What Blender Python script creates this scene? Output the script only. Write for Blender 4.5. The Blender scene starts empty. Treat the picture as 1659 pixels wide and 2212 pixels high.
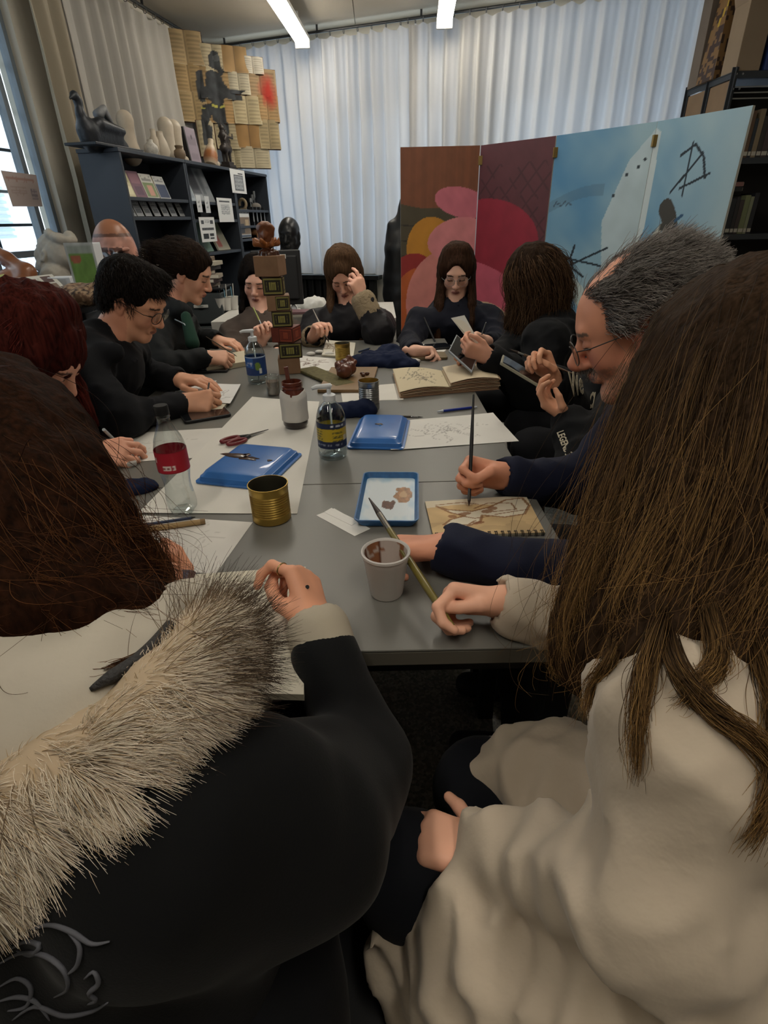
import bpy, bmesh, math, random
import numpy as np
from mathutils import Vector, Matrix
SC = bpy.context.scene
COL = SC.collection
rnd = random.Random(7)
RS = np.random.RandomState(11)
R = math.radians

# ---------------------------------------------------------------- camera
FPX, PITCH, ROLL, CAMZ = 1160.0, 28.5, -1.3, 1.30
_t, _r = R(PITCH), R(ROLL)
CF = np.array([0, math.cos(_t), -math.sin(_t)])
_U = np.array([0, math.sin(_t), math.cos(_t)])
_X = np.array([1.0, 0, 0])
CR = math.cos(_r) * _X + math.sin(_r) * _U
CU = -math.sin(_r) * _X + math.cos(_r) * _U
CC = np.array([0, 0, CAMZ])
cam = bpy.data.objects.new('camera', bpy.data.cameras.new('camera'))
COL.objects.link(cam)
cam.data.sensor_fit = 'VERTICAL'
cam.data.sensor_height = 24.0
cam.data.lens = FPX / 2212.0 * 24.0
cam.data.clip_start = 0.02
cam.matrix_world = Matrix(((CR[0], CU[0], -CF[0], CC[0]), (CR[1], CU[1], -CF[1], CC[1]), (CR[2], CU[2], -CF[2], CC[2]), (0, 0, 0, 1)))
SC.camera = cam

# ---------------------------------------------------------------- sky, exposure
world = bpy.data.worlds.new('overcast_sky')
SC.world = world
world.use_nodes = True
bg = world.node_tree.nodes['Background']
bg.inputs[0].default_value = (0.86, 0.93, 1.0, 1)
bg.inputs[1].default_value = 4.0
SC.view_settings.view_transform = 'Standard'
SC.view_settings.look = 'None'
SC.view_settings.gamma = 1.0
SC.view_settings.use_curve_mapping = False
SC.view_settings.exposure = 0.0

# ---------------------------------------------------------------- measuring
def ray(px, py):
    return CR * ((px - 829.5) / FPX) + CF + CU * ((1106.0 - py) / FPX)
def P(px, py, d):                       # point d metres deep on the line of sight
    return CC + ray(px, py) * d
def at_z(px, py, z):
    r = ray(px, py)
    return CC + r * ((z - CC[2]) / r[2])
def at_y(px, py, y):
    r = ray(px, py)
    return CC + r * (y / r[1])
TZ = 0.74                               # table top
def on_table(px, py, dz=0.0):
    return at_z(px, py, TZ + dz)

# ---------------------------------------------------------------- colour and materials
def lin(c):
    if isinstance(c, str):
        c = [int(c[i:i + 2], 16) / 255.0 for i in (0, 2, 4)]
    return tuple(((x / 12.92) if x <= 0.04045 else ((x + 0.055) / 1.055) ** 2.4) for x in c[:3])
def linv(a):
    a = np.clip(a, 0, 1)
    return np.where(a <= 0.04045, a / 12.92, ((a + 0.055) / 1.055) ** 2.4)
MATS = {}
def mat(name, col='808080', rough=0.6, metal=0.0, var=0.0, vscale=8.0, bump=0.0, bscale=60.0, bdist=0.004, spec=0.5,
        attr=False, trans=0.0, ior=1.45, emit=None, estr=0.0, coat=0.0, stretch=None, sheen=0.0, sss=0.0, alpha=1.0):
    if name in MATS:
        return MATS[name]
    m = bpy.data.materials.new(name)
    MATS[name] = m
    m.use_nodes = True
    nt = m.node_tree
    b = nt.nodes['Principled BSDF']
    b.inputs['Base Color'].default_value = (*lin(col), 1)
    b.inputs['Roughness'].default_value = rough
    b.inputs['Metallic'].default_value = metal
    b.inputs['Specular IOR Level'].default_value = spec
    b.inputs['IOR'].default_value = ior
    b.inputs['Transmission Weight'].default_value = trans
    b.inputs['Coat Weight'].default_value = coat
    b.inputs['Sheen Weight'].default_value = sheen
    b.inputs['Alpha'].default_value = alpha
    if sss:
        b.inputs['Subsurface Weight'].default_value = sss
        b.inputs['Subsurface Radius'].default_value = (0.012, 0.005, 0.003)
        b.inputs['Subsurface Scale'].default_value = 0.6
    if emit:
        b.inputs['Emission Color'].default_value = (*lin(emit), 1)
        b.inputs['Emission Strength'].default_value = estr
    src = None
    if attr:
        a = nt.nodes.new('ShaderNodeAttribute')
        a.attribute_name = 'Col'
        src = a.outputs['Color']
        nt.links.new(src, b.inputs['Base Color'])
    vec = None
    if var or bump:
        tc = nt.nodes.new('ShaderNodeTexCoord')
        mp = nt.nodes.new('ShaderNodeMapping')
        if stretch:
            mp.inputs['Scale'].default_value = stretch
        nt.links.new(tc.outputs['Object'], mp.inputs['Vector'])
        vec = mp.outputs['Vector']
    if var:
        n = nt.nodes.new('ShaderNodeTexNoise')
        n.inputs['Scale'].default_value = vscale
        n.inputs['Detail'].default_value = 5
        nt.links.new(vec, n.inputs['Vector'])
        mr = nt.nodes.new('ShaderNodeMapRange')
        mr.inputs['From Min'].default_value = 0.25
        mr.inputs['From Max'].default_value = 0.75
        mr.inputs['To Min'].default_value = 1 - var
        mr.inputs['To Max'].default_value = 1 + var
        nt.links.new(n.outputs['Fac'], mr.inputs['Value'])
        mx = nt.nodes.new('ShaderNodeVectorMath')
        mx.operation = 'SCALE'
        if src is not None:
            nt.links.new(src, mx.inputs[0])
        else:
            mx.inputs[0].default_value = lin(col)
        nt.links.new(mr.outputs[0], mx.inputs['Scale'])
        nt.links.new(mx.outputs[0], b.inputs['Base Color'])
    if bump:
        n2 = nt.nodes.new('ShaderNodeTexNoise')
        n2.inputs['Scale'].default_value = bscale
        n2.inputs['Detail'].default_value = 4
        nt.links.new(vec, n2.inputs['Vector'])
        bp = nt.nodes.new('ShaderNodeBump')
        bp.inputs['Strength'].default_value = bump
        bp.inputs['Distance'].default_value = bdist
        nt.links.new(n2.outputs['Fac'], bp.inputs['Height'])
        nt.links.new(bp.outputs[0], b.inputs['Normal'])
    return m
def vmat(name='painted', rough=0.6, **k):
    return mat('vc_' + name, rough=rough, attr=True, **k)
def glass(name='clear_plastic', col='f4f8f8', rough=0.03, ior=1.3):
    return mat(name, col, rough, trans=1.0, ior=ior)

# ---------------------------------------------------------------- objects
OFF = {}                                # world position of an object's local origin
def tag(o, label=None, cat=None, group=None, kind=None):
    if label: o['label'] = label
    if cat: o['category'] = cat
    if group: o['group'] = group
    if kind: o['kind'] = kind
    return o
def thing(name, label, cat, loc=(0, 0, 0), rz=0.0, group=None, rot=None):
    o = bpy.data.objects.new(name, None)
    COL.objects.link(o)
    o.empty_display_size = 0.05
    o.location = [float(v) for v in loc]
    o.rotation_euler = rot if rot is not None else (0, 0, rz)
    OFF[o.name] = np.array(loc, float)
    return tag(o, label, cat, group)
class MB:
    """collects faces; build() links them as one mesh object"""
    def __init__(s):
        s.v = []; s.f = []; s.c = None
    def add(s, vs, fs):
        n = len(s.v)
        s.v.extend([tuple(map(float, p)) for p in vs])
        s.f.extend([tuple(i + n for i in f) for f in fs])
        return s
    def box(s, lo, hi, M=None):
        x0, y0, z0 = lo; x1, y1, z1 = hi
        vs = [(x0, y0, z0), (x1, y0, z0), (x1, y1, z0), (x0, y1, z0), (x0, y0, z1), (x1, y0, z1), (x1, y1, z1), (x0, y1, z1)]
        if M is not None:
            vs = [tuple(M @ Vector(p)) for p in vs]
        return s.add(vs, [(0, 3, 2, 1), (4, 5, 6, 7), (0, 1, 5, 4), (1, 2, 6, 5), (2, 3, 7, 6), (3, 0, 4, 7)])
    def prism(s, poly, z0, z1, M=None):
        n = len(poly)
        vs = [(p[0], p[1], z0) for p in poly] + [(p[0], p[1], z1) for p in poly]
        if M is not None:
            vs = [tuple(M @ Vector(p)) for p in vs]
        fs = [tuple(range(n - 1, -1, -1)), tuple(range(n, 2 * n))]
        fs += [(i, (i + 1) % n, n + (i + 1) % n, n + i) for i in range(n)]
        return s.add(vs, fs)
    def lathe(s, prof, n=24, M=None, cap0=True, cap1=True):
        vs = []; fs = []
        for r, z in prof:
            for i in range(n):
                a = 2 * math.pi * i / n
                vs.append((r * math.cos(a), r * math.sin(a), z))
        for j in range(len(prof) - 1):
            for i in range(n):
                k = (i + 1) % n
                fs.append((j * n + i, j * n + k, (j + 1) * n + k, (j + 1) * n + i))
        if cap0: fs.append(tuple(range(n - 1, -1, -1)))
        if cap1: fs.append(tuple((len(prof) - 1) * n + i for i in range(n)))
        if M is not None:
            vs = [tuple(M @ Vector(p)) for p in vs]
        return s.add(vs, fs)
    def tube(s, path, rad, n=8, cap=True, closed=False):
        path = [np.array(p, float) for p in path]
        m = len(path)
        rads = rad if hasattr(rad, '__len__') else [rad] * m
        vs = []; fs = []
        up = None
        for i, p in enumerate(path):
            a = path[(i - 1) % m] if (closed or i > 0) else p
            b = path[(i + 1) % m] if (closed or i < m - 1) else p
            t = b - a
            t = t / (np.linalg.norm(t) + 1e-12)
            if up is None:
                up = np.array([0, 0, 1.0]) if abs(t[2]) < 0.9 else np.array([1.0, 0, 0])
            x = np.cross(up, t); x /= np.linalg.norm(x) + 1e-12
            up = np.cross(t, x)
            for k in range(n):
                an = 2 * math.pi * k / n
                vs.append(p + rads[i] * (math.cos(an) * x + math.sin(an) * up))
        for i in range(m if closed else m - 1):
            j = (i + 1) % m
            for k in range(n):
                l = (k + 1) % n
                fs.append((i * n + k, i * n + l, j * n + l, j * n + k))
        if cap and not closed:
            fs.append(tuple(range(n - 1, -1, -1))); fs.append(tuple((m - 1) * n + k for k in range(n)))
        return s.add(vs, fs)
    def grid(s, fn, nu, nv):
        vs = [fn(i / nu, j / nv) for j in range(nv + 1) for i in range(nu + 1)]
        w = nu + 1
        return s.add(vs, [(j * w + i, j * w + i + 1, (j + 1) * w + i + 1, (j + 1) * w + i) for j in range(nv) for i in range(nu)])
    def ball(s, c, r, nu=16, nv=10, M=None):
        if not hasattr(r, '__len__'): r = (r, r, r)
        vs = []; fs = []
        for j in range(nv + 1):
            th = math.pi * j / nv
            for i in range(nu):
                a = 2 * math.pi * i / nu
                p = Vector((r[0] * math.sin(th) * math.cos(a), r[1] * math.sin(th) * math.sin(a), r[2] * math.cos(th)))
                if M is not None: p = M @ p
                vs.append((c[0] + p[0], c[1] + p[1], c[2] + p[2]))
        for j in range(nv):
            for i in range(nu):
                k = (i + 1) % nu
                fs.append((j * nu + i, (j + 1) * nu + i, (j + 1) * nu + k, j * nu + k))
        return s.add(vs, fs)
    def build(s, name, m, parent=None, world=False, smooth=False, bevel=0.0, seg=2, solid=0.0, cols=None, label=None):
        me = bpy.data.meshes.new(name)
        me.from_pydata(s.v, [], s.f)
        return link(name, me, m, parent, world, smooth, bevel, seg, solid, cols, label)
def link(name, me, m, parent=None, world=False, smooth=False, bevel=0.0, seg=2, solid=0.0, cols=None, label=None):
    me.update()
    if m is not None:
        me.materials.append(m)
    if smooth:
        me.polygons.foreach_set('use_smooth', np.ones(len(me.polygons), bool))
        if smooth != 'all' and smooth is not True:
            me.set_sharp_from_angle(angle=R(float(smooth)))
    if cols is not None:
        ca = me.color_attributes.new('Col', 'FLOAT_COLOR', 'POINT')
        a = np.ones((len(me.vertices), 4), np.float32)
        a[:, :3] = linv(np.asarray(cols, float))
        ca.data.foreach_set('color', a.ravel())
    o = bpy.data.objects.new(name, me)
    COL.objects.link(o)
    OFF[o.name] = np.zeros(3)
    if parent is not None:
        o.parent = parent
        if world:
            o.location = [float(-v) for v in OFF[parent.name]]
    if solid:
        md = o.modifiers.new('solid', 'SOLIDIFY'); md.thickness = solid; md.offset = 0
    if bevel:
        md = o.modifiers.new('bevel', 'BEVEL'); md.width = bevel; md.segments = seg; md.limit_method = 'ANGLE'; md.angle_limit = R(40)
    if label: o['label'] = label
    return o
def copy_tree(o, parent=None):
    c = o.copy(); COL.objects.link(c)
    if parent is not None: c.parent = parent
    for ch in list(o.children): copy_tree(ch, c)
    return c
def frame(origin, x, y):
    """matrix with the given x axis and approximate y axis"""
    x = Vector(x).normalized(); y = Vector(y); z = x.cross(y).normalized(); y = z.cross(x)
    return Matrix(((x[0], y[0], z[0], origin[0]), (x[1], y[1], z[1], origin[1]), (x[2], y[2], z[2], origin[2]), (0, 0, 0, 1)))
def text(s, parent, size, M, m, name='lettering', ext=0.0002, align='CENTER', bold=0.0):
    c = bpy.data.curves.new(name, 'FONT')
    c.body = s; c.size = size; c.extrude = ext; c.align_x = align; c.align_y = 'CENTER'; c.offset = bold
    c.resolution_u = 2
    c.materials.append(m)
    o = bpy.data.objects.new(name, c); COL.objects.link(o)
    o.parent = parent
    o.matrix_local = M
    return o
def paint(name, nx, ny, w, h, fn, m, parent=None, M=None, world=False, thick=0.0, label=None):
    """a flat board or sheet w x h (local x,y, top at y=h) whose print comes from fn(u, v) -> rgb"""
    u, v = np.meshgrid(np.linspace(0, 1, nx + 1), np.linspace(0, 1, ny + 1))
    u = u.ravel(); v = v.ravel()
    c = fn(u, v)
    vs = np.stack([u * w, v * h, np.zeros_like(u)], 1)
    W = nx + 1
    i, j = np.meshgrid(np.arange(nx), np.arange(ny)); i = i.ravel(); j = j.ravel()
    f = np.stack([j * W + i, j * W + i + 1, (j + 1) * W + i + 1, (j + 1) * W + i], 1)
    fs = [tuple(q) for q in f.tolist()]
    vs = vs.tolist()
    if thick:
        n = len(vs)
        rim = list(range(0, W)) + [k * W + W - 1 for k in range(1, ny + 1)] + list(range(ny * W + W - 2, ny * W - 1, -1)) + [k * W for k in range(ny - 1, 0, -1)]
        base = len(vs)
        vs += [(vs[k][0], vs[k][1], -thick) for k in rim]
        nr = len(rim)
        fs += [(rim[k], base + k, base + (k + 1) % nr, rim[(k + 1) % nr]) for k in range(nr)]
        fs.append(tuple(base + nr - 1 - k for k in range(nr)))
        c = np.vstack([c, c[rim]])
    if M is not None:
        vs = [tuple(M @ Vector(p)) for p in vs]
    me = bpy.data.meshes.new(name)
    me.from_pydata([tuple(p) for p in vs], [], fs)
    return link(name, me, m, parent, world, cols=c, label=label)
# painting helpers on arrays u,v
def base(u, col):
    return np.tile(np.array([int(col[i:i + 2], 16) / 255.0 for i in (0, 2, 4)]), (len(u), 1))
def rgb(col):
    return np.array([int(col[i:i + 2], 16) / 255.0 for i in (0, 2, 4)])
def inpoly(u, v, poly):
    ins = np.zeros(len(u), bool)
    n = len(poly)
    for i in range(n):
        x0, y0 = poly[i]; x1, y1 = poly[(i + 1) % n]
        if y0 == y1: continue
        c = ((y0 > v) != (y1 > v)) & (u < (x1 - x0) * (v - y0) / (y1 - y0) + x0)
        ins ^= c
    return ins
def segd(u, v, a, b, ax=1.0):
    px, py = (u - a[0]) * ax, v - a[1]
    dx, dy = (b[0] - a[0]) * ax, b[1] - a[1]
    t = np.clip((px * dx + py * dy) / (dx * dx + dy * dy + 1e-12), 0, 1)
    return np.hypot(px - t * dx, py - t * dy)
def stroke(c, u, v, pts, w, col, ax=1.0, alpha=1.0):
    d = np.full(len(u), 9.0)
    for a, b in zip(pts[:-1], pts[1:]):
        d = np.minimum(d, segd(u, v, a, b, ax))
    m = d < w
    c[m] = c[m] * (1 - alpha) + rgb(col) * alpha
def ellm(u, v, cx, cy, rx, ry, ang=0.0):
    a = R(ang); x = (u - cx); y = (v - cy)
    X = x * math.cos(a) + y * math.sin(a); Y = -x * math.sin(a) + y * math.cos(a)
    return (X / rx) ** 2 + (Y / ry) ** 2 < 1
def wn(x, y, z=0.0, s=1.0, seed=0.0):
    """cheap smooth noise about -1..1"""
    x = x * s + seed * 1.7; y = y * s - seed * 2.3; z = z * s + seed * 0.9
    a = np.sin(1.7 * x + 2.1 * np.sin(0.9 * y + seed) + 0.5 * z) + np.sin(2.3 * y + 1.7 * np.sin(1.1 * z + 0.7 * x) + seed) + np.sin(1.9 * z + 1.9 * np.sin(1.3 * x - 0.4 * y))
    b = np.sin(4.1 * x + 1.3 * y - 2.2 * z + 2 * np.sin(2.1 * y)) + np.sin(3.7 * z - 2.9 * x + 1.2 * np.sin(3.3 * y + x))
    return a / 3 * 0.7 + b / 2 * 0.3
def smoothpath(pts, n):
    pts = np.array(pts, float)
    m = len(pts)
    t = np.linspace(0, m - 1, n)
    i = np.clip(t.astype(int), 0, m - 2)
    f = (t - i)[:, None]
    p0 = pts[np.clip(i - 1, 0, m - 1)]; p1 = pts[i]; p2 = pts[i + 1]; p3 = pts[np.clip(i + 2, 0, m - 1)]
    return 0.5 * (2 * p1 + (p2 - p0) * f + (2 * p0 - 5 * p1 + 4 * p2 - p3) * f ** 2 + (3 * p1 - p0 - 3 * p2 + p3) * f ** 3)

# ---------------------------------------------------------------- solid blends (distance fields -> one continuous mesh)
def axis(lo, hi, h, fine=()):
    """grid lines from lo to hi, step h, finer where fine=[(a,b,hf)] asks"""
    out = [lo]
    while out[-1] < hi:
        x = out[-1]
        st = h
        for a, b, hf in fine:
            if a - 2 * h < x < b:
                st = min(st, hf if x >= a else max(hf, (h + hf) / 2))
        out.append(x + st)
    return np.array(out)
class Field:
    def __init__(s, lo, hi, h, fine=()):
        ax = [axis(lo[i], hi[i], h, [(f[0][i], f[1][i], f[2]) for f in fine]) for i in range(3)]
        s.ax = ax
        s.f = np.full([len(a) for a in ax], 0.5, np.float32)
    def _sl(s, lo, hi):
        sl = tuple(slice(max(0, np.searchsorted(s.ax[i], lo[i]) - 1), np.searchsorted(s.ax[i], hi[i]) + 1) for i in range(3))
        g = [s.ax[i][sl[i]] for i in range(3)]
        return sl, g[0][:, None, None], g[1][None, :, None], g[2][None, None, :]
    def put(s, fn, lo, hi, k=0.01, sub=False):
        m = k + 0.03
        sl, X, Y, Z = s._sl([v - m for v in lo], [v + m for v in hi])
        a = s.f[sl]
        if a.size == 0: return
        d = fn(X, Y, Z).astype(np.float32)
        if sub:
            d = -d
            h = np.clip(0.5 - 0.5 * (d - a) / k, 0, 1) if k > 0 else None
            h = np.clip(0.5 + 0.5 * (d - a) / k, 0, 1)
            s.f[sl] = a * (1 - h) + d * h + k * h * (1 - h)
        else:
            h = np.clip(0.5 + 0.5 * (d - a) / k, 0, 1)
            s.f[sl] = d * (1 - h) + a * h - k * h * (1 - h)
    def cone(s, a, b, ra, rb=None, k=0.01, flat=None, sub=False):
        """tapered capsule; flat=(direction, factor>1) squashes it along a direction"""
        rb = ra if rb is None else rb
        a = np.array(a, float); b = np.array(b, float)
        rm = max(ra, rb)
        lo = np.minimum(a, b) - rm; hi = np.maximum(a, b) + rm
        d = b - a; L2 = d @ d + 1e-12
        if flat is not None:
            n = np.array(flat[0], float); n /= np.linalg.norm(n); fc = flat[1] - 1
            d2 = d + fc * (d @ n) * n; L22 = d2 @ d2 + 1e-12
        def fn(X, Y, Z):
            x, y, z = X - a[0], Y - a[1], Z - a[2]
            if flat is not None:
                q = fc * (x * n[0] + y * n[1] + z * n[2])
                x, y, z = x + q * n[0], y + q * n[1], z + q * n[2]
                t = np.clip((x * d2[0] + y * d2[1] + z * d2[2]) / L22, 0, 1)
                return (np.sqrt((x - t * d2[0]) ** 2 + (y - t * d2[1]) ** 2 + (z - t * d2[2]) ** 2) - (ra + (rb - ra) * t)) * (0.75)
            t = np.clip((x * d[0] + y * d[1] + z * d[2]) / L2, 0, 1)
            return np.sqrt((x - t * d[0]) ** 2 + (y - t * d[1]) ** 2 + (z - t * d[2]) ** 2) - (ra + (rb - ra) * t)
        s.put(fn, lo, hi, k, sub)
    def ell(s, c, r, A=None, k=0.01, sub=False):
        """ellipsoid with half axes r along the rows of A"""
        c = np.array(c, float); A = np.eye(3) if A is None else np.array(A, float)
        if not hasattr(r, '__len__'): r = (r, r, r)
        rm = max(r)
        def fn(X, Y, Z):
            x, y, z = X - c[0], Y - c[1], Z - c[2]
            q = [(x * A[i][0] + y * A[i][1] + z * A[i][2]) / r[i] for i in range(3)]
            k0 = np.sqrt(q[0] ** 2 + q[1] ** 2 + q[2] ** 2) + 1e-6
            k1 = np.sqrt((q[0] / r[0]) ** 2 + (q[1] / r[1]) ** 2 + (q[2] / r[2]) ** 2) + 1e-6
            return k0 * (k0 - 1) / k1
        s.put(fn, c - rm, c + rm, k, sub)
    def warp(s, fn):
        """add fn(x,y,z) (folds, noise) to the field near the surface"""
        X, Y, Z = s.ax[0][:, None, None], s.ax[1][None, :, None], s.ax[2][None, None, :]
        idx = np.nonzero(np.abs(s.f) < 0.06)
        x = s.ax[0][idx[0]]; y = s.ax[1][idx[1]]; z = s.ax[2][idx[2]]
        s.f[idx] += fn(x, y, z).astype(np.float32)
    def mesh(s, smooth=0):
        f = s.f
        n = np.array(f.shape)
        S = f < 0
        c = S[:-1, :-1, :-1].astype(np.int8)
        tot = np.zeros(n - 1, np.int8)
        for dx in (0, 1):
            for dy in (0, 1):
                for dz in (0, 1):
                    tot += S[dx:n[0] - 1 + dx, dy:n[1] - 1 + dy, dz:n[2] - 1 + dz]
        act = (tot > 0) & (tot < 8)
        I = np.argwhere(act)
        ids = np.full(n - 1, -1, np.int32)
        ids[act] = np.arange(len(I))
        ax = s.ax
        cx = [np.stack([ax[k][I[:, k]], ax[k][I[:, k] + 1]], 1) for k in range(3)]
        acc = np.zeros((len(I), 3)); cnt = np.zeros(len(I))
        cor = {}
        for dx in (0, 1):
            for dy in (0, 1):
                for dz in (0, 1):
                    cor[dx, dy, dz] = f[I[:, 0] + dx, I[:, 1] + dy, I[:, 2] + dz]
        for a in range(3):
            o1, o2 = [k for k in range(3) if k != a]
            for p in (0, 1):
                for q in (0, 1):
                    k0 = [0, 0, 0]; k1 = [0, 0, 0]
                    k0[o1] = k1[o1] = p; k0[o2] = k1[o2] = q; k1[a] = 1
                    v0 = cor[tuple(k0)]; v1 = cor[tuple(k1)]
                    m = (v0 < 0) != (v1 < 0)
                    t = np.where(m, v0 / np.where(m, v0 - v1, 1), 0)
                    acc[:, a] += np.where(m, cx[a][:, 0] + t * (cx[a][:, 1] - cx[a][:, 0]), 0)
                    acc[:, o1] += np.where(m, cx[o1][:, p], 0)
                    acc[:, o2] += np.where(m, cx[o2][:, q], 0)
                    cnt += m
        V = acc / np.maximum(cnt, 1)[:, None]
        Q = []
        for a in range(3):
            o1, o2 = (a + 1) % 3, (a + 2) % 3
            s0 = [slice(None)] * 3; s1 = [slice(None)] * 3
            s0[a] = slice(0, n[a] - 1); s1[a] = slice(1, n[a])
            for o in (o1, o2):
                s0[o] = s1[o] = slice(1, n[o] - 1)
            A0 = S[tuple(s0)]; A1 = S[tuple(s1)]
            E = np.argwhere(A0 != A1)
            if not len(E): continue
            fl = A0[E[:, 0], E[:, 1], E[:, 2]]
            E = E.copy(); E[:, o1] += 1; E[:, o2] += 1
            def cid(d1, d2):
                G = E.copy(); G[:, o1] += d1; G[:, o2] += d2
                return ids[G[:, 0], G[:, 1], G[:, 2]]
            q = np.stack([cid(-1, -1), cid(0, -1), cid(0, 0), cid(-1, 0)], 1)
            q[~fl] = q[~fl][:, ::-1]
            Q.append(q)
        Q = np.concatenate(Q)
        Q = Q[(Q >= 0).all(1)]
        for _ in range(smooth):
            A = np.zeros_like(V); w = np.zeros(len(V))
            for i in range(4):
                j = (i + 1) % 4
                np.add.at(A, Q[:, i], V[Q[:, j]]); np.add.at(w, Q[:, i], 1)
                np.add.at(A, Q[:, j], V[Q[:, i]]); np.add.at(w, Q[:, j], 1)
            V = 0.5 * V + 0.5 * A / np.maximum(w, 1)[:, None]
        return V, Q
def mesh_obj(name, V, Q, m, parent=None, world=True, cols=None, label=None):
    me = bpy.data.meshes.new(name)
    me.vertices.add(len(V)); me.vertices.foreach_set('co', np.asarray(V, np.float32).ravel())
    me.loops.add(Q.size); me.loops.foreach_set('vertex_index', Q.ravel().astype(np.int32))
    me.polygons.add(len(Q)); me.polygons.foreach_set('loop_start', np.arange(0, Q.size, 4, dtype=np.int32))
    me.update(calc_edges=True)
    me.validate()
    return link(name, me, m, parent, world, smooth=True, cols=cols, label=label)
# ---------------------------------------------------------------- strands (hair, fur)
def strands(name, pts, root, tip, m, parent=None, label=None):
    """pts (n, k, 3) world points -> one curves object"""
    n, k, _ = pts.shape
    h = bpy.data.hair_curves.new(name)
    h.add_curves([k] * n)
    h.attributes['position'].data.foreach_set('vector', np.ascontiguousarray(pts, np.float32).ravel())
    ra = h.attributes.get('radius') or h.attributes.new('radius', 'FLOAT', 'POINT')
    t = np.linspace(0, 1, k)
    rr = np.tile(root + (tip - root) * t ** 1.5, (n, 1)).astype(np.float32)
    ra.data.foreach_set('value', rr.ravel())
    h.materials.append(m)
    o = bpy.data.objects.new(name, h); COL.objects.link(o)
    OFF[o.name] = np.zeros(3)
    if parent is not None:
        o.parent = parent
        o.location = [float(-v) for v in OFF[parent.name]]
    if label: o['label'] = label
    return o
def hair_mat(name, cols, rough=0.42, pos=None, spec=0.10):
    if name in MATS: return MATS[name]
    m = bpy.data.materials.new(name); MATS[name] = m
    m.use_nodes = True
    nt = m.node_tree
    b = nt.nodes['Principled BSDF']
    b.inputs['Roughness'].default_value = rough
    b.inputs['Specular IOR Level'].default_value = spec
    hi = nt.nodes.new('ShaderNodeHairInfo')
    cr = nt.nodes.new('ShaderNodeValToRGB')
    el = cr.color_ramp.elements
    while len(el) < len(cols): el.new(0.5)
    for i, c in enumerate(cols):
        el[i].position = (i / (len(cols) - 1)) if pos is None else pos[i]
        el[i].color = (*lin(c), 1)
    nt.links.new(hi.outputs['Random'], cr.inputs[0])
    nt.links.new(cr.outputs[0], b.inputs['Base Color'])
    return m
def lookat(o, target):
    d = Vector(target) - o.location
    o.rotation_euler = d.to_track_quat('-Z', 'Y').to_euler()
# ================================================================ the room
HC = 2.76
def cl_x(y): return -1.74 + 0.18 * (y - 4.93)      # left curtain plane
def cb_y(x): return 6.04 - 0.367 * (x + 0.747)     # back curtain plane
def struct(o, label=None):
    o['kind'] = 'structure'
    if label: o['label'] = label
    return o
M_wall = mat('plaster_wall', 'b9b4a8', 0.85, var=0.06, vscale=3, bump=0.15, bscale=40)
M_ceil = mat('ceiling_paint', 'a39b8c', 0.8, var=0.10, vscale=1.2, bump=0.1, bscale=25)
M_floor = None
def floor_mat():
    m = bpy.data.materials.new('terrazzo'); m.use_nodes = True
    nt = m.node_tree; b = nt.nodes['Principled BSDF']; b.inputs['Roughness'].default_value = 0.45
    tc = nt.nodes.new('ShaderNodeTexCoord')
    v = nt.nodes.new('ShaderNodeTexVoronoi'); v.inputs['Scale'].default_value = 130
    n = nt.nodes.new('ShaderNodeTexNoise'); n.inputs['Scale'].default_value = 5
    nt.links.new(tc.outputs['Object'], v.inputs['Vector']); nt.links.new(tc.outputs['Object'], n.inputs['Vector'])
    cr = nt.nodes.new('ShaderNodeValToRGB')
    e = cr.color_ramp.elements
    e[0].color = (*lin('55534d'), 1); e[1].color = (*lin('a29d92'), 1); e.new(0.55).color = (*lin('7c7971'), 1)
    sp = nt.nodes.new('ShaderNodeSeparateColor'); nt.links.new(v.outputs['Color'], sp.inputs[0])
    mx = nt.nodes.new('ShaderNodeMath'); mx.operation = 'MULTIPLY_ADD'; mx.inputs[1].default_value = 0.8
    mm = nt.nodes.new('ShaderNodeMath'); mm.operation = 'MULTIPLY'; mm.inputs[1].default_value = 0.25
    nt.links.new(n.outputs['Fac'], mm.inputs[0])
    nt.links.new(sp.outputs[0], mx.inputs[0]); nt.links.new(mm.outputs[0], mx.inputs[2])
    nt.links.new(mx.outputs[0], cr.inputs[0]); nt.links.new(cr.outputs[0], b.inputs['Base Color'])
    return m
wl = lambda y: cl_x(y) - 0.14
wb = lambda x: cb_y(x) + 0.16
XR, YR = 3.15, -2.6
corner = (-1.66, wb(-1.66))
floor_poly = [(wl(YR) - .2, YR - .2), (XR + .2, YR - .2), (XR + .2, wb(XR) + .2), (corner[0] - .2, corner[1] + .3)]
o = MB().prism(floor_poly, -0.08, 0.0).build('floor', floor_mat()); struct(o, 'grey speckled terrazzo floor')
ceil = MB().prism(floor_poly, HC + 0.012, HC + 0.1).build('ceiling', M_ceil); struct(ceil, 'low greyish beige ceiling with panel joints')
jx = at_z(765, 30, HC)[0]
xs = [-3.6, -1.9, jx, jx + 1.25, jx + 2.5, 3.4]
ys = [YR - .2, -0.1, 2.4, 4.9, 7.4]
for i in range(len(xs) - 1):
    for j in range(len(ys) - 1):
        MB().box((xs[i] + .003, ys[j] + .003, HC), (xs[i + 1] - .003, ys[j + 1] - .003, HC + .012)).build('ceiling_panel', M_ceil, ceil)
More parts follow.
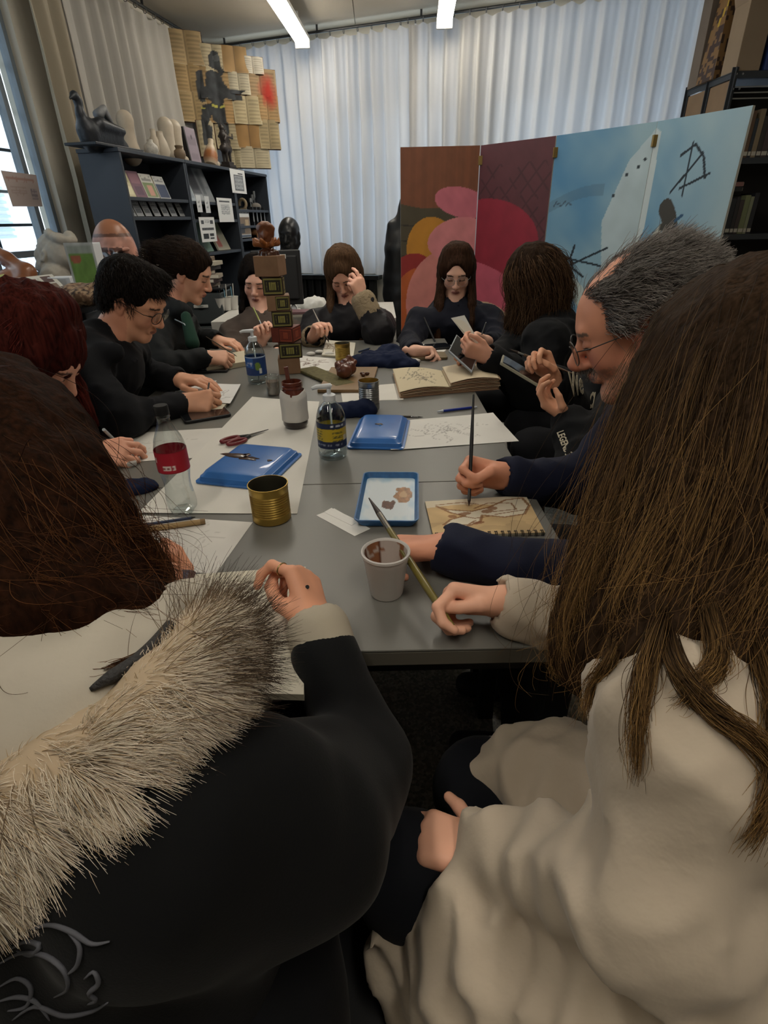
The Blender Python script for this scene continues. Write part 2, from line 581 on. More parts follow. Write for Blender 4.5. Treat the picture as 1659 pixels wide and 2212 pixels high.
# left wall with its window opening, back wall with two
def wall_strip(mb, p, q, z0, z1, t=0.16, side=1):
    p = np.array(p, float); q = np.array(q, float)
    d = (q - p) / np.linalg.norm(q - p); n = np.array([-d[1], d[0]]) * t * side
    mb.prism([tuple(p), tuple(q), tuple(q + n), tuple(p + n)] if side < 0 else [tuple(q), tuple(p), tuple(p + n), tuple(q + n)][::-1], z0, z1)
WY0, WY1, WZ0, WZ1 = 1.5, 4.02, 1.02, 2.62
mb = MB()
pl = lambda y: (wl(y), y)
wall_strip(mb, pl(YR), pl(WY0), 0, HC); wall_strip(mb, pl(WY1), pl(6.6), 0, HC)
wall_strip(mb, pl(WY0), pl(WY1), 0, WZ0); wall_strip(mb, pl(WY0), pl(WY1), WZ1, HC)
o = mb.build('wall_left', M_wall); struct(o, 'pale wall with the barred window')
BX = [(-1.35, 0.75), (0.95, 2.9)]
mb = MB(); pb = lambda x: (x, wb(x))
wall_strip(mb, pb(-1.8), pb(-1.35), 0, HC); wall_strip(mb, pb(.75), pb(.95), 0, HC); wall_strip(mb, pb(2.9), pb(3.3), 0, HC)
for a, b in BX:
    wall_strip(mb, pb(a), pb(b), 0, .86); wall_strip(mb, pb(a), pb(b), 2.66, HC)
o = mb.build('wall_back', M_wall); struct(o, 'wall behind the long white curtains')
mb = MB(); mb.box((XR, YR, 0), (XR + .15, wb(XR) + .1, HC)); o = mb.build('wall_right', M_wall); struct(o)
mb = MB(); mb.box((wl(YR) - .1, YR - .15, 0), (XR + .15, YR, HC)); o = mb.build('wall_rear', M_wall); struct(o)

# pane: clear with a faint reflection
def pane_mat(name='window_glass', tint='eef3f5'):
    m = bpy.data.materials.new(name); m.use_nodes = True; nt = m.node_tree
    nt.nodes.remove(nt.nodes['Principled BSDF'])
    t = nt.nodes.new('ShaderNodeBsdfTransparent'); t.inputs[0].default_value = (*lin(tint), 1)
    g = nt.nodes.new('ShaderNodeBsdfGlossy'); g.inputs['Roughness'].default_value = 0.04
    mx = nt.nodes.new('ShaderNodeMixShader'); mx.inputs[0].default_value = 0.07
    nt.links.new(t.outputs[0], mx.inputs[1]); nt.links.new(g.outputs[0], mx.inputs[2])
    nt.links.new(mx.outputs[0], nt.nodes['Material Output'].inputs[0])
    return m
def frost_reflection_mat():
    m = bpy.data.materials.new('frosted_glass_reflections'); m.use_nodes = True; nt = m.node_tree
    nt.nodes.remove(nt.nodes['Principled BSDF'])
    t = nt.nodes.new('ShaderNodeBsdfTranslucent'); t.inputs[0].default_value = (*lin('dfe3e8'), 1)
    d = nt.nodes.new('ShaderNodeBsdfTransparent'); d.inputs[0].default_value = (*lin('e6ebf0'), 1)
    n = nt.nodes.new('ShaderNodeTexNoise'); n.inputs['Scale'].default_value = 14  # noise streaks stand in for white reflections on the frosted pane
    tc = nt.nodes.new('ShaderNodeTexCoord'); mp = nt.nodes.new('ShaderNodeMapping'); mp.inputs['Scale'].default_value = (1, 1, .3)
    nt.links.new(tc.outputs['Object'], mp.inputs[0]); nt.links.new(mp.outputs[0], n.inputs[0])
    mr = nt.nodes.new('ShaderNodeMapRange'); mr.inputs[1].default_value = .42; mr.inputs[2].default_value = .6
    nt.links.new(n.outputs[0], mr.inputs[0])
    mx = nt.nodes.new('ShaderNodeMixShader')
    nt.links.new(mr.outputs[0], mx.inputs[0]); nt.links.new(t.outputs[0], mx.inputs[1]); nt.links.new(d.outputs[0], mx.inputs[2])
    nt.links.new(mx.outputs[0], nt.nodes['Material Output'].inputs[0])
    return m
M_pane = pane_mat(); M_frost_refl = frost_reflection_mat()
M_steel = mat('window_steel', '6f7880', 0.5, 0.3)
M_bar = mat('dark_bar', '2a323c', 0.6)
# frame of the left window runs along the wall direction
LW = frame((wl(0), 0, 0), (0.18 / math.hypot(1, .18), 1 / math.hypot(1, .18), 0), (0, 0, 1))   # local x along wall, y up, z out of the room (+x side)
k_ = math.hypot(1, .18)
w1 = thing('window_1', 'steel framed window with dark bars beside the beige curtain', None, (0, 0, 0)); w1['kind'] = 'structure'
def wbox(mb, y0, y1, z0, z1, d0, d1): mb.box((y0 * k_, z0, d0), (y1 * k_, z1, d1), LW); return mb
mull = [WY0, 2.15, 2.8, 3.42, 3.86, WY1]
zr = [WZ0, 1.16, WZ1]
for i, y in enumerate(mull):
    t = .03 if i in (0, 3, 5) else .018
    wbox(MB(), y - t, y + t, WZ0, WZ1, -.10, -.05).build('mullion', M_steel, w1)
for z in (WZ0 + .02, 1.16, WZ1 - .02):
    wbox(MB(), WY0, WY1, z - .018, z + .018, -.099, -.055).build('transom', M_steel, w1)
for i in range(len(mull) - 1):
    wbox(MB(), mull[i] + .02, mull[i + 1] - .02, 1.178, WZ1 - .03, -.08, -.076).build('pane', M_pane, w1)
    wbox(MB(), mull[i] + .02, mull[i + 1] - .02, WZ0 + .03, 1.142, -.08, -.076).build('pane', M_frost_refl, w1, label='frosted lower pane')
for z in (1.32, 1.50, 1.72, 1.94, 2.16, 2.38):
    wbox(MB(), WY0, WY1, z - .008, z + .008, -.19, -.175).build('security_bar', M_bar, w1)
for y in (1.75, 2.3, 2.62, 3.1, 3.63):
    wbox(MB(), y - .012, y + .012, WZ0, WZ1, -.20, -.18).build('security_bar', M_bar, w1)
o = wbox(MB(), WY0 - .02, WY1 + .02, WZ0 - .03, WZ0, -.16, .10).build('trim_1', mat('sill_grey', '8f9296', .6)); struct(o, 'grey window sill')
for wi, (a, b) in enumerate(BX):
    w = thing('window_%d' % (wi + 2), None, None); w['kind'] = 'structure'
    u_ = np.array([1, -.367]) / math.hypot(1, .367)
    MBk = frame((0, wb(0) + .08, 0), (u_[0], u_[1], 0), (0, 0, 1))
    kk = math.hypot(1, .367)
    n_ = 3
    for i in range(n_ + 1):
        x = a + (b - a) * i / n_
        MB().box((x * kk - .02, .86, -.02), (x * kk + .02, 2.66, .02), MBk).build('mullion', M_steel, w)
    for z in (.88, 2.2, 2.64):
        MB().box((a * kk, z - .02, -.019), (b * kk, z + .02, .019), MBk).build('transom', M_steel, w)
    for i in range(n_):
        x0 = a + (b - a) * i / n_; x1 = a + (b - a) * (i + 1) / n_
        for z0, z1 in ((.9, 2.18), (2.22, 2.62)):
            MB().box((x0 * kk + .02, z0, -.002), (x1 * kk - .02, z1, .002), MBk).build('pane', M_pane, w)
# portals guide the sky light through the openings
def portal(c, x, y, sx, sy):
    l = bpy.data.lights.new('sky_portal', 'AREA'); l.shape = 'RECTANGLE'; l.size = sx; l.size_y = sy
    l.cycles.is_portal = True
    ob = bpy.data.objects.new('sky_portal', l); COL.objects.link(ob)
    ob.matrix_world = frame(c, x, y)
    return ob
lx = Vector((0.18, 1, 0)).normalized()
portal((wl(2.76) - .22, 2.76, 1.82), tuple(-lx), (0, 0, 1), 2.56, 1.6)
for a, b in BX:
    c = (a + b) / 2
    portal((c, wb(c) + .2, 1.76), (1, -.367, 0), (0, 0, 1), (b - a) * 1.065, 1.8)
# neighbouring facade outside the left window
ext = thing('neighbouring_facade', 'pale blue-grey building front seen through the barred window', 'building', (-4.6, 3.2, 0))
M_fac = mat('facade_paint', 'd5dce4', .9, var=.05)
MB().box((-.3, -3, -1), (0, 5, 2.45)).build('facade_wall', M_fac, ext)
M_fl = mat('facade_slat', '9fb0c2', .8)
for i in range(16):
    z = 1.2 + i * .075
    MB().box((0, -2.5, z), (.03, 4.5, z + .03)).build('slat', M_fl, ext)
MB().box((0, -2.6, 1.1), (.05, -2.5, 2.4)).build('slat_post', M_fl, ext); MB().box((0, .4, 1.1), (.05, .5, 2.4)).build('slat_post', M_fl, ext); MB().box((0, 1.9, 1.1), (.05, 2.0, 2.4)).build('slat_post', M_fl, ext)

# ---------------------------------------------------------------- curtains
def curtain_mat(name, col, tcol, f):
    m = bpy.data.materials.new(name); m.use_nodes = True; nt = m.node_tree
    nt.nodes.remove(nt.nodes['Principled BSDF'])
    d = nt.nodes.new('ShaderNodeBsdfDiffuse'); d.inputs[0].default_value = (*lin(col), 1)
    t = nt.nodes.new('ShaderNodeBsdfTranslucent'); t.inputs[0].default_value = (*lin(tcol), 1)
    n = nt.nodes.new('ShaderNodeTexNoise'); n.inputs['Scale'].default_value = 500
    bp = nt.nodes.new('ShaderNodeBump'); bp.inputs['Strength'].default_value = .15; bp.inputs['Distance'].default_value = .002
    nt.links.new(n.outputs[0], bp.inputs['Height']); nt.links.new(bp.outputs[0], d.inputs['Normal'])
    mx = nt.nodes.new('ShaderNodeMixShader'); mx.inputs[0].default_value = f
    nt.links.new(d.outputs[0], mx.inputs[1]); nt.links.new(t.outputs[0], mx.inputs[2])
    nt.links.new(mx.outputs[0], nt.nodes['Material Output'].inputs[0])
    return m
M_cw = curtain_mat('white_curtain_cloth', 'b8b4ac', 'c6cad4', .30)
M_cg = curtain_mat('beige_curtain_cloth', '9d9484', 'b0a795', .15)
M_rail = mat('rail_metal', '4a4c4e', .4, .8)
M_hook = mat('hook_metal', '6b6c6e', .4, .8)
RZ = 2.70
def curtain(label, a, b, z0, z1, pitch, amp, m, seed, nrm, lowsq=0.0, nz=30):
    a = np.array(a, float); b = np.array(b, float)
    L = np.linalg.norm(b - a); d = (b - a) / L
    n = max(60, int(L / pitch * 12))
    t = thing('curtain', label, 'curtain', (a[0], a[1], z0))
    mb = MB()
    ss = np.linspace(0, L, n + 1)
    zs = np.linspace(0, 1, nz + 1)
    S, Zt = np.meshgrid(ss, zs)
    ph = 2 * np.pi * S / pitch + 1.3 * np.sin(S * 2.1 + seed) + .8 * np.sin(S * 5.3 + seed * 2)
    fine = np.sin(2 * ph + .7 * np.sin(S * 7 + seed)) * .35
    top = Zt ** 3
    am = amp * (1 - .55 * top) * (1 + .35 * np.sin(S * 3.7 + seed * 3) + .15 * wn(S, Zt, s=3, seed=seed))
    ph = ph + 1.6 * wn(S * 1.3, Zt * .35, s=3.1, seed=seed) * (1 - .5 * Zt)
    off = am * (np.sin(ph + .5 * (1 - Zt) * np.sin(S * 4 + seed)) + fine * (.4 + top)) + .010 * wn(S, Zt * 2.2, s=4, seed=seed)
    shift = .012 * np.sin(3 * Zt + S * 4) * (1 - Zt)
    Z = z0 + (z1 - z0) * Zt
    scal = .022 * np.abs(np.sin(np.pi * S / .125)) * (Zt > .985)
    Z = Z - scal
    Z = Z + (Zt < .01) * .01 * np.sin(S * 9 + seed)
    X = a[0] + d[0] * (S + shift) + nrm[0] * off; Y = a[1] + d[1] * (S + shift) + nrm[1] * off
    vs = np.stack([X, Y, Z], -1).reshape(-1, 3)
    w = n + 1
    mb.v = vs.tolist()
    mb.f = [(j * w + i, j * w + i + 1, (j + 1) * w + i + 1, (j + 1) * w + i) for j in range(nz) for i in range(n)]
    mb.build('fabric', m, t, world=True, smooth=True)
    hk = MB()
    for q in np.arange(.0, L + .01, .125):
        p = a + d * q
        ring = [(p[0] + nrm[0] * .014 * math.cos(x), p[1] + nrm[1] * .014 * math.cos(x), z1 - .002 + .016 + .016 * math.sin(x)) for x in np.linspace(0, 2 * math.pi, 9)[:-1]]
        hk.tube(ring, .0028, 5, closed=True)
    ho = hk.build('curtain_rings', M_hook, t, world=True, smooth=True); ho['kind'] = 'stuff'
    return t
nl = np.array([1, -.18]) / math.hypot(1, .18)
nb = -np.array([.367, 1]) / math.hypot(.367, 1)
pc = lambda y, o=0: (cl_x(y) + o, y)
qc = lambda x, o=0: (x, cb_y(x) + o)
curtain('beige curtain gathered beside the barred window', pc(3.98), pc(4.28), .12, RZ - .02, .13, .045, M_cg, 1.0, nl)
curtain('white curtain on the side wall behind the bookcase', pc(4.28), pc(6.22), .12, RZ - .02, .15, .035, M_cw, 2.0, nl)
curtain('white curtain from the corner to the painted screen', qc(-1.42), qc(.36), .84, RZ - .02, .125, .034, M_cw, 3.1, nb)
curtain('widest white curtain above the painted screen', qc(.28, -.03), qc(2.35, -.03), .84, RZ - .02, .135, .036, M_cw, 4.4, nb)
curtain('white curtain behind the cardboard boxes', qc(2.35), qc(3.05), .84, RZ - .02, .13, .034, M_cw, 5.4, nb)
def rail(label, a, b):
    t = thing('curtain_rail', label, 'rail', (a[0], a[1], RZ))
    MB().tube([(a[0], a[1], RZ + .012), (b[0], b[1], RZ + .012)], .011, 10).build('rail_tube', M_rail, t, world=True, smooth=60)
    n = max(2, int(math.dist(a, b) / .9))
    for i in range(n + 1):
        f = (i + .1) / (n + .2)
        x = a[0] + (b[0] - a[0]) * f; y = a[1] + (b[1] - a[1]) * f
        MB().box((x - .008, y - .008, RZ + .012), (x + .008, y + .008, HC)).build('bracket', M_rail, t, world=True)
rail('dark curtain rail along the side wall', pc(2.4), pc(6.25)); rail('dark curtain rail along the back windows', qc(-1.42), qc(3.05))
# dark radiator under the back curtain, seen beside the monitor
rad = thing('radiator', 'black radiator under the back curtain', 'radiator', (-.9, wb(-.9), .0))
Mr = frame((-.95, wb(-.95) - .02, 0), (1, -.367, 0), (0, 0, 1))
M_black = mat('black_metal', '17181a', .5, .2)
for i in range(12):
    MB().box((i * .085, .12, .0), (i * .085 + .06, .78, .09), Mr).build('fin', M_black, rad, world=True, bevel=.008)
MB().box((-.02, .78, -.0), (1.05, .82, .12), Mr).build('top_plate', M_black, rad, world=True)
# ---------------------------------------------------------------- ceiling lights
M_diff = mat('lamp_diffuser', 'ffffff', .4, emit='fff6e6', estr=27.0)
M_house = mat('lamp_housing', 'c9c8c4', .5)
def tube_light(label, p, q, z, first=None):
    p = np.array(p); q = np.array(q); L = np.linalg.norm(q - p); a = math.atan2(*(q - p)[::-1])
    t = thing('fluorescent_light', label, 'lamp', (p[0], p[1], z), a, 'fluorescent lights under the ceiling')
    mb = MB(); pr = [(.058 * math.cos(x), .052 * math.sin(x)) for x in np.linspace(math.pi, 2 * math.pi, 11)]
    mb.prism(pr, 0, L, Matrix(((0, 0, 1, 0), (1, 0, 0, 0), (0, 1, 0, 0), (0, 0, 0, 1))))
    mb.build('diffuser', M_diff, t, smooth=50)
    MB().box((-.01, -.06, .0), (L + .01, .06, .03)).build('housing', M_house, t, bevel=.004)
    for x in (0, L):
        MB().box((x - .015, -.062, -.056), (x + .015, .062, .001)).build('end_cap', M_house, t, bevel=.006)
    for x in (.2, L - .2):
        MB().box((x - .012, -.012, .03), (x + .012, .012, HC - z)).build('bracket', M_house, t)
    return t
LZ = 2.63
tube_light('long fluorescent ceiling light above the gap between the tower and the collage', (-.665, 4.55), (-.59, 5.80), LZ)
tube_light('shorter-looking fluorescent ceiling light above the painted screen', (.47, 4.12), (.545, 5.36), LZ)
for lab, x, y in (('fluorescent ceiling light over the far end of the table', -.72, 2.3), ('fluorescent ceiling light over the right side of the table', .5, 2.0), ('fluorescent ceiling light behind the viewer, window side', -.8, -.6), ('fluorescent ceiling light behind the viewer, shelf side', .6, -.9)):
    tube_light(lab, (x, y), (x + .07, y + 1.25), LZ)
# ================================================================ big table
X0, X1, Y0, YS, Y1 = -.87, .345, .60, 1.18, 2.96
M_top = mat('table_laminate', '6a6964', .38, var=.05, vscale=2.2, bump=.05, bscale=300, bdist=.0005)
M_edge = mat('table_edge', '57544c', .5)
M_leg = mat('table_leg', '1d1e20', .5, .3)
def table(label, y0, y1):
    t = thing('work_table', label, 'table', ((X0 + X1) / 2, (y0 + y1) / 2, 0))
    MB().box((X0, y0 + .0015, TZ - .004), (X1, y1 - .0015, TZ)).build('table_top', M_top, t, world=True, bevel=.0012)
    MB().box((X0 + .0005, y0 + .002, TZ - .032), (X1 - .0005, y1 - .002, TZ - .0045)).build('edge_board', M_edge, t, world=True, bevel=.002)
    MB().box((X0 + .06, y0 + .05, TZ - .09), (X1 - .06, y1 - .05, TZ - .032)).build('apron', M_leg, t, world=True)
    for x in (X0 + .06, X1 - .06):
        for y in (y0 + .06, y1 - .06):
            MB().box((x - .022, y - .022, 0), (x + .022, y + .022, TZ - .032)).build('leg', M_leg, t, world=True, bevel=.003)
table('grey laminate table at the near end, under the foam cup', Y0, YS)
table('long grey laminate table beyond the seam, under the tower', YS, Y1)
# ================================================================ bookcases on the left
BD = np.array([.1985, .980]); BD /= np.linalg.norm(BD)
BN = np.array([-BD[1], BD[0]])                    # towards the wall
BF = np.array([-1.484, 3.73])
BH = 1.70
def fpt(px, py, dep=0.0):
    """(s, z) on the bookcase front plane pushed dep metres in"""
    r = ray(px, py); o = BF + BN * dep
    k = ((o[0]) * BN[0] + o[1] * BN[1]) / (r[0] * BN[0] + r[1] * BN[1])
    p = CC + r * k
    return float((p[:2] - o) @ BD), float(p[2])
def bw(s, dep, z): 
    q = BF + BD * s + BN * dep
    return (q[0], q[1], z)
BM = frame((BF[0], BF[1], 0), (BD[0], BD[1], 0), (BN[0], BN[1], 0))   # local x along the fronts, y into the case, z up
M_case = mat('bookcase_blue_grey', '2c323b', .5, var=.08, vscale=4, bump=.1, bscale=80, bdist=.001)
bays = [0, .75, 1.53, 2.27]
zs1 = [[fpt(345, 428)[1], fpt(350, 468)[1], .93, .62, .35], [fpt(455, 436)[1], fpt(460, 474)[1], fpt(480, 543)[1], .62, .35], [fpt(545, 453)[1], fpt(545, 487)[1], fpt(545, 515)[1], fpt(545, 543)[1], .5]]
names = ['dark blue-grey bookcase nearest the window, goose sculpture on top', 'dark blue-grey middle bookcase with taped white notices', 'dark blue-grey bookcase at the far end beside the white curtain']
for b in range(3):
    s0, s1 = bays[b] + .002, bays[b + 1] - .002
    c = bw((s0 + s1) / 2, .135, 0)
    t = thing('bookcase', names[b], 'bookcase', c, group='bookcases along the side wall')
    def bb(nm, lo, hi): MB().box(lo, hi, BM).build(nm, M_case, t, world=True, bevel=.002)
    bb('side_panel', (s0, 0, 0), (s0 + .02, .27, BH - .02)); bb('side_panel', (s1 - .02, 0, 0), (s1, .27, BH - .02))
    bb('top_board', (s0 - (.01 if b == 0 else 0), -.005, BH - .02), (s1, .27, BH)); bb('back_panel', (s0 + .02, .262, .05), (s1 - .02, .27, BH - .02))
    bb('plinth', (s0 + .02, .02, 0), (s1 - .02, .04, .06))
    for z in [.06] + zs1[b]:
        bb('shelf_board', (s0 + .02, .005, z - .02), (s1 - .02, .262, z))
def blocks(bg, rects):
    def fn(u, v):
        c = base(u, bg)
        for r in rects:
            x0, y0, x1, y1, col = r[:5]
            m = (u > x0) & (u < x1) & (v > y0) & (v < y1)
            c[m] = rgb(col)
            if len(r) > 5:                       # lines of print
                m2 = m & (((v * r[5]) % 1.0) < .5) & (wn(u * 40, v * r[5]) > -.35)
                c[m2] = rgb(r[6])
        return c
    return fn
M_print = vmat('print', .55)
def face_book(label, s, z, w, h, fn, tilt=18, dep=.05, cat='book', thick=.014, group=None, name='book', yaw=0):
    """a book shown face out, leaning back on its shelf"""
    p = bw(s, dep, z)
    x = Vector((BD[0], BD[1], 0)); n = Vector((BN[0], BN[1], 0))
    x = Matrix.Rotation(R(yaw), 3, 'Z') @ x; n = Matrix.Rotation(R(yaw), 3, 'Z') @ n
    y = Vector((0, 0, 1)) * math.cos(R(tilt)) + n * math.sin(R(tilt))
    M = frame((0, 0, 0), tuple(x), tuple(y))
    t = thing(name, label, cat, p, group=group)
    M2 = M @ Matrix.Translation((-w / 2, 0.004, 0))
    paint('front_cover', 14, 18, w, h, fn, M_print, t, M2)
    MB().box((.001, .002, -thick), (w - .001, h - .001, -.0008), M2).build('page_block', mat('book_paper', 'cfc8b8', .8), t)
    return t
def shelf_row(items, zb, dep=.05, tilt=18):
    for lab, px0, px1, py0, bg, rects, *cat in items:
        pm = (px0 + px1) / 2
        s0 = fpt(px0, 400, dep)[0]; s1 = fpt(px1, 400, dep)[0]
        h = fpt(pm, py0, dep + .06)[1] - zb
        s0 = fpt(px0, (py0 + 425) / 2 if py0 < 430 else py0 + 15, dep)[0]; s1 = fpt(px1, (py0 + 425) / 2 if py0 < 430 else py0 + 15, dep)[0]
        face_book(lab, (s0 + s1) / 2, zb, abs(s1 - s0), max(.06, h / math.cos(R(tilt))), blocks(bg, rects), tilt, dep, *(cat or ['book']))
z1 = zs1[0][0]
shelf_row([
    ('cream booklet at the window end of the top shelf', 268, 290, 375, 'b9b08d', [(.1, .6, .9, .8, '8f8a66'), (.1, .1, .9, .4, 'cfc9a8')]),
    ('purple book on the top shelf', 291, 315, 374, '6b4a58', [(.1, .55, .9, .9, '87616c'), (.2, .1, .8, .4, '53384a')]),
    ('white book with a green portrait cover', 316, 341, 380, 'c9c8c0', [(0, .0, 1, .62, '6f7f56'), (.3, .1, .75, .55, 'b98a78'), (.1, .7, .9, .9, '8a8a86', 9, 'c9c8c0')]),
    ('white book with a dark blue lower cover', 344, 366, 385, 'bfc0be', [(0, 0, 1, .62, '2f3c57'), (.1, .74, .9, .9, '7a7d80', 9, 'bfc0be')]),
], z1)
for i, px in enumerate((287, 304, 322, 341, 360, 377, 395)):
    s = fpt(px, 460, .05)[0]
    lab = ['card at the window end of the card row', 'second card of the row from the window', 'third card of the row from the window', 'middle card of the card row', 'third card of the row from the far end', 'second card of the row from the far end', 'card at the far end of the card row'][i]
    face_book('small pale printed ' + lab, s, zs1[0][1], .075, .095, blocks('8f9294', [(.1, .2, .9, .45, '4d5054'), (.1, .6, .9, .9, 'a9abab', 6, '6f7274')]), 20, .05, 'card', .003, 'cards on the second shelf', 'card')
z3 = zs1[0][2]
for lab, px, w, h, bg, rc in (
        ('dark green book low in the window bookcase', 305, .15, .24, '33453f', [(.1, .1, .9, .3, '24332f')]),
        ('cream book with a brown picture, above the ponytail', 333, .17, .25, 'b4ae9c', [(.22, .3, .8, .62, '6b4b3a'), (.2, .75, .8, .85, '8c8778')]),
        ('lilac grey book above the ponytail', 362, .14, .2, '827c8e', [(.1, .1, .9, .5, '5d5870'), (.1, .6, .6, .9, 'a49fae')]),
        ('dark brown wide book above the ponytail', 395, .2, .22, '463634', [(.1, .4, .9, .6, '5f4640')])):
    face_book(lab, fpt(px, 515, .05)[0], z3, w, h, blocks(bg, rc), 22, .05)
z1 = zs1[1][0]
for lab, px, w, h, bg, rc in (
        ('pale grey book in the middle bookcase, windowward', 415, .10, .24, '9aa3aa', [(.1, .1, .9, .5, '7f888f')]),
        ('black and grey book in the middle bookcase', 432, .14, .26, '4a4d52', [(.1, .3, .9, .9, '2c2e33'), (0, 0, 1, .2, '8d9194')]),
        ('mottled grey book in the middle bookcase', 452, .17, .27, '6d7174', [(.2, .2, .5, .8, '4d5256'), (.6, .4, .9, .9, '85898b')])):
    face_book(lab, fpt(px, 412, .05)[0], z1, w, h, blocks(bg, rc), 20, .05)
for lab, px, py in (('white price tag on the middle bookcase shelf edge, windowward', 429, 440), ('white price tag on the middle bookcase shelf edge, far side', 447, 442)):
    s, z = fpt(px, py)
    t = thing('shelf_tag', lab, 'tag', bw(s, -.004, z), group='tags on the shelf edge')
    paint('tag_sheet', 10, 12, .075, .11, blocks('c3c6c8', [(.25, .3, .7, .75, '7c8084', 8, 'c3c6c8')]), M_print, t, frame(tuple(np.array(bw(s, -.004, z)) - np.array([BD[0], BD[1], 0]) * .037 - np.array([0, 0, .055])), (BD[0], BD[1], 0), (0, 0, 1)), True, .0008)
z3 = zs1[1][2]
for lab, px, w, h, bg, rc in (
        ('green magazine in the middle bookcase', 447, .2, .3, '5b7468', [(.1, .1, .9, .5, '49614f'), (.1, .7, .9, .9, '7d9384')]),
        ('pale magazine with red flowers in the middle bookcase', 484, .22, .3, '8b8878', [(.1, .1, .5, .4, '8c4a42'), (.5, .5, .9, .9, '6d7a62'), (.1, .6, .4, .9, 'b5b1a2')])):
    face_book(lab, fpt(px, 520, .06)[0], z3, w, h, blocks(bg, rc), 24, .06)
# dark rolls and small boxes in the middle bookcase
t = thing('rolled_paper', 'dark rolled tube on the middle bookcase shelf', 'roll', bw(fpt(455, 462, .1)[0], .1, zs1[1][1]))
a = np.array(bw(fpt(425, 462, .1)[0], .1, zs1[1][1] + .035)); b_ = np.array(bw(fpt(462, 462, .1)[0], .1, zs1[1][1] + .035))
MB().tube([a, b_], .034, 16).build('roll_body', mat('dark_roll', '26282b', .6), t, True, 40)
MB().tube([b_, b_ + (b_ - a) * .01], .036, 16).build('end_ring', mat('roll_end', '8a8272', .6), t, True, 40)
# notices taped to the bookcases
def notice(label, x0, x1, y0, y1, rects, dep=-.006):
    """px box: left, right, top at the left edge, bottom at the left edge"""
    s0, zt = fpt(x0, y0, dep); s1 = fpt(x1, (y0 + y1) / 2, dep)[0]; zb = fpt(x0, y1, dep)[1]
    w, h = s1 - fpt(x0, (y0 + y1) / 2, dep)[0], zt - zb
    s0 = fpt(x0, (y0 + y1) / 2, dep)[0]
    M = frame(bw(s0, dep, zb), (BD[0], BD[1], 0), (0, 0, 1))
    t = thing('notice', label, 'notice', bw(s0 + w / 2, dep, zb))
    paint('printed_sheet', 40, 60, w, h, blocks('d2d3d2', rects), M_print, t, M, True, .0008)
    return t
notice('white notice taped on the middle bookcase, upper one, lines of text', 471, 503, 427, 480, [(.15, .82, .85, .9, '303336', 30, '606468'), (.2, .3, .8, .75, '85898c', 16, 'd2d3d2')])
notice('white notice taped on the middle bookcase, lower one with black pictures', 433, 466, 469, 524, [(.1, .72, .3, .88, '3c3f42'), (.7, .72, .9, .88, '3c3f42'), (.35, .75, .65, .9, '7c8084', 20, 'd2d3d2'), (.12, .48, .88, .58, '1d1f21', 30, '55585b'), (.15, .12, .5, .35, '1d1f21'), (.55, .22, .85, .35, '2b2d30'), (.55, .1, .85, .18, '2b2d30')])
notice('framed grey leaflet at the top between two bookcases', 499, 530, 364, 416, [(.2, .1, .85, .78, '5a5d60'), (.25, .15, .8, .72, 'a4a8aa', 18, '6a6e72'), (.5, .8, .85, .86, '303336')])
notice('tall picture leaflet in the far bookcase', 517, 540, 452, 514, [(0, .86, 1, 1, '2b2d30'), (.1, .88, .9, .96, 'c0c0bd', 5, '2b2d30'), (0, .1, 1, .72, '7b6a58'), (.1, .15, .45, .5, '3d4046'), (.55, .3, .9, .65, 'b09a7a'), (0, 0, 1, .1, '4a5563')], dep=.012)
# small things in the far bookcase
def bcase_thing(name, label, cat, px, py, z, dep, build):
    s = fpt(px, py, dep)[0]
    t = thing(name, label, cat, bw(s, dep, z)); build(t); return t
def trophies(t):
    for i, h in enumerate((.10, .13, .16)):
        MB().lathe([(.018, 0), (.018, .01), (.005, .02), (.005, h * .6), (.014, h * .7), (.012, h)], 10, Matrix.Translation((i * .05 * BD[0], i * .05 * BD[1], 0))).build('figure', mat('pale_pewter', '9a9ea0', .4, .4), t, smooth=40)
bcase_thing('figurine_set', 'row of three pale slim figures on the far bookcase top shelf', 'figurine', 538, 410, zs1[2][0], .12, trophies)
bcase_thing('curled_figurine', 'small tan curled figurine under the leaflet in the far bookcase', 'figurine', 524, 440, zs1[2][0], .06, lambda t: (MB().tube([(.03 * math.cos(a), 0, .045 + .035 * math.sin(a)) for a in np.linspace(-1.2, 3.6, 12)], .013, 8).build('figure', mat('tan_clay', '8d7d64', .7), t, smooth=True), MB().box((-.03, -.02, 0), (.03, .02, .014)).build('foot', mat('tan_clay2', '6d604c', .7), t, bevel=.004)))
bcase_thing('stone_lump', 'grey stone lump on the far bookcase shelf', 'stone', 552, 440, zs1[2][0], .1, lambda t: MB().ball((0, 0, .03), (.05, .03, .034), 12, 8).build('lump', mat('lump_grey', '75706a', .8), t, smooth=True))
for i in range(4):
    bcase_thing('spiral_binder', 'black binder with pale label, ' + ['first', 'second', 'third', 'fourth'][i] + ' from the leaflet in the far bookcase', 'binder', 544 + i * 8, 470, zs1[2][1], .06, lambda t: (MB().box((-.018 * BD[0] - .001, -.018, 0), (.018, .018, .15), Matrix.Rotation(math.atan2(BD[1], BD[0]), 4, 'Z')).build('cover', mat('binder_black', '1f2125', .5), t, bevel=.002), MB().box((-.012, -.0195, .03), (.012, -.0183, .12), Matrix.Rotation(math.atan2(BD[1], BD[0]), 4, 'Z')).build('label_strip', mat('binder_label', 'a7a9aa', .6), t)))
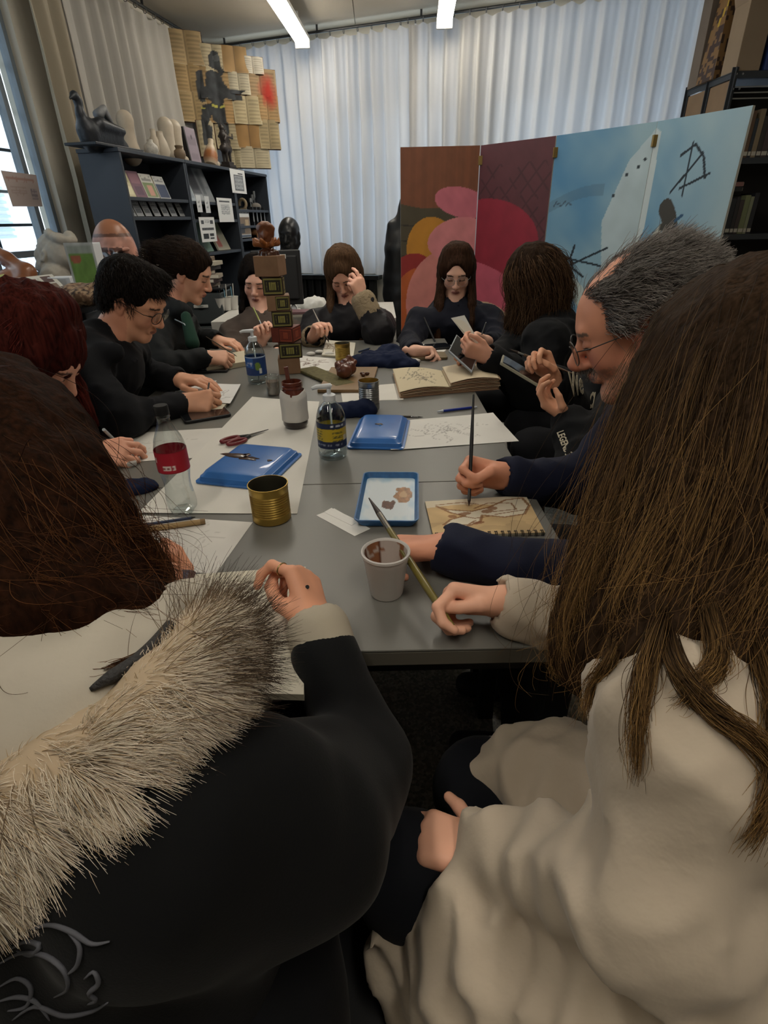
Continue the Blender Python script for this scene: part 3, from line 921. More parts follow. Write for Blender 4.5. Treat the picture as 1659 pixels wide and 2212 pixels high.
bcase_thing('tan_animal', 'small orange-brown animal figure on the far bookcase', 'figurine', 548, 505, zs1[2][2], .06, lambda t: (MB().ball((0, 0, .05), (.055, .025, .03), 12, 8).build('trunk', mat('orange_clay', '7f5636', .6), t, smooth=True), MB().ball((.045, .0, .085), (.022, .02, .022), 10, 6).build('head', mat('orange_clay', '7f5636', .6), t, smooth=True), *[MB().tube([(x, y, 0), (x, y, .04)], .008, 6).build('leg', mat('orange_clay', '7f5636', .6), t) for x in (-.035, .035) for y in (-.012, .012)]))
# ---------------------------------------------------------------- on top of the bookcases
M_gbl = mat('bronze_black', '22252a', .45, .3, var=.2, vscale=30, bump=.4, bscale=60)
def field_obj(name, F, m, parent, label=None, sm=0, cols=None):
    V, Q = F.mesh(sm)
    return mesh_obj(name, V, Q, m, parent, True, cols=cols(V) if cols else None, label=label)
def top_pt(px, dep): 
    s = fpt(px, 330, dep)[0]; return np.array(bw(s, dep, BH))
g0 = top_pt(225, .12)
g = thing('goose_sculpture', 'black goose sculpture with raised neck on the bookcase corner', 'sculpture', g0)
gx = np.array([BD[0], BD[1], 0]); gz = np.array([0, 0, 1.])
MB().box((-.2, -.1, 0), (.26, .1, .014), frame(tuple(g0), tuple(gx), (BN[0], BN[1], 0))).build('base_slab', M_gbl, g, world=True, bevel=.003)
G = lambda a, z, d=0: g0 + gx * a + gz * z + np.array([BN[0], BN[1], 0]) * d
F = Field(g0 - .35, g0 + np.array([.35, .35, .45]), .008)
F.cone(G(-.10, .075), G(.13, .06), .062, .05, k=.02); F.cone(G(.1, .09), G(.25, .022), .045, .012, k=.03)
F.cone(G(-.11, .09), G(-.135, .15), .036, .023, k=.03); F.cone(G(-.135, .15), G(-.13, .205), .022, .019, k=.02); F.cone(G(-.13, .205), G(-.15, .228), .02, .021, k=.02)
F.cone(G(-.15, .228), G(-.195, .208), .018, .007, k=.012)
for d in (-.045, .045): F.cone(G(-.05, .11, d), G(.16, .10, d), .035, .02, k=.02)
F.cone(G(-.1, .02), G(.2, .02), .05, .03, k=.03)
field_obj('goose_body', F, M_gbl, g)
MB().tube([G(.02, .16), G(.08, .2), G(.16, .1)], [.03, .026, .012], 10).build('raised_wing', mat('bronze_pale', '6f7072', .55, .2, var=.2, vscale=40), g, world=True, smooth=True)
M_clay = mat('pale_clay', 'a89c8b', .75, var=.1, vscale=20); M_cream = mat('cream_ceramic', 'b5aa98', .45, var=.08, vscale=25)
h0 = top_pt(284, .17)
t = thing('clay_head_block', 'tan blocky clay head behind the goose tail', 'sculpture', h0)
F = Field(h0 - .12, h0 + np.array([.12, .12, .3]), .008); F.cone(h0 + [0, 0, .03], h0 + [0, 0, .13], .05, .042, k=.02); F.ell(h0 + [0, 0, .185], (.052, .05, .055), k=.03); F.cone(h0 + [0, 0, .0], h0 + [0, 0, .02], .06, .055, k=.02)
field_obj('clay_body', F, M_clay, t)
def vase(label, px, dep, prof, m, name='vase', n=20):
    p = top_pt(px, dep); t = thing(name, label, 'vase', p)
    MB().lathe(prof, n).build('vase_body', m, t, smooth=50)
    MB().lathe([(prof[-1][0] * .99, prof[-1][1] - .004), (prof[-1][0] * 1.08, prof[-1][1]), (prof[-1][0] * .99, prof[-1][1] + .005)], n, cap0=False).build('rim', m, t, smooth=50)
    return t
vase('small round-bellied white vase, closest to the goose', 328, .08, [(.028, 0), (.045, .03), (.042, .055), (.02, .075), (.018, .085)], mat('crackle_white', 'a9a59c', .4, var=.3, vscale=60))
vase('slim pale bottle vase beside the round vase', 338, .13, [(.03, 0), (.042, .05), (.034, .1), (.018, .13), (.016, .16)], M_cream)
vase('cream bottle vase before the boot-shaped one', 352, .10, [(.035, 0), (.05, .04), (.04, .09), (.022, .13), (.02, .15)], M_cream)
vase('small brown pot before the boot vase', 388, .04, [(.028, 0), (.04, .03), (.036, .055), (.022, .065), (.026, .08)], mat('brown_pot', '705f4c', .6))
b0 = top_pt(376, .15)
t = thing('boot_vase', 'cream pair of boot-shaped ceramic vessels', 'vase', b0)
for nm, o_ in (('boot', -.06), ('boot', .05)):
    q = b0 + gx * o_
    F = Field(q - .15, q + np.array([.15, .2, .32]), .008)
    F.cone(q + [0, 0, .045], q + [0, 0, .2], .045, .05, k=.03); F.cone(q + [0, 0, .035], q + gx * .1 + gz * .025, .04, .026, k=.03); F.cone(q + [0, 0, .14], q + [0, 0, .26], .034, .034, sub=True, k=.01)
    F.cone(q + [0, 0, .2], q + [0, 0, .21], .05, .052, k=.01)
    field_obj(nm, F, M_cream, t)
# standing lilac book
s_, _ = fpt(412, 330, .16)
lb = face_book('tall lilac-grey book with black spine standing on the bookcases', s_, BH, .16, .235, blocks('857a84', [(.1, .55, .9, .75, '756a74'), (.45, .72, .58, .8, '4b444c'), (.2, .15, .8, .3, '7a6f79')]), 6, .12, 'book', .03)
p = np.array(bw(s_, .12, BH))
MB().box((-.098, .002, -.034), (-.081, .235, .004), Matrix.Translation(p) @ frame((0, 0, 0), (BD[0], BD[1], 0), tuple(Vector((0, 0, 1)) * math.cos(R(6)) + Vector((BN[0], BN[1], 0)) * math.sin(R(6))))).build('spine', mat('spine_black', '1e1d20', .5), lb, world=True)
# orange and white jug lying tilted
p = top_pt(453, .10)
t = thing('painted_jug', 'orange and white painted jug leaning with open neck', 'jug', p)
Mj = Matrix.Translation((0, 0, .055)) @ Matrix.Rotation(math.atan2(BD[1], BD[0]), 4, 'Z') @ Matrix.Rotation(R(20), 4, 'Y')
def jc(z): return 0
mbj = MB().lathe([(.02, -.05), (.045, -.04), (.056, 0), (.05, .04), (.035, .08), (.02, .11), (.022, .14)], 20, Mj)
zz = np.array([(Mj.inverted() @ Vector(v))[2] for v in mbj.v])
cj = np.where(((zz > -.01) & (zz < .05))[:, None], rgb('8f5a32'), rgb('b3a48e'))
mbj.build('jug_body', vmat('jug', .4, var=.15, vscale=40), t, smooth=50, cols=cj)
MB().tube([(.05 * BD[0], .05 * BD[1], .03), (.12 * BD[0], .12 * BD[1], .028)], [.03, .02], 14).build('spout', M_clay, t, smooth=50)
MB().tube([(.1205 * BD[0], .1205 * BD[1], .028), (.122 * BD[0], .122 * BD[1], .028)], .014, 14).build('spout_hole', mat('dark_hole', '141414', .8), t)
# dark horseman statue
p = top_pt(489, .12)
t = thing('horseman_statue', 'dark carved statue of riders on a stepped base', 'statue', p)
M_st = mat('dark_carving', '2a2421', .5, .1, var=.2, vscale=30)
SM_ = frame(tuple(p), tuple(gx), (BN[0], BN[1], 0))
for i, (w_, z_) in enumerate(((.075, 0), (.065, .022), (.05, .042))):
    MB().box((-w_, -w_ * .7, z_), (w_, w_ * .7, z_ + .02), SM_).build('plinth_step', M_st, t, world=True, bevel=.003)
q = lambda a, d, z: p + gx * a + np.array([BN[0], BN[1], 0]) * d + gz * z
F = Field(p - .14, p + np.array([.14, .14, .42]), .006)
for a in (-.03, .03):
    for d in (-.015, .015): F.cone(q(a, d, .06), q(a, d, .14), .010, .013, k=.008)
F.cone(q(-.045, 0, .155), q(.045, 0, .155), .032, .034, k=.012); F.cone(q(.04, 0, .16), q(.07, 0, .21), .022, .016, k=.012); F.cone(q(.07, 0, .21), q(.095, 0, .2), .016, .009, k=.01)
F.cone(q(-.02, 0, .17), q(-.03, 0, .25), .024, .03, k=.012); F.ell(q(-.03, 0, .295), .022, k=.01); F.cone(q(-.03, .03, .24), q(.03, .03, .22), .012, .009, k=.01); F.cone(q(-.03, -.03, .24), q(-.07, -.03, .21), .012, .009, k=.01)
F.cone(q(.03, 0, .2), q(.025, 0, .24), .02, .022, k=.01); F.ell(q(.025, 0, .275), .017, k=.008); F.cone(q(.03, -.02, .24), q(.09, -.03, .235), .01, .008, k=.008); F.cone(q(.09, -.03, .235), q(.093, -.03, .265), .007, .006, k=.006)
F.cone(q(-.04, 0, .3), q(-.045, 0, .36), .006, .004, k=.006)
field_obj('riders', F, M_st, t)
# ---------------------------------------------------------------- collage of open books across the corner
CA = np.array([-1.60, 5.60]); CB_ = np.array([-.80, 6.00])
CD = (CB_ - CA) / np.linalg.norm(CB_ - CA); CN = np.array([CD[1], -CD[0]])      # towards the viewer
def cpt(px, py):
    r = ray(px, py); k = (CA @ CN) / (r[0] * CN[0] + r[1] * CN[1]); p = CC + r * k
    return float((p[:2] - CA) @ CD), float(p[2])
c6 = lambda x, y: cpt(340 + x / 5.925, 50 + y / 5.925)
colg = thing('book_page_collage', 'collage of old open books painted with a firefighter, hung in the corner', 'artwork', (CA[0], CA[1], BH))
ff = [[(640, 420), (700, 350), (760, 380), (790, 470), (800, 560), (850, 640), (810, 680), (740, 600), (650, 560)],
      [(610, 640), (680, 600), (780, 640), (860, 800), (920, 860), (1130, 870), (1060, 910), (1080, 1000), (960, 1000), (850, 960), (840, 1040), (700, 1030), (620, 960), (600, 850)],
      [(490, 620), (560, 600), (600, 880), (620, 1010), (560, 1020), (510, 960), (490, 780)],
      [(690, 1030), (840, 1030), (860, 1120), (880, 1270), (910, 1300), (920, 1560), (830, 1600), (770, 1300), (700, 1250), (690, 1180), (640, 1300), (700, 1340), (690, 1600), (590, 1560), (550, 1250), (570, 1050)]]
ff = [[c6(*p) for p in poly] for poly in ff]
belt = [[c6(*p) for p in q] for q in ([(690, 1035), (770, 1065), (770, 1095), (690, 1070)], [(800, 1070), (850, 1045), (850, 1080), (800, 1095)], [(560, 1080), (600, 1090), (600, 1105), (560, 1095)])]
mask_ = [c6(*p) for p in [(700, 430), (770, 400), (795, 490), (720, 500)]]
flame = c6(1400, 850); fl2 = c6(1440, 1000); fs = abs(c6(1500, 850)[0] - c6(1300, 850)[0])
pagec = ['a68c63', 'b7a887', 'a07e50', 'a98b5c', '9c7e52', 'b3a98f', 'aa8f62', 'a88452', 'b09f79', 'a18560', 'a58355', 'b5a683', 'b0a07c', '96703f', 'a39069', 'b0a27e', 'b9ac8d', 'c0b8a6']
bks = [(150, 90, 560, 540), (565, 285, 850, 620), (835, 310, 1125, 640), (200, 510, 600, 890), (540, 570, 960, 990), (905, 640, 1160, 910), (250, 870, 690, 1280), (630, 950, 985, 1290), (980, 940, 1300, 1300), (1120, 600, 1500, 940), (1280, 950, 1530, 1250), (540, 1270, 720, 1700), (760, 1290, 1030, 1610), (1010, 1280, 1330, 1590), (1310, 1260, 1540, 1600), (900, 1600, 1080, 1840), (1060, 1590, 1420, 1850), (1090, 470, 1330, 620)]
M_page = vmat('old_page', .85)
M_cov = mat('old_cover', '54381f', .7)
for i, (xa, ya, xb, yb) in enumerate(bks):
    cs, cz = c6((xa + xb) / 2, (ya + yb) / 2)
    sl = .22 * (xb - xa) / 2 * (1 if xa < 1000 else .6)
    s0 = c6(xa, (ya + yb) / 2 - sl)[0]; s1 = c6(xb, (ya + yb) / 2 + sl)[0]
    hz = abs(c6((xa + xb) / 2, ya + sl * .9)[1] - c6((xa + xb) / 2, yb - sl * .9)[1]) / 2
    w, h = s1 - s0, max(2 * hz, .08)
    s0 -= .012; w += .024; h += .035
    z0 = max(cz - h / 2, BH + .012)
    lay = .004 + .006 * (i % 3)
    nx, ny = 26, 30
    u, v = [q.ravel() for q in np.meshgrid(np.linspace(0, 1, nx + 1), np.linspace(0, 1, ny + 1))]
    S = s0 + u * w; Z = z0 + v * (cz + h / 2 - z0)
    c = base(u, pagec[i]) * (1 + .10 * wn(u * 3, v * 3, i)[:, None])
    lines = ((v * 22) % 1 < .45) & (((u > .06) & (u < .45)) | ((u > .55) & (u < .94))) & (v > .08) & (v < .92)
    c[lines & (i not in (2, 13))] *= .86
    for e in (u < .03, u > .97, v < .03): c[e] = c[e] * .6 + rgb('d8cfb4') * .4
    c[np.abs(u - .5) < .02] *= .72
    for poly in ff:
        m = inpoly(S, Z, poly)
        c[m] = rgb('34373a') * (1 + .35 * wn(S[m] * 30, Z[m] * 30)[:, None])
    m = inpoly(S, Z, mask_); c[m] = c[m] * .6 + rgb('85898a') * .4
    for q in belt:
        m = inpoly(S, Z, q); c[m] = rgb('b8b24a')
    d1 = np.hypot(S - flame[0], (Z - flame[1]) * .8); d2 = np.hypot(S - fl2[0], Z - fl2[1])
    a1 = np.clip(1.1 - d1 / (fs * .62) + .25 * wn(S * 40, Z * 25), 0, 1) + .7 * np.clip(1 - d2 / (fs * .55) + .2 * wn(S * 40, Z * 30), 0, 1)
    a1 = np.clip(a1, 0, 1)[:, None] * 1.0
    c = c * (1 - a1) + rgb('b3281a') * a1
    c = np.clip(c * .80 + c.mean(1, keepdims=True) * .10, 0, 1)
    lift = lay + .014 * np.sin(np.pi * np.abs(2 * u - 1)) + .02 * (1 - v) ** 2 * (np.abs(2 * u - 1)) ** 2 * (1 if i % 2 == 0 else .4)
    X = CA[0] + CD[0] * S + CN[0] * lift; Y = CA[1] + CD[1] * S + CN[1] * lift
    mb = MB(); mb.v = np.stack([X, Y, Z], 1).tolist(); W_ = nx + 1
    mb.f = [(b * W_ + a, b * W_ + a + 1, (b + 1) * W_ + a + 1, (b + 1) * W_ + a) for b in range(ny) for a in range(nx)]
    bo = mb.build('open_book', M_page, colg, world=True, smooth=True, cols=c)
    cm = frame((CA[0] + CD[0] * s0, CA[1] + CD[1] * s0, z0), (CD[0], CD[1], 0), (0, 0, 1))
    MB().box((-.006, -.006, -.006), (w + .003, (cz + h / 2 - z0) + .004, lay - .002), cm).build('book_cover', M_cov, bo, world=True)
# ---------------------------------------------------------------- painted folding screen
SH = 1.75
scr = [np.array(p[:2]) for p in (at_z(865, 318, SH), at_z(1039, 314, SH), at_z(1203, 293, SH), at_z(1421, 262, SH), at_z(1628, 227, SH))]
def ellm(u, v, cx, cy, rx, ry, ang=0.0, q=.325):
    a = R(ang); x = (u - cx) * q; y = v - cy
    X = x * math.cos(a) + y * math.sin(a); Y = -x * math.sin(a) + y * math.cos(a)
    return (X / (rx * q)) ** 2 + (Y / ry) ** 2 < 1
def pn(u, v, k, s=0.): return wn(u * k, v * k * 2.6, s)[:, None]
def panel1(u, v):
    c = base(u, '7a4a33') * (1 + .06 * wn(u * 30, v * 2)[:, None])
    m = v < .80 - .02 * np.sin(u * 4); c[m] = rgb('4a4333')
    for y in (.72, .66, .6, .5): stroke(c, u, v, [(0, y), (.4, y - .01)], .0025, '2e2a22', .33)
    m = ellm(u, v, .42, .62, .34, .13, 10); c[m] = rgb('b97f2a')
    m = ellm(u, v, .18, .42, .42, .19, 0); c[m] = rgb('8f2b2a')
    m = ellm(u, v, .24, .38, .36, .17, 0); c[m] = rgb('b45a2c')
    m = ellm(u, v, .62, .40, .55, .22, 0); c[m] = rgb('c98079')
    m = ellm(u, v, .80, .80, .36, .055, -12); c[m] = rgb('c06a78')
    m = ellm(u, v, .78, .66, .42, .085, 8); c[m] = rgb('cc7f83')
    m = (v < .22) & (u < .3); c[m] = rgb('4d4260')
    m = (v < .3) & (u > .5); c[m] = rgb('b9a58c')
    return np.clip(c * (1 + .05 * pn(u, v, 14)), 0, 1)
def panel2(u, v):
    c = base(u, '562e35')
    X = u * 5; Y = v * 14
    d = np.abs(((X + Y) % 1) - .5) < .07; e = np.abs(((X - Y) % 1) - .5) < .07
    m = (d | e) & (v < .93) & (wn(u * 9, v * 20) > -.2); c[m] *= .82
    m = ellm(u, v, .2, .66, .72, .15, -6); c[m] = rgb('8a2436')
    m = ellm(u, v, .0, .47, .8, .10, -12); c[m] = rgb('b55467')
    m = ellm(u, v, .15, .25, .6, .16, 0); c[m] = rgb('c9b391')
    return np.clip(c * (1 + .06 * pn(u, v, 12)), 0, 1)
def cloudy(u, v, s):
    k = np.clip(.5 + .55 * wn(u * 2.2 + s, v * 5.5) + .2 * wn(u * 7, v * 18, s), 0, 1)[:, None]
    return rgb('4f83aa') * (1 - k) + rgb('8fadbb') * k
def panel3(u, v):
    c = cloudy(u, v, 0.)
    m = inpoly(u, v, [(.62, .72), (.8, .9), (1.01, .985), (1.01, .3), (.75, .35), (.7, .55)]); c[m] = rgb('a9bcc4') * (1 + .05 * pn(u, v, 9)[m])
    m = np.abs(v - .77 - .05 * np.sin(u * 3)) < .018; m &= u < .6; c[m] = c[m] * .7 + rgb('47606f') * .3
    m = inpoly(u, v, [(.25, .53), (.3, .56), (.62, .47), (.8, .4), (.5, .42)]); c[m] = rgb('b3c2c0')
    stroke(c, u, v, [(.16, .545), (.72, .635)], .0035, '16242e', .33); stroke(c, u, v, [(.22, .6), (.68, .575)], .0035, '16242e', .33)
    stroke(c, u, v, [(.36, .64), (.33, .6), (.38, .56), (.5, .535)], .004, '16242e', .33)
    for p in ((.7, .8), (.8, .86), (.9, .88), (.95, .9)): c[ellm(u, v, p[0], p[1], .014, .005)] = rgb('26323a')
    for i in range(6): stroke(c, u, v, [(.06 + i * .035, .775 + .006 * (i % 2)), (.085 + i * .035, .79 - .007 * (i % 3))], .0025, '41586a', .33)
    return np.clip(c, 0, 1)
def panel4(u, v):
    c = cloudy(u, v, 2.5)
    k = np.clip(u * 1.1, 0, 1)[:, None]; c = c * (1 - k * .75) + rgb('a3b6bb') * k * .75
    m = inpoly(u, v, [(-.01, .985), (.07, .97), (.08, .7), (-.01, .62)]); c[m] = rgb('b4c2c6')
    m = inpoly(u, v, [(-.01, .5), (.1, .64), (.3, .72), (.34, .5), (.3, .3), (-.01, .3)]); c[m] = rgb('a8aaa2')
    th = np.linspace(-1.1, 1.1, 12); pts = [(.16 + .32 * math.cos(a), .56 + .22 * math.sin(a)) for a in th]
    stroke(c, u, v, pts, .028, '3a3935', .33)
    for a in th[1:-1:2]: c[(np.abs(u - (.08 + .31 * math.cos(a))) < .04) & (np.abs(v - (.56 + .22 * math.sin(a))) < .011)] = rgb('3a3935')
    stroke(c, u, v, [(.32, .80), (.6, .9)], .0035, '16242e', .33); stroke(c, u, v, [(.47, .93), (.47, .79)], .0035, '16242e', .33); stroke(c, u, v, [(.42, .81), (.72, .845)], .0035, '16242e', .33)
    stroke(c, u, v, [(.36, .9), (.5, .925), (.62, .89), (.68, .835)], .004, '16242e', .33)
    for a, b in (((.45, .72), (.52, .735)), ((.47, .7), (.48, .705)), ((.49, .68), (.48, .65))): stroke(c, u, v, [a, b], .005, '2a4f6d', .33)
    return np.clip(c, 0, 1)
M_cv = vmat('canvas_paint', .6, bump=.25, bscale=220, bdist=.001)
sc_ = thing('painted_folding_screen', 'folding screen of four abstract painted panels, brown to pale blue', 'screen', (scr[2][0], scr[2][1], 0))
M_pe = mat('panel_edge', 'c9c9c4', .6)
for i, fn in enumerate((panel1, panel2, panel3, panel4)):
    a, b = scr[i], scr[i + 1]; w = np.linalg.norm(b - a) - (.006 if i < 2 else .002)
    M = frame((a[0], a[1], 0.02), (b[0] - a[0], b[1] - a[1], 0), (0, 0, 1))
    po = paint('painted_panel', 110, 300, w, SH - .02, fn, M_cv, sc_, M, True, label=['brown panel with rounded pink shapes', 'maroon panel with a crimson shape', 'sky blue panel with a pale shape', 'pale blue panel with a dark arc'][i])
    MB().box((0, 0, -.02), (w, SH - .02, -.0015), M).build('panel_board', M_pe, po, world=True)
M_brass = mat('brass', 'a08653', .35, .8)
for i, zz in ((1, 1.66), (1, .5), (2, 1.66), (2, .5), (3, 1.66), (3, .5)):
    p = scr[i]
    MB().box((-.014, -.016, zz - .028), (.014, .004, zz + .028), Matrix.Translation((p[0], p[1], 0))).build('hinge', M_brass, sc_, world=True, bevel=.002)
# black puffer jacket hanging at the screen's edge
jp = np.array([scr[0][0] + .05, scr[0][1] + .20, 0])
jk = thing('puffer_jacket', 'black quilted jacket hanging beside the brown panel', 'jacket', (jp[0], jp[1], .35))
F = Field(jp + [-.3, -.2, .3], jp + [.25, .2, 1.6], .014)
F.cone(jp + [.02, 0, 1.42], jp + [-.03, 0, 1.1], .06, .12, k=.06); F.cone(jp + [-.03, 0, 1.1], jp + [-.02, 0, .5], .125, .15, k=.06); F.cone(jp + [-.1, 0, 1.25], jp + [-.13, .02, .75], .05, .06, k=.04)
F.cone(jp + [.02, 0, 1.42], jp + [.02, 0, 1.5], .04, .02, k=.03)
F.warp(lambda x, y, z: -.004 * np.abs(np.sin(z * 30 + 2 * x)) + .008 * wn(x, y, z, s=9))
field_obj('quilted_shell', F, mat('black_nylon', '111214', .45, bump=.3, bscale=40), jk)
MB().tube([jp + [.02, 0, 1.5], jp + [.03, 0, 1.56], jp + [.05, -.03, 1.58]], .004, 6).build('hanging_loop', mat('black_nylon', '111214'), jk, world=True)
MB().tube([jp + [.05, -.03, 1.58], jp + [.06, -.18, 1.58]], .008, 8).build('hook', M_brass, jk, world=True)
# ---------------------------------------------------------------- metal shelving on the right
SX, SY, SZ = 2.27, 4.265, 2.10
M_ang = mat('slotted_angle', '3a3f45', .5, .4); M_card = mat('cardboard', '7d6852', .85, var=.08, vscale=10); M_blk0 = mat('dark_divider', '1d1b1a', .8); M_bolt = mat('bolt', 'a5a8aa', .35, .8)
rack = thing('metal_shelving', 'grey slotted-angle shelving with cardboard side panels behind the pale blue panel', 'shelf', (SX + .4, SY + .38, 0))
for x in (SX, SX + .8):
    for y in (SY, SY + .29, SY + .58):
        MB().box((x - .02, y - .003, 0), (x + .02, y + .003, SZ)).build('post', M_ang, rack, world=True)
        MB().box((x - .003, y - .02, 0), (x + .003, y + .02, SZ - .001)).build('post_flange', M_ang, rack, world=True)
rz = [2.08, fpt.__wrapped__(0, 0)[1] if hasattr(fpt, '__wrapped__') else at_y(1640, 340, SY)[2], at_y(1625, 505, SY)[2], .75, .3]
for z in rz:
    MB().box((SX - .02, SY - .004, z - .035), (SX + .82, SY + .0, z)).build('shelf_lip', M_ang, rack, world=True)
    MB().box((SX - .01, SY, z - .006), (SX + .81, SY + .585, z)).build('shelf_plate', M_ang, rack, world=True)
    MB().box((SX - .006, SY, z - .035), (SX - .002, SY + .585, z)).build('shelf_lip', M_ang, rack, world=True)
for z0, z1 in ((rz[1] + .002, 2.04), (rz[2] + .002, rz[1] - .04)):
    for y in (SY + .022, SY + .312):
        MB().box((SX + .002, y, z0), (SX + .008, y + .246, z1)).build('cardboard_panel', M_card, rack, world=True)
MB().box((SX + .01, SY + .27, .3), (SX + .79, SY + .276, 2.04)).build('divider_panel', M_blk0, rack, world=True)
for y in (SY, SY + .29, SY + .58):
    for z in (2.065, 2.0, 1.93):
        MB().ball((SX - .008, y + .012, z), .006, 8, 6).build('bolt', M_bolt, rack, world=True)
for x in (.01, .05):
    for z in (2.065, 1.99): MB().ball((SX + x, SY - .006, z), .006, 8, 6).build('bolt', M_bolt, rack, world=True)
bc = ['2c2a2c', '3e3534', '6d7455', '7b7f68', '22242b', '4a2f2a', '5b4636', '2a3138', '7d6f5a', '33302e', '44383a', '1f2329']
def spine_row(z, n, h0, h1, labbase, x0=SX + .03):
    x = x0; words = ['first', 'second', 'third', 'fourth', 'fifth', 'sixth', 'seventh', 'eighth', 'ninth', 'tenth', 'eleventh', 'twelfth']
    for i in range(n):
        w = .018 + .022 * rnd.random(); h = h0 + (h1 - h0) * rnd.random()
        t = thing('upright_book', '%s upright book from the post end on the %s' % (words[i], labbase), 'book', (x + w / 2, SY + .1, z), group='books on the metal shelving')
        MB().box((-w / 2, -.09, 0), (w / 2, .09, h)).build('cover', mat('spine_%d' % (i % 12 if labbase[0] == 'u' else (i + 5) % 12), bc[(i if labbase[0] == 'u' else i + 5) % 12], .55), t, bevel=.002)
        MB().box((-w / 2 + .002, -.0915, .012), (w / 2 - .002, -.0902, .035)).build('spine_label', mat('spine_tag', 'b0aca0', .7), t)
        x += w + .002
spine_row(rz[1], 12, .2, .27, 'upper metal shelf'); spine_row(rz[2], 12, .19, .26, 'middle metal shelf')
for i, (l, z) in enumerate((('book lying flat, black, on the middle metal shelf row', 0), ('book lying flat, pinkish, on the middle metal shelf row', .03))):
    t = thing('flat_book', l, 'book', (SX + .14, SY + .1, rz[2] + .262 + z))
    MB().box((-.11, -.08, 0), (.11, .08, .027)).build('cover', mat('flat_%d' % i, ['202023', '7d5a57'][i], .5), t, bevel=.002); MB().box((-.108, -.0785, .004), (.111, .0785, .023)).build('page_block', mat('book_paper', 'cfc8b8'), t)
for k in range(3):
    MB().tube([(SX + .02, SY - .006, 2.0 - .03 * k), (SX + .8, SY - .006, 2.0 - .03 * k)], .004, 6).build('wire_rod', M_bolt, rack, world=True)
# boxes on top of the shelving
def carton(label, lo, hi, cols, name='cardboard_box', flaps=True, rz_=0):
    c = ((lo[0] + hi[0]) / 2, (lo[1] + hi[1]) / 2, lo[2]); t = thing(name, label, 'box', c, rz_)
    w, d, h = [(hi[i] - lo[i]) for i in range(3)]
    m = mat('carton_' + cols, cols, .85, var=.06, vscale=8)
    MB().box((-w / 2, -d / 2, 0), (w / 2, d / 2, h)).build('carton_body', m, t, bevel=.003)
    if flaps:
        MB().box((-w / 2, 0, 0), (w / 2, .004, .12), Matrix.Translation((0, -d / 2, h - .001)) @ Matrix.Rotation(R(25), 4, 'X')).build('flap', m, t)
        MB().box((0, -d / 2, 0), (.004, d / 2, .11), Matrix.Translation((-w / 2, 0, h - .001)) @ Matrix.Rotation(R(-20), 4, 'Y')).build('flap', m, t)
    return t
TZ2 = 2.081
carton('tall grey-brown carton on the shelving, at the curtain side', (SX - .02, SY + .44, TZ2), (SX + .17, SY + .565, TZ2 + .5), '6c6259', flaps=False)
t = thing('mosaic_board', 'brown and yellow pixel-patterned board on the shelving', 'board', (SX + .05, SY + .3, TZ2))
def mosaic(u, v):
    i = np.floor(u * 9).astype(int); j = np.floor(v * 22).astype(int)
    hsh = np.modf(np.abs(np.sin(i * 12.9898 + j * 78.233) * 43758.5453))[0]
    c = np.where((hsh < .3 + .4 * v)[:, None], rgb('7a5c34'), rgb('36231a'))
    y = (np.abs(i - 4 - np.floor((j - 15) * .5)) < 1) & (j > 12)
    c = np.where(y[:, None], rgb('b99a2e'), c); return c
paint('mosaic_face', 72, 176, .22, .50, mosaic, M_print, t, frame((SX - .03, SY + .42, TZ2), (0, -1, 0), (.1, 0, 1)), True)
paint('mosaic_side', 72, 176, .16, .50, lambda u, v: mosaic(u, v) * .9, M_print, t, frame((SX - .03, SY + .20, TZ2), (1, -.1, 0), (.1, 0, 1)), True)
MB().box((0, 0, -.15), (.215, .5, -.002), frame((SX - .03, SY + .42, TZ2), (0, -1, 0), (.1, 0, 1))).build('board_core', M_card, t, world=True)
carton('open carton with raised flaps at the shelving corner', (SX + .0, SY + .0, TZ2), (SX + .15, SY + .17, TZ2 + .34), '8b7a66')
t = thing('blue_file_box', 'dark blue file box on the shelving corner', 'box', (SX + .34, SY + .10, TZ2))
MB().box((-.16, -.1, 0), (.2, .12, .34)).build('box_body', mat('file_blue', '23376b', .5), t, bevel=.004); MB().ball((-.1, -.104, .2), (.014, .006, .02), 8, 6).build('finger_ring', M_bolt, t)
t = thing('blue_folder', 'blue folder standing tall behind the file box', 'folder', (SX + .32, SY + .32, TZ2))
MB().box((-.1, -.08, 0), (.2, .08, .6)).build('folder_body', mat('folder_blue', '2c4a86', .5), t, bevel=.004); MB().box((.04, -.083, .1), (.06, -.0805, .55)).build('spine_strip', M_pe, t)
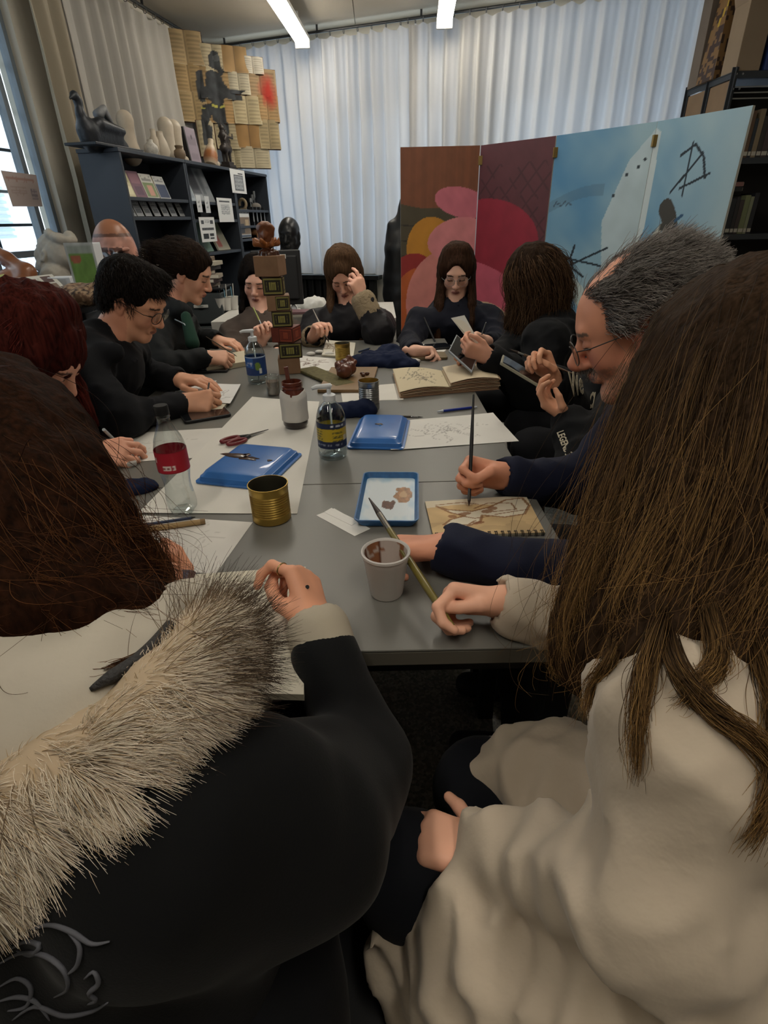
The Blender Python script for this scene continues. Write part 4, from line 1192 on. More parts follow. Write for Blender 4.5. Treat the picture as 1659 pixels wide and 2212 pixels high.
# ================================================================ cabinet under the window and what stands on it
KZ = 1.0
M_cab = mat('cabinet_grey', '4b4f54', .5); M_cabt = mat('cabinet_top', '3a3d41', .45)
cabp = [(-2.10, 2.15), (-1.42, 2.03), (-1.30, 3.62), (-1.83, 3.66)]
cab = thing('window_cabinet', 'low grey cabinet under the barred window', 'cabinet', (-1.66, 2.85, 0))
MB().prism(cabp[::1], .0, KZ - .03).build('cabinet_body', M_cab, cab, world=True)
MB().prism([(-2.12, 2.13), (-1.40, 2.01), (-1.28, 3.64), (-1.84, 3.68)], KZ - .03, KZ).build('cabinet_top', M_cabt, cab, world=True, bevel=.003)
for y in (2.1, 2.62, 3.12):
    f0, f1 = (y - 2.03) / 1.59, (y + .47 - 2.03) / 1.59
    a = np.array(cabp[1]) * (1 - f0) + np.array(cabp[2]) * f0; b = np.array(cabp[1]) * (1 - f1) + np.array(cabp[2]) * f1
    M = frame((a[0], a[1], .05), (b[0] - a[0], b[1] - a[1], 0), (0, 0, 1))
    d = MB().box((.01, 0, .001), (np.linalg.norm(b - a) - .01, KZ - .1, .016), M).build('door', M_cab, cab, world=True, bevel=.003)
    MB().tube([M @ Vector((.06, .5, .03)), M @ Vector((.06, .64, .03))], .006, 8).build('handle', M_bolt, d, world=True)
def kp(px, py, dz=0.): return at_z(px, py, KZ + dz)
# reclining wooden sculpture
M_wood = mat('carved_wood', '7a4a2c', .35, var=.18, vscale=12, stretch=(1, 1, 4), coat=.2)
w0 = kp(30, 628)
t = thing('wooden_sculpture', 'polished brown wooden reclining sculpture by the window', 'sculpture', w0)
d_ = w0[1]
Q_ = lambda px, py: P(px, py, (w0 - CC) @ CF)
F = Field(w0 + [-.4, -.25, -.05], w0 + [.3, .25, .4], .008)
F.cone(Q_(-22, 538), Q_(15, 560), .04, .036, k=.03); F.cone(Q_(15, 560), Q_(58, 588), .034, .04, k=.03); F.cone(Q_(58, 588), Q_(20, 600), .045, .034, k=.03); F.cone(Q_(20, 600), Q_(-22, 606), .036, .045, k=.03); F.cone(w0 + [-.1, 0, .012], w0 + [.08, 0, .012], .05, .05, k=.04)
F.cone(Q_(55, 598), w0 + [.05, 0, .02], .04, .03, k=.03)
field_obj('carved_limbs', F, M_wood, t)
M_plas = mat('plaster', '9b958a', .8, var=.22, vscale=9, bump=.4, bscale=30, bdist=.004)
# open art book on a stand, yellow book, printed card, leopard cloth
def plate(name, label, cat, quad, fn, m, thick, nx=30, ny=30, under=None):
    """a sheet through four px corners (bl, br, tr, tl) given as world points"""
    q = [np.array(v) for v in quad]
    u, v = [z.ravel() for z in np.meshgrid(np.linspace(0, 1, nx + 1), np.linspace(0, 1, ny + 1))]
    V = ((1 - u) * (1 - v))[:, None] * q[0] + (u * (1 - v))[:, None] * q[1] + (u * v)[:, None] * q[2] + ((1 - u) * v)[:, None] * q[3]
    c = fn(u, v); t = thing(name, label, cat, q[0])
    nrm = np.cross(q[1] - q[0], q[3] - q[0]); nrm /= np.linalg.norm(nrm)
    mb = MB(); W = nx + 1
    mb.v = V.tolist(); mb.f = [(j * W + i, j * W + i + 1, (j + 1) * W + i + 1, (j + 1) * W + i) for j in range(ny) for i in range(nx)]
    mb.build('page', m, t, world=True, cols=c)
    mb = MB(); mb.add([*(x - nrm * .001 for x in q), *(x - nrm * thick for x in q)], [(0, 1, 2, 3), (7, 6, 5, 4), (0, 4, 5, 1), (1, 5, 6, 2), (2, 6, 7, 3), (3, 7, 4, 0)])
    mb.build('page_block', mat('book_paper', 'cfc8b8', .8), t, world=True)
    return t, nrm
Db = float((kp(95, 645) - CC) @ CF)
art = lambda u, v: blocks('b7b2a6', [(.2, .52, .48, .88, '5b3026'), (.28, .6, .4, .75, '7d5a48'), (.18, .08, .46, .36, '6a3d30'), (.62, .68, .9, .94, '4d3630'), (.62, .36, .9, .62, '6b5546'), (.62, .08, .9, .3, '4d3630'), (.04, .2, .14, .8, '9f9b90', 14, 'b7b2a6'), (.5, .1, .56, .9, '9f9b90', 14, 'b7b2a6')])(u, v)
bk, nr = plate('open_art_book', 'open art book with reddish photographs, propped on the cabinet', 'book', [P(95, 655, Db - .14), P(160, 640, Db - .1), P(112, 592, Db + .02), P(30, 601, Db - .02)], art, M_print, .02, 60, 60)
MB().tube([P(95, 622, Db - .06) - nr * .02, P(100, 640, Db + .12) * [1, 1, 0] + [0, 0, KZ]], .008, 6).build('prop_strut', M_black, bk, world=True)
plate('yellow_booklet', 'yellow-green booklet leaning at the window edge', 'book', [P(-10, 650, Db - .1), P(30, 640, Db - .1), P(8, 592, Db), P(-30, 598, Db)], blocks('9fa04c', [(.1, .1, .9, .5, 'b4b26a')]), M_print, .012, 8, 8)
bp = kp(146, 640)
t = thing('leaflet_holder', 'small white leaflet holder with a grey print beside the open art book', 'holder', bp)
MB().box((-.055, -.04, 0), (.055, .04, .09)).build('holder_body', mat('white_plastic', 'c5c7c9', .4), t, bevel=.004); paint('leaflet', 10, 12, .07, .07, blocks('a5a8aa', [(.2, .2, .7, .8, '6b6e72', 7, '9a9da0')]), M_print, t, frame((-.035, -.042, .012), (1, 0, 0), (0, 0, 1)))
lp = kp(196, 655)
t = thing('leopard_cloth', 'leopard print cloth heaped behind the boy', 'cloth', lp)
F = Field(lp + [-.22, -.16, -.01], lp + [.24, .2, .16], .009)
F.ell(lp + [-.03, 0, .03], (.13, .1, .055), k=.03); F.ell(lp + [.09, .04, .03], (.1, .08, .06), k=.03); F.warp(lambda x, y, z: .012 * wn(x, y, z, s=22))
def leo(V):
    a = np.abs(wn(V[:, 0], V[:, 1], V[:, 2], s=75)); b = wn(V[:, 1], V[:, 0], V[:, 2], s=60, seed=3)
    return np.where((a < .16)[:, None], rgb('8a735a'), np.where((b > .1)[:, None], rgb('2a1e18'), rgb('5f4735')))
field_obj('cloth_heap', F, vmat('leopard', .8), t, cols=leo)
# papier mache mask head with glasses
m0 = kp(254, 622); Dm = float((m0 - CC) @ CF)
Mq = lambda px, py, dd=0.: P(px, py, Dm + dd)
t = thing('mask_head', 'pinkish papier-mache head with painted round glasses behind the boy', 'sculpture', m0)
F = Field(m0 + [-.22, -.2, -.02], m0 + [.24, .25, .46], .006)
cm_ = Mq(251, 548)
F.ell(cm_, (.118, .085, .17), k=.03); F.cone(Mq(251, 590), m0 + [0, 0, .03], .07, .085, k=.04); F.cone(Mq(251, 546, -.085), Mq(251, 574, -.1), .014, .022, k=.02); F.ell(Mq(214, 562, 0), (.022, .03, .035), k=.015); F.ell(Mq(288, 560, 0), (.022, .03, .035), k=.015)
F.cone(Mq(228, 538, -.075), Mq(246, 540, -.085), .010, .010, k=.01); F.cone(Mq(258, 540, -.085), Mq(276, 538, -.075), .010, .010, k=.01); F.cone(Mq(240, 585, -.08), Mq(262, 585, -.08), .012, .012, k=.015)
def mskc(V):
    c = np.tile(rgb('a7796a'), (len(V), 1)) * (1 + .18 * wn(V[:, 0], V[:, 1], V[:, 2], s=45)[:, None])
    top = V[:, 2] > Mq(251, 508)[2]; c[top] = rgb('8f5f45')
    k = np.abs(V[:, 2] - Mq(251, 508)[2]) < .008; c[k] = rgb('5a3a2c')
    for px in (236, 266):
        e = Mq(px, 556); r = np.hypot(V[:, 0] - e[0], V[:, 2] - e[2]); f = V[:, 1] < cm_[1] - .02
        c[(r < .036) & f] = rgb('7f8894'); c[(r < .016) & f] = rgb('5d4436'); c[(np.abs(r - .036) < .005) & f] = rgb('2b2423')
    for px in (236, 266):
        e = Mq(px, 538); k = (np.abs(V[:, 0] - e[0]) < .036) & (np.abs(V[:, 2] - e[2]) < .010) & (V[:, 1] < cm_[1]); c[k] = rgb('4a3028')
    return np.clip(c, 0, 1)
field_obj('mask_shell', F, vmat('mask', .35), t, cols=mskc)
gp = kp(206, 646); Dg = float((gp - CC) @ CF)
t = thing('green_picture_box', 'clear box with a green printed front beside the mask head', 'box', gp)
def grn(u, v):
    c = base(u, '6c9146'); c[(v > .8)] = rgb('9aa39b'); c[ellm(u, v, .3, .72, .2, .08, 0, 1.)] = rgb('9a5a42'); c[(u < .06) | (u > .94) | (v > .95)] = rgb('b5bab9'); return c * (1 + .12 * wn(u * 8, v * 8)[:, None])
paint('printed_front', 20, 30, .13, .24, grn, M_print, t, frame((-.065, -.030, 0), (1, 0, 0), (0, 0, 1)))
MB().box((-.064, -.028, 0), (.064, .05, .238)).build('box_shell', mat('white_plastic', 'c5c7c9', .4), t, bevel=.003)
wp = kp(190, 632)
t = thing('white_swan_ornament', 'white curved ceramic ornament next to the green box', 'ornament', wp)
F = Field(wp + [-.12, -.1, -.01], wp + [.14, .12, .3], .007); F.cone(wp + [0, 0, .03], wp + [.05, 0, .035], .035, .03, k=.03); F.cone(wp + [0, 0, .05], wp + [-.015, 0, .13], .022, .018, k=.03); F.cone(wp + [-.015, 0, .13], wp + [.01, 0, .19], .018, .02, k=.02); F.cone(wp + [.01, 0, .19], wp + [.045, 0, .175], .02, .01, k=.02)
field_obj('ornament_body', F, mat('glazed_white', 'd5d8da', .3), t)
# paper taped to the window
M_np = frame(tuple(LW @ Vector((3.30 * k_, fpt(40, 400)[1] * 0 + 1.30, -.045))), tuple(-(LW.to_3x3() @ Vector((1, 0, 0)))), (0, 0, 1))
def wpx(px, py):
    r = ray(px, py); n = np.array([1, -.18, 0]); o = np.array([wl(0) + .055 * 0 - .045 * math.hypot(1, .18), 0, 0]); k = (n @ (o - CC)) / (n @ r); return CC + r * k
q = [wpx(28, 446), wpx(92, 446), wpx(78, 378), wpx(2, 368)]
plate('window_notice', 'pinkish paper notice taped to the window glass', 'notice', q, blocks('a99a96', [(.05, .7, .9, .88, '9b7c74', 7, 'a99a96'), (.1, .3, .6, .6, '9c8a84', 12, 'a99a96'), (.72, .2, .92, .55, '7c747a', 8, '9a8f90')]), vmat('window_paper', .7), .002, 40, 30)
# ================================================================ white-clothed counter behind the far seats
CZ = .76
M_clo = mat('white_tablecloth', 'c6c4be', .8, var=.05, vscale=20, bump=.2, bscale=30)
cx0, cx1, cy0, cy1 = -1.06, .10, 3.55, 4.30
t = thing('side_counter', 'long counter under a white cloth behind the far seats', 'table', ((cx0 + cx1) / 2, (cy0 + cy1) / 2, 0))
MB().box((cx0 + .02, cy0 + .02, CZ - .04), (cx1 - .02, cy1 - .02, CZ - .004)).build('counter_top', M_leg, t, world=True)
for x in (cx0 + .06, cx1 - .06):
    for y in (cy0 + .06, cy1 - .06): MB().box((x - .02, y - .02, 0), (x + .02, y + .02, CZ - .04)).build('leg', M_leg, t, world=True)
nx = 160
per = [(cx0 + (cx1 - cx0) * i / 60, cy0, 0, -1) for i in range(61)] + [(cx1, cy0 + (cy1 - cy0) * i / 30, 1, 0) for i in range(1, 31)] + [(cx1 - (cx1 - cx0) * i / 60, cy1, 0, 1) for i in range(1, 61)] + [(cx0, cy1 - (cy1 - cy0) * i / 30, -1, 0) for i in range(1, 30)]
mb = MB(); vs = []; n = len(per)
for j in range(9):
    f = j / 8
    for i, (x, y, a, b) in enumerate(per):
        o_ = .014 * math.sin(i * .9 + .5 * math.sin(i * .31)) * f; vs.append((x + a * (o_ + .004), y + b * (o_ + .004), CZ - f * .55))
fs_ = [(j * n + i, (j + 1) * n + i, (j + 1) * n + (i + 1) % n, j * n + (i + 1) % n) for j in range(8) for i in range(n)] + [tuple(range(n))]
mb.add(vs, fs_); clo = mb.build('white_cloth', M_clo, None, smooth=60); tag(clo, 'white cloth draped over the side counter', 'tablecloth')
cp = lambda px, py, dz=0.: at_z(px, py, CZ + dz + .002)
# monitor seen from behind
mp_ = cp(612, 690); Dq = float((mp_ - CC) @ CF)
t = thing('computer_monitor', 'black computer monitor seen from behind with a white sticker', 'monitor', mp_)
MB().box((-.13, -.09, 0), (.13, .09, .012)).build('stand_foot', M_black, t, bevel=.004); MB().box((-.03, -.01, .012), (.03, .02, .2)).build('stand_neck', M_black, t)
s_ = Dq / FPX
Mm = frame((.5 * 0 - 52 * s_, -.03, .09), (1, .06, 0), (0, .08, 1))
MB().box((0, 0, -.02), (100 * s_, 104 * s_, .02), Mm).build('display_shell', mat('monitor_black', '1b1c1e', .55), t, bevel=.006); MB().box((.02, .03, .02), (100 * s_ - .02, 104 * s_ - .03, .035), Mm).build('rear_bulge', mat('monitor_black', '1b1c1e', .55), t, bevel=.012)
MB().box((56 * s_, 88 * s_, .0352), (72 * s_, 96 * s_, .0365), Mm).build('sticker', M_pe, t)
# containers
M_cl = glass('clear_container', 'dfe6e6', .08, 1.2); M_wcup = mat('foam_white', 'd2d0cb', .7)
def cup(label, px, py, stick='6f9fb5', n=2):
    p = cp(px, py); t = thing('foam_cup', label, 'cup', p)
    MB().lathe([(.024, 0), (.036, .085), (.038, .087), (.034, .083), (.022, .005)], 18, cap1=True).build('cup_body', M_wcup, t, smooth=40)
    for i in range(n): MB().tube([(.005 * i - .005, 0, .01), (.018 * (i - .5), .01, .15 + .02 * i)], .003, 6).build('stirrer', mat('stick_%d' % i, [stick, 'c9c6be', 'b5877a'][i % 3], .5), t)
cup('white foam cup with thin sticks on the side counter, first of the row', 478, 672); cup('white foam cup with thin sticks on the side counter, middle of the row', 492, 670); cup('white foam cup with thin sticks on the side counter, nearest the dark-haired girl', 507, 668)
for lab, px, py, r, h in (('clear glass bowl on the side counter behind the ponytail woman', 440, 672, .06, .07), ('small clear jar on the side counter with reddish contents', 461, 664, .03, .08)):
    p = cp(px, py); t = thing('glass_bowl', lab, 'bowl', p)
    MB().lathe([(r * .7, 0), (r, h * .5), (r, h), (r - .003, h), (r - .003, h * .5), (r * .66, .004)], 20).build('bowl_wall', M_cl, t, smooth=40); MB().lathe([(r * .6, .005), (r * .85, h * .4), (r * .5, h * .5)], 14).build('contents', mat('bowl_red', '7b4a44', .7, var=.3, vscale=60), t, smooth=40)
# plastic drawer tower and heap of books before the middle bookcase
dp = np.array([-1.24, 4.12, 0])
t = thing('plastic_drawer_unit', 'clear plastic drawer unit before the middle bookcase', 'drawers', dp)
M_sm = mat('smoky_plastic', '565c5e', .25, trans=.35, ior=1.2)
for i in range(4):
    d = MB().box((-.15, -.14, .02 + i * .22), (.15, .14, .225 + i * .22)).build('drawer', M_sm, t, bevel=.01); MB().box((-.05, -.15, .13 + i * .22), (.05, -.138, .15 + i * .22)).build('pull', M_pe, d, bevel=.003)
MB().box((-.16, -.15, .9), (.16, .15, .915)).build('top_lid', M_black, t, bevel=.004)
hp = ['7d7368', '5a4a48', '93897a', '6d5560', '3e3c3e', 'a39c8c', '705d46']
lab2 = ['bottom', 'second', 'third', 'fourth', 'fifth', 'sixth', 'topmost']
for i in range(7):
    t = thing('stacked_book', lab2[i] + ' book of the heap on the plastic drawer unit', 'book', (dp[0] + .02 * (i % 3 - 1), dp[1] + .01 * (i % 2), .915 + i * .027), R(-18 + 11 * (i % 4)), 'heap of books on the drawer unit')
    MB().box((-.11 + .012 * (i % 2), -.08, 0), (.11, .08, .026)).build('cover', mat('heap_%d' % i, hp[i], .6), t, bevel=.002); MB().box((-.098, -.0805, .004), (.108, .0785, .022)).build('page_block', mat('book_paper', 'cfc8b8'), t)
# tray of papers and crumpled sheet near the monitor
tp = cp(652, 700)
t = thing('supply_tray', 'low grey tray of pale supplies on the side counter', 'tray', tp)
mb = MB().box((-.11, -.08, 0), (.11, .08, .008))
for lo, hi in (((-.11, -.08, 0), (.11, -.072, .05)), ((-.11, .072, 0), (.11, .08, .05)), ((-.11, -.08, 0), (-.102, .08, .05)), ((.102, -.08, 0), (.11, .08, .05))): mb.box(lo, hi)
mb.build('tray_shell', mat('tray_grey', '83827d', .5), t)
for i in range(5): MB().box((-.09, -.06, .009 + i * .014), (.09 - .01 * i, .06, .021 + i * .014), Matrix.Rotation(R(5 * (i % 3) - 5), 4, 'Z')).build('paper_bundle', mat('tray_item_%d' % (i % 3), ['b9b4aa', '7a5d62', 'a8a898'][i % 3], .7), t)
cr = cp(672, 672)
t = thing('crumpled_paper', 'crumpled white paper on the side counter before the radiator', 'paper', cr)
F = Field(cr + [-.14, -.12, -.01], cr + [.14, .12, .14], .009); F.ell(cr + [0, 0, .04], (.09, .06, .045), k=.02); F.ell(cr + [.05, .02, .05], (.05, .05, .04), k=.02); F.warp(lambda x, y, z: .016 * wn(x, y, z, s=40)); field_obj('paper_ball', F, mat('white_paper', 'd8d8d4', .8), t)
b2 = cp(637, 690)
t = thing('glue_bottle', 'small white bottle beside the monitor on the side counter', 'bottle', b2)
MB().lathe([(.02, 0), (.022, .07), (.01, .085), (.008, .1)], 14).build('bottle_body', mat('white_plastic', 'c5c7c9'), t, smooth=40); MB().lathe([(.006, .1), (.004, .13)], 10).build('nozzle', mat('white_plastic', 'c5c7c9'), t)
# ================================================================ things on the big table
def thin_mat(name, tint='f2f6f6', base_f=.05, edge=.55, rough=.06):
    if name in MATS: return MATS[name]
    m = bpy.data.materials.new(name); MATS[name] = m; m.use_nodes = True; nt = m.node_tree
    nt.nodes.remove(nt.nodes['Principled BSDF'])
    t = nt.nodes.new('ShaderNodeBsdfTransparent'); t.inputs[0].default_value = (*lin(tint), 1)
    g = nt.nodes.new('ShaderNodeBsdfGlossy'); g.inputs['Roughness'].default_value = rough
    lw = nt.nodes.new('ShaderNodeLayerWeight'); lw.inputs[0].default_value = .35
    mr = nt.nodes.new('ShaderNodeMapRange'); mr.inputs[3].default_value = base_f; mr.inputs[4].default_value = edge
    nt.links.new(lw.outputs['Facing'], mr.inputs[0])
    mx = nt.nodes.new('ShaderNodeMixShader'); nt.links.new(mr.outputs[0], mx.inputs[0]); nt.links.new(t.outputs[0], mx.inputs[1]); nt.links.new(g.outputs[0], mx.inputs[2])
    nt.links.new(mx.outputs[0], nt.nodes['Material Output'].inputs[0])
    return m
M_thin = thin_mat('thin_clear_plastic'); M_water = thin_mat('water_body', 'dfe6e8', .04, .35, .03)
M_paper = vmat('paper', .75)
def sheet(label, quad, fn, dz=.0006, name='paper_sheet', cat='paper', nx=24, ny=24, thick=.0005, curl=0., group=None):
    """sheet lying on the table; quad = px corners (near left, near right, far right, far left)"""
    q = [on_table(x, y, dz) for x, y in quad]
    c = (q[0] + q[2]) / 2; c[2] = TZ + dz - thick
    u, v = [z.ravel() for z in np.meshgrid(np.linspace(0, 1, nx + 1), np.linspace(0, 1, ny + 1))]
    V = ((1 - u) * (1 - v))[:, None] * q[0] + (u * (1 - v))[:, None] * q[1] + (u * v)[:, None] * q[2] + ((1 - u) * v)[:, None] * q[3]
    V[:, 2] += curl * ((2 * u - 1) ** 4 + (2 * v - 1) ** 4) * (.5 + .5 * np.sin(u * 3 + v * 2 + 1))
    t = thing(name, label, cat, c, group=group)
    mb = MB(); W = nx + 1; n = len(V)
    mb.v = V.tolist() + (V - [0, 0, thick]).tolist()
    f = [(j * W + i, j * W + i + 1, (j + 1) * W + i + 1, (j + 1) * W + i) for j in range(ny) for i in range(nx)]
    rim = list(range(0, W)) + [k * W + W - 1 for k in range(1, ny + 1)] + list(range(ny * W + W - 2, ny * W - 1, -1)) + [k * W for k in range(ny - 1, 0, -1)]
    mb.f = f + [tuple(n + i for i in x[::-1]) for x in f] + [(rim[(k + 1) % len(rim)], rim[k], n + rim[k], n + rim[(k + 1) % len(rim)]) for k in range(len(rim))]
    cc = fn(u, v); mb.build('sheet', M_paper, t, world=True, cols=np.vstack([cc, cc]))
    return t, q
def scribble(c, u, v, cx, cy, w, h, seed, n=14, col='77736c', wd=.004, al=.6):
    rr = random.Random(seed)
    for _ in range(n):
        x, y = cx + (rr.random() - .5) * w, cy + (rr.random() - .5) * h
        pts = [(x, y)]; a = rr.random() * 6.3
        for k in range(5):
            a += (rr.random() - .5) * 1.8; x += math.cos(a) * w * .13; y += math.sin(a) * h * .13; pts.append((x, y))
        stroke(c, u, v, pts, wd, col, 1.0, al)
def plain(col='d4d1ca', sk=None):
    def fn(u, v):
        c = base(u, col) * (1 + .015 * wn(u * 6, v * 6)[:, None])
        for s in (sk or []): scribble(c, u, v, *s)
        return np.clip(c, 0, 1)
    return fn
sheet('long white sheet running under the soda bottle and blue tray', [(300, 1110), (642, 1110), (690, 868), (545, 858)], plain('d0cdc5'), .0006, nx=40, ny=40, curl=.002)
sheet('white sheet with faint lines before the soda bottle, at the red-haired woman', [(246, 1000), (437, 988), (481, 924), (240, 938)], plain('cfccc5', [(.4, .5, .5, .4, 3, 8, '8f8b86', .006, .35)]), .0014, nx=60, ny=40)
sheet('white sheet under the wooden stick with pale sketching', [(250, 1222), (466, 1240), (546, 1128), (290, 1112)], plain('d2cfc9', [(.45, .6, .5, .6, 5, 10, '9a958f', .005, .4)]), .0008, nx=70, ny=50)
sheet('white sheet with a pencil sketch beside the blue tray and pump bottle', [(845, 974), (1121, 953), (1065, 892), (790, 915)], plain('d5d3cd', [(.52, .5, .34, .4, 8, 26, '8d8a86', .004, .55)]), .0007, nx=90, ny=50, curl=.002)
sheet('white sheet under the silver can and open sketchbook', [(740, 868), (872, 863), (860, 828), (735, 838)], plain('d3d0c8'), .0007)
sheet('white paper strip under the paint palette, longer one', [(683, 1113), (766, 1158), (800, 1142), (722, 1098)], plain('d8d7d3'), .0007, nx=8, ny=8)
sheet('white paper strip under the paint palette, shorter one', [(700, 1106), (760, 1135), (775, 1125), (716, 1097)], plain('dbdad6'), .0014, nx=8, ny=8)
sheet('white sheet with a pencil sketch under the boy\'s hand', [(380, 866), (497, 872), (520, 831), (415, 826)], plain('d6d5d2', [(.7, .5, .4, .5, 4, 14, '77736f', .007, .5)]), .013, nx=60, ny=40, curl=.004)
sheet('small white sheet beyond the boy\'s hand', [(375, 850), (452, 846), (468, 822), (398, 823)], plain('d8d8d6'), .0007)
sheet('white sheet before the girl in round glasses', [(862, 760), (950, 768), (975, 745), (872, 742)], plain('d2d0cb', [(.4, .5, .3, .4, 6, 8, '6b665f', .012, .5)]), .0007, nx=40, ny=30)
sheet('white drawing sheet behind the tower with dark marks', [(628, 797), (722, 801), (727, 775), (640, 767)], plain('cfccc6', [(.5, .55, .5, .3, 9, 14, '5a4236', .012, .7)]), .0007, nx=40, ny=30)
# pads and notebooks
def pad(label, quad, h, top, name='notebook', m='c9c1ab', fn=None, wob=.0):
    t, q = sheet(label, quad, fn or plain(top), h, name, 'notebook', 40, 30, .0015)
    mb = MB(); b = [np.array([p[0], p[1], TZ + .0012]) for p in q]; tp = [p - [0, 0, .0018] for p in q]
    mb.add(b + tp, [(3, 2, 1, 0), (4, 5, 6, 7), (0, 1, 5, 4), (1, 2, 6, 5), (2, 3, 7, 6), (3, 0, 4, 7)])
    mb.build('page_block', mat('pages_' + m, m, .85, bump=.5, bscale=8, stretch=(1, 1, 120), bdist=.002), t, world=True); return t, q
pad('thick cream notebook under the ponytail woman\'s hand', [(446, 795), (535, 780), (528, 757), (442, 772)], .022, 'bdb49c', m='b0a78f')
pad('thin cream notebook under the boy\'s sheets', [(384, 889), (480, 883), (497, 861), (385, 868)], .011, 'bdb8a6', m='a8a391')
pad('small pad before the girl with shearling cuffs', [(695, 766), (763, 771), (768, 740), (705, 734)], .009, 'c6bfae', fn=plain('c9c4b6', [(.4, .5, .5, .5, 12, 10, '6d5b48', .02, .6)]))
# open sketchbook with brown cover
def curved_pages(label, quad, h, fn, parent, name):
    q = [on_table(x, y, 0) for x, y in quad]; nx, ny = 40, 24
    u, v = [z.ravel() for z in np.meshgrid(np.linspace(0, 1, nx + 1), np.linspace(0, 1, ny + 1))]
    V = ((1 - u) * (1 - v))[:, None] * q[0] + (u * (1 - v))[:, None] * q[1] + (u * v)[:, None] * q[2] + ((1 - u) * v)[:, None] * q[3]
    return q, u, v, V, nx, ny
ob = on_table(960, 842)
osk = thing('open_sketchbook', 'open brown-paper sketchbook with fanned pages and a pencil drawing', 'sketchbook', ob)
for side, quad in (('spread', [(866, 861), (974, 850), (956, 813), (851, 809)]), ('spread', [(974, 850), (1078, 842), (1062, 812), (956, 813)])):
    left = quad[0][0] < 900
    q, u, v, V, nx, ny = curved_pages('', quad, 0, None, osk, side)
    Lf = 6 if left else 9
    for k in range(Lf):
        z = .004 + k * (.0035 if left else .004); s = 1 - .0 * k
        arch = .012 * np.sin(np.pi * np.clip(u if not left else 1 - u, 0, 1)) * (k / Lf) + (0 if left else .006 * k / Lf * u)
        W = V.copy(); W[:, 2] = TZ + z + arch + .0012
        sh = (.0025 * ((k * 37) % 5 - 2)) ; W[:, 0] += sh
        c = base(u, ['b5997c', 'a98b70', 'bba88c'][k % 3])
        if k == Lf - 1:
            c = base(u, 'c3b698' if left else 'c6b79c')
            if left: scribble(c, u, v, .5, .6, .5, .5, 21, 22, '5d574d', .008, .6)
            else: scribble(c, u, v, .4, .6, .3, .3, 22, 5, '8a7d6a', .008, .3)
        mb = MB(); w_ = nx + 1; mb.v = W.tolist(); mb.f = [(b * w_ + a, b * w_ + a + 1, (b + 1) * w_ + a + 1, (b + 1) * w_ + a) for b in range(ny) for a in range(nx)]
        mb.build('leaf', M_paper, osk, world=True, smooth=True, cols=c, solid=.0012)
    mb = MB(); b = [np.array([p[0], p[1], TZ + .0008]) for p in q]; tp = [p + [0, 0, .0038] for p in q]
    mb.add(b + tp, [(3, 2, 1, 0), (4, 5, 6, 7), (0, 1, 5, 4), (1, 2, 6, 5), (2, 3, 7, 6), (3, 0, 4, 7)]); mb.build('cover_board', mat('kraft_cover', '8c6a52', .8), osk, world=True)
# spiral sketchbooks
M_wire = mat('black_wire', '1e1d1c', .4, .5)
def spiral_book(label, quad, fn, near, ncoil, h=.006, nx=110, ny=80, coilr=.0065):
    t, q = sheet(label, quad, fn, h, 'spiral_sketchbook', 'sketchbook', nx, ny, .0008)
    b = [np.array([p[0], p[1], TZ + .0006]) for p in q]; tp = [p - [0, 0, .0010] for p in q]
    mb = MB().add(b + tp, [(3, 2, 1, 0), (4, 5, 6, 7), (0, 1, 5, 4), (1, 2, 6, 5), (2, 3, 7, 6), (3, 0, 4, 7)])
    mb.build('page_block', mat('pages_cream', 'b9b19c', .85, bump=.5, bscale=8, stretch=(1, 1, 150), bdist=.002), t, world=True)
    a, c = (q[0], q[1]) if near else (q[3], q[2])
    e = (c - a) / np.linalg.norm(c - a); n = np.cross(e, [0, 0, 1]) * (1 if near else -1)
    proto = None
    L = np.linalg.norm(c - a)
    for i in range(ncoil):
        p = a + e * (L * (i + .5) / ncoil)
        if proto is None:
            mb = MB()
            for dx in (-.0016, .0016):
                mb.tube([np.array(e) * dx + n * (coilr * math.cos(x) - .001) + np.array([0, 0, coilr * math.sin(x)]) for x in np.linspace(-.5, math.pi + .6, 9)], .0008, 5)
            proto = mb.build('spiral_coil', M_wire, t, smooth=True); o = proto
        else:
            o = proto.copy(); COL.objects.link(o)
        pp = p - OFF[t.name]; pp[2] = TZ + .0045 - OFF[t.name][2]; o.location = pp
    return t
def manpage(u, v):
    c = base(u, 'c2a67a') * (1 + .09 * wn(u * 7, v * 5)[:, None])
    top = v > .78 + .05 * np.sin(u * 5); c[top] = rgb('cdc2aa')
    body = [(.10, .82), (.2, .7), (.42, .62), (.6, .72), (.78, .9), (.95, .93), (.98, .7), (.9, .48), (.7, .42), (.5, .5), (.46, .32), (.3, .2), (.12, .28), (.2, .42), (.34, .5), (.22, .6)]
    m = inpoly(u, v, body); c[m] = rgb('d2c9b4') * (1 + .03 * wn(u[m] * 9, v[m] * 9)[:, None])
    stroke(c, u, v, body + [body[0]], .014, '7a4f2c', 1.0, .75)
    for pts in ([(.1, .86), (.35, .9), (.5, .82)], [(.45, .7), (.6, .84), (.82, .8), (.84, .62), (.62, .58)], [(.3, .5), (.42, .42), (.56, .46)], [(.2, .24), (.34, .26), (.42, .36)], [(.62, .5), (.8, .56), (.96, .6)]): stroke(c, u, v, pts, .010, '6f4526', 1.0, .7)
    for e in ((.34, .56, .07, .04), (.56, .6, .06, .05), (.62, .68, .05, .05), (.22, .5, .04, .05), (.44, .3, .06, .035)): m = ellm(u, v, *e, 20, 1.); c[m] = c[m] * .4 + rgb('6f3f22') * .6
    m = (v < .35) & (wn(u * 5, v * 9, 2) > .1) & ~inpoly(u, v, body); c[m] *= .93
    return np.clip(c, 0, 1)
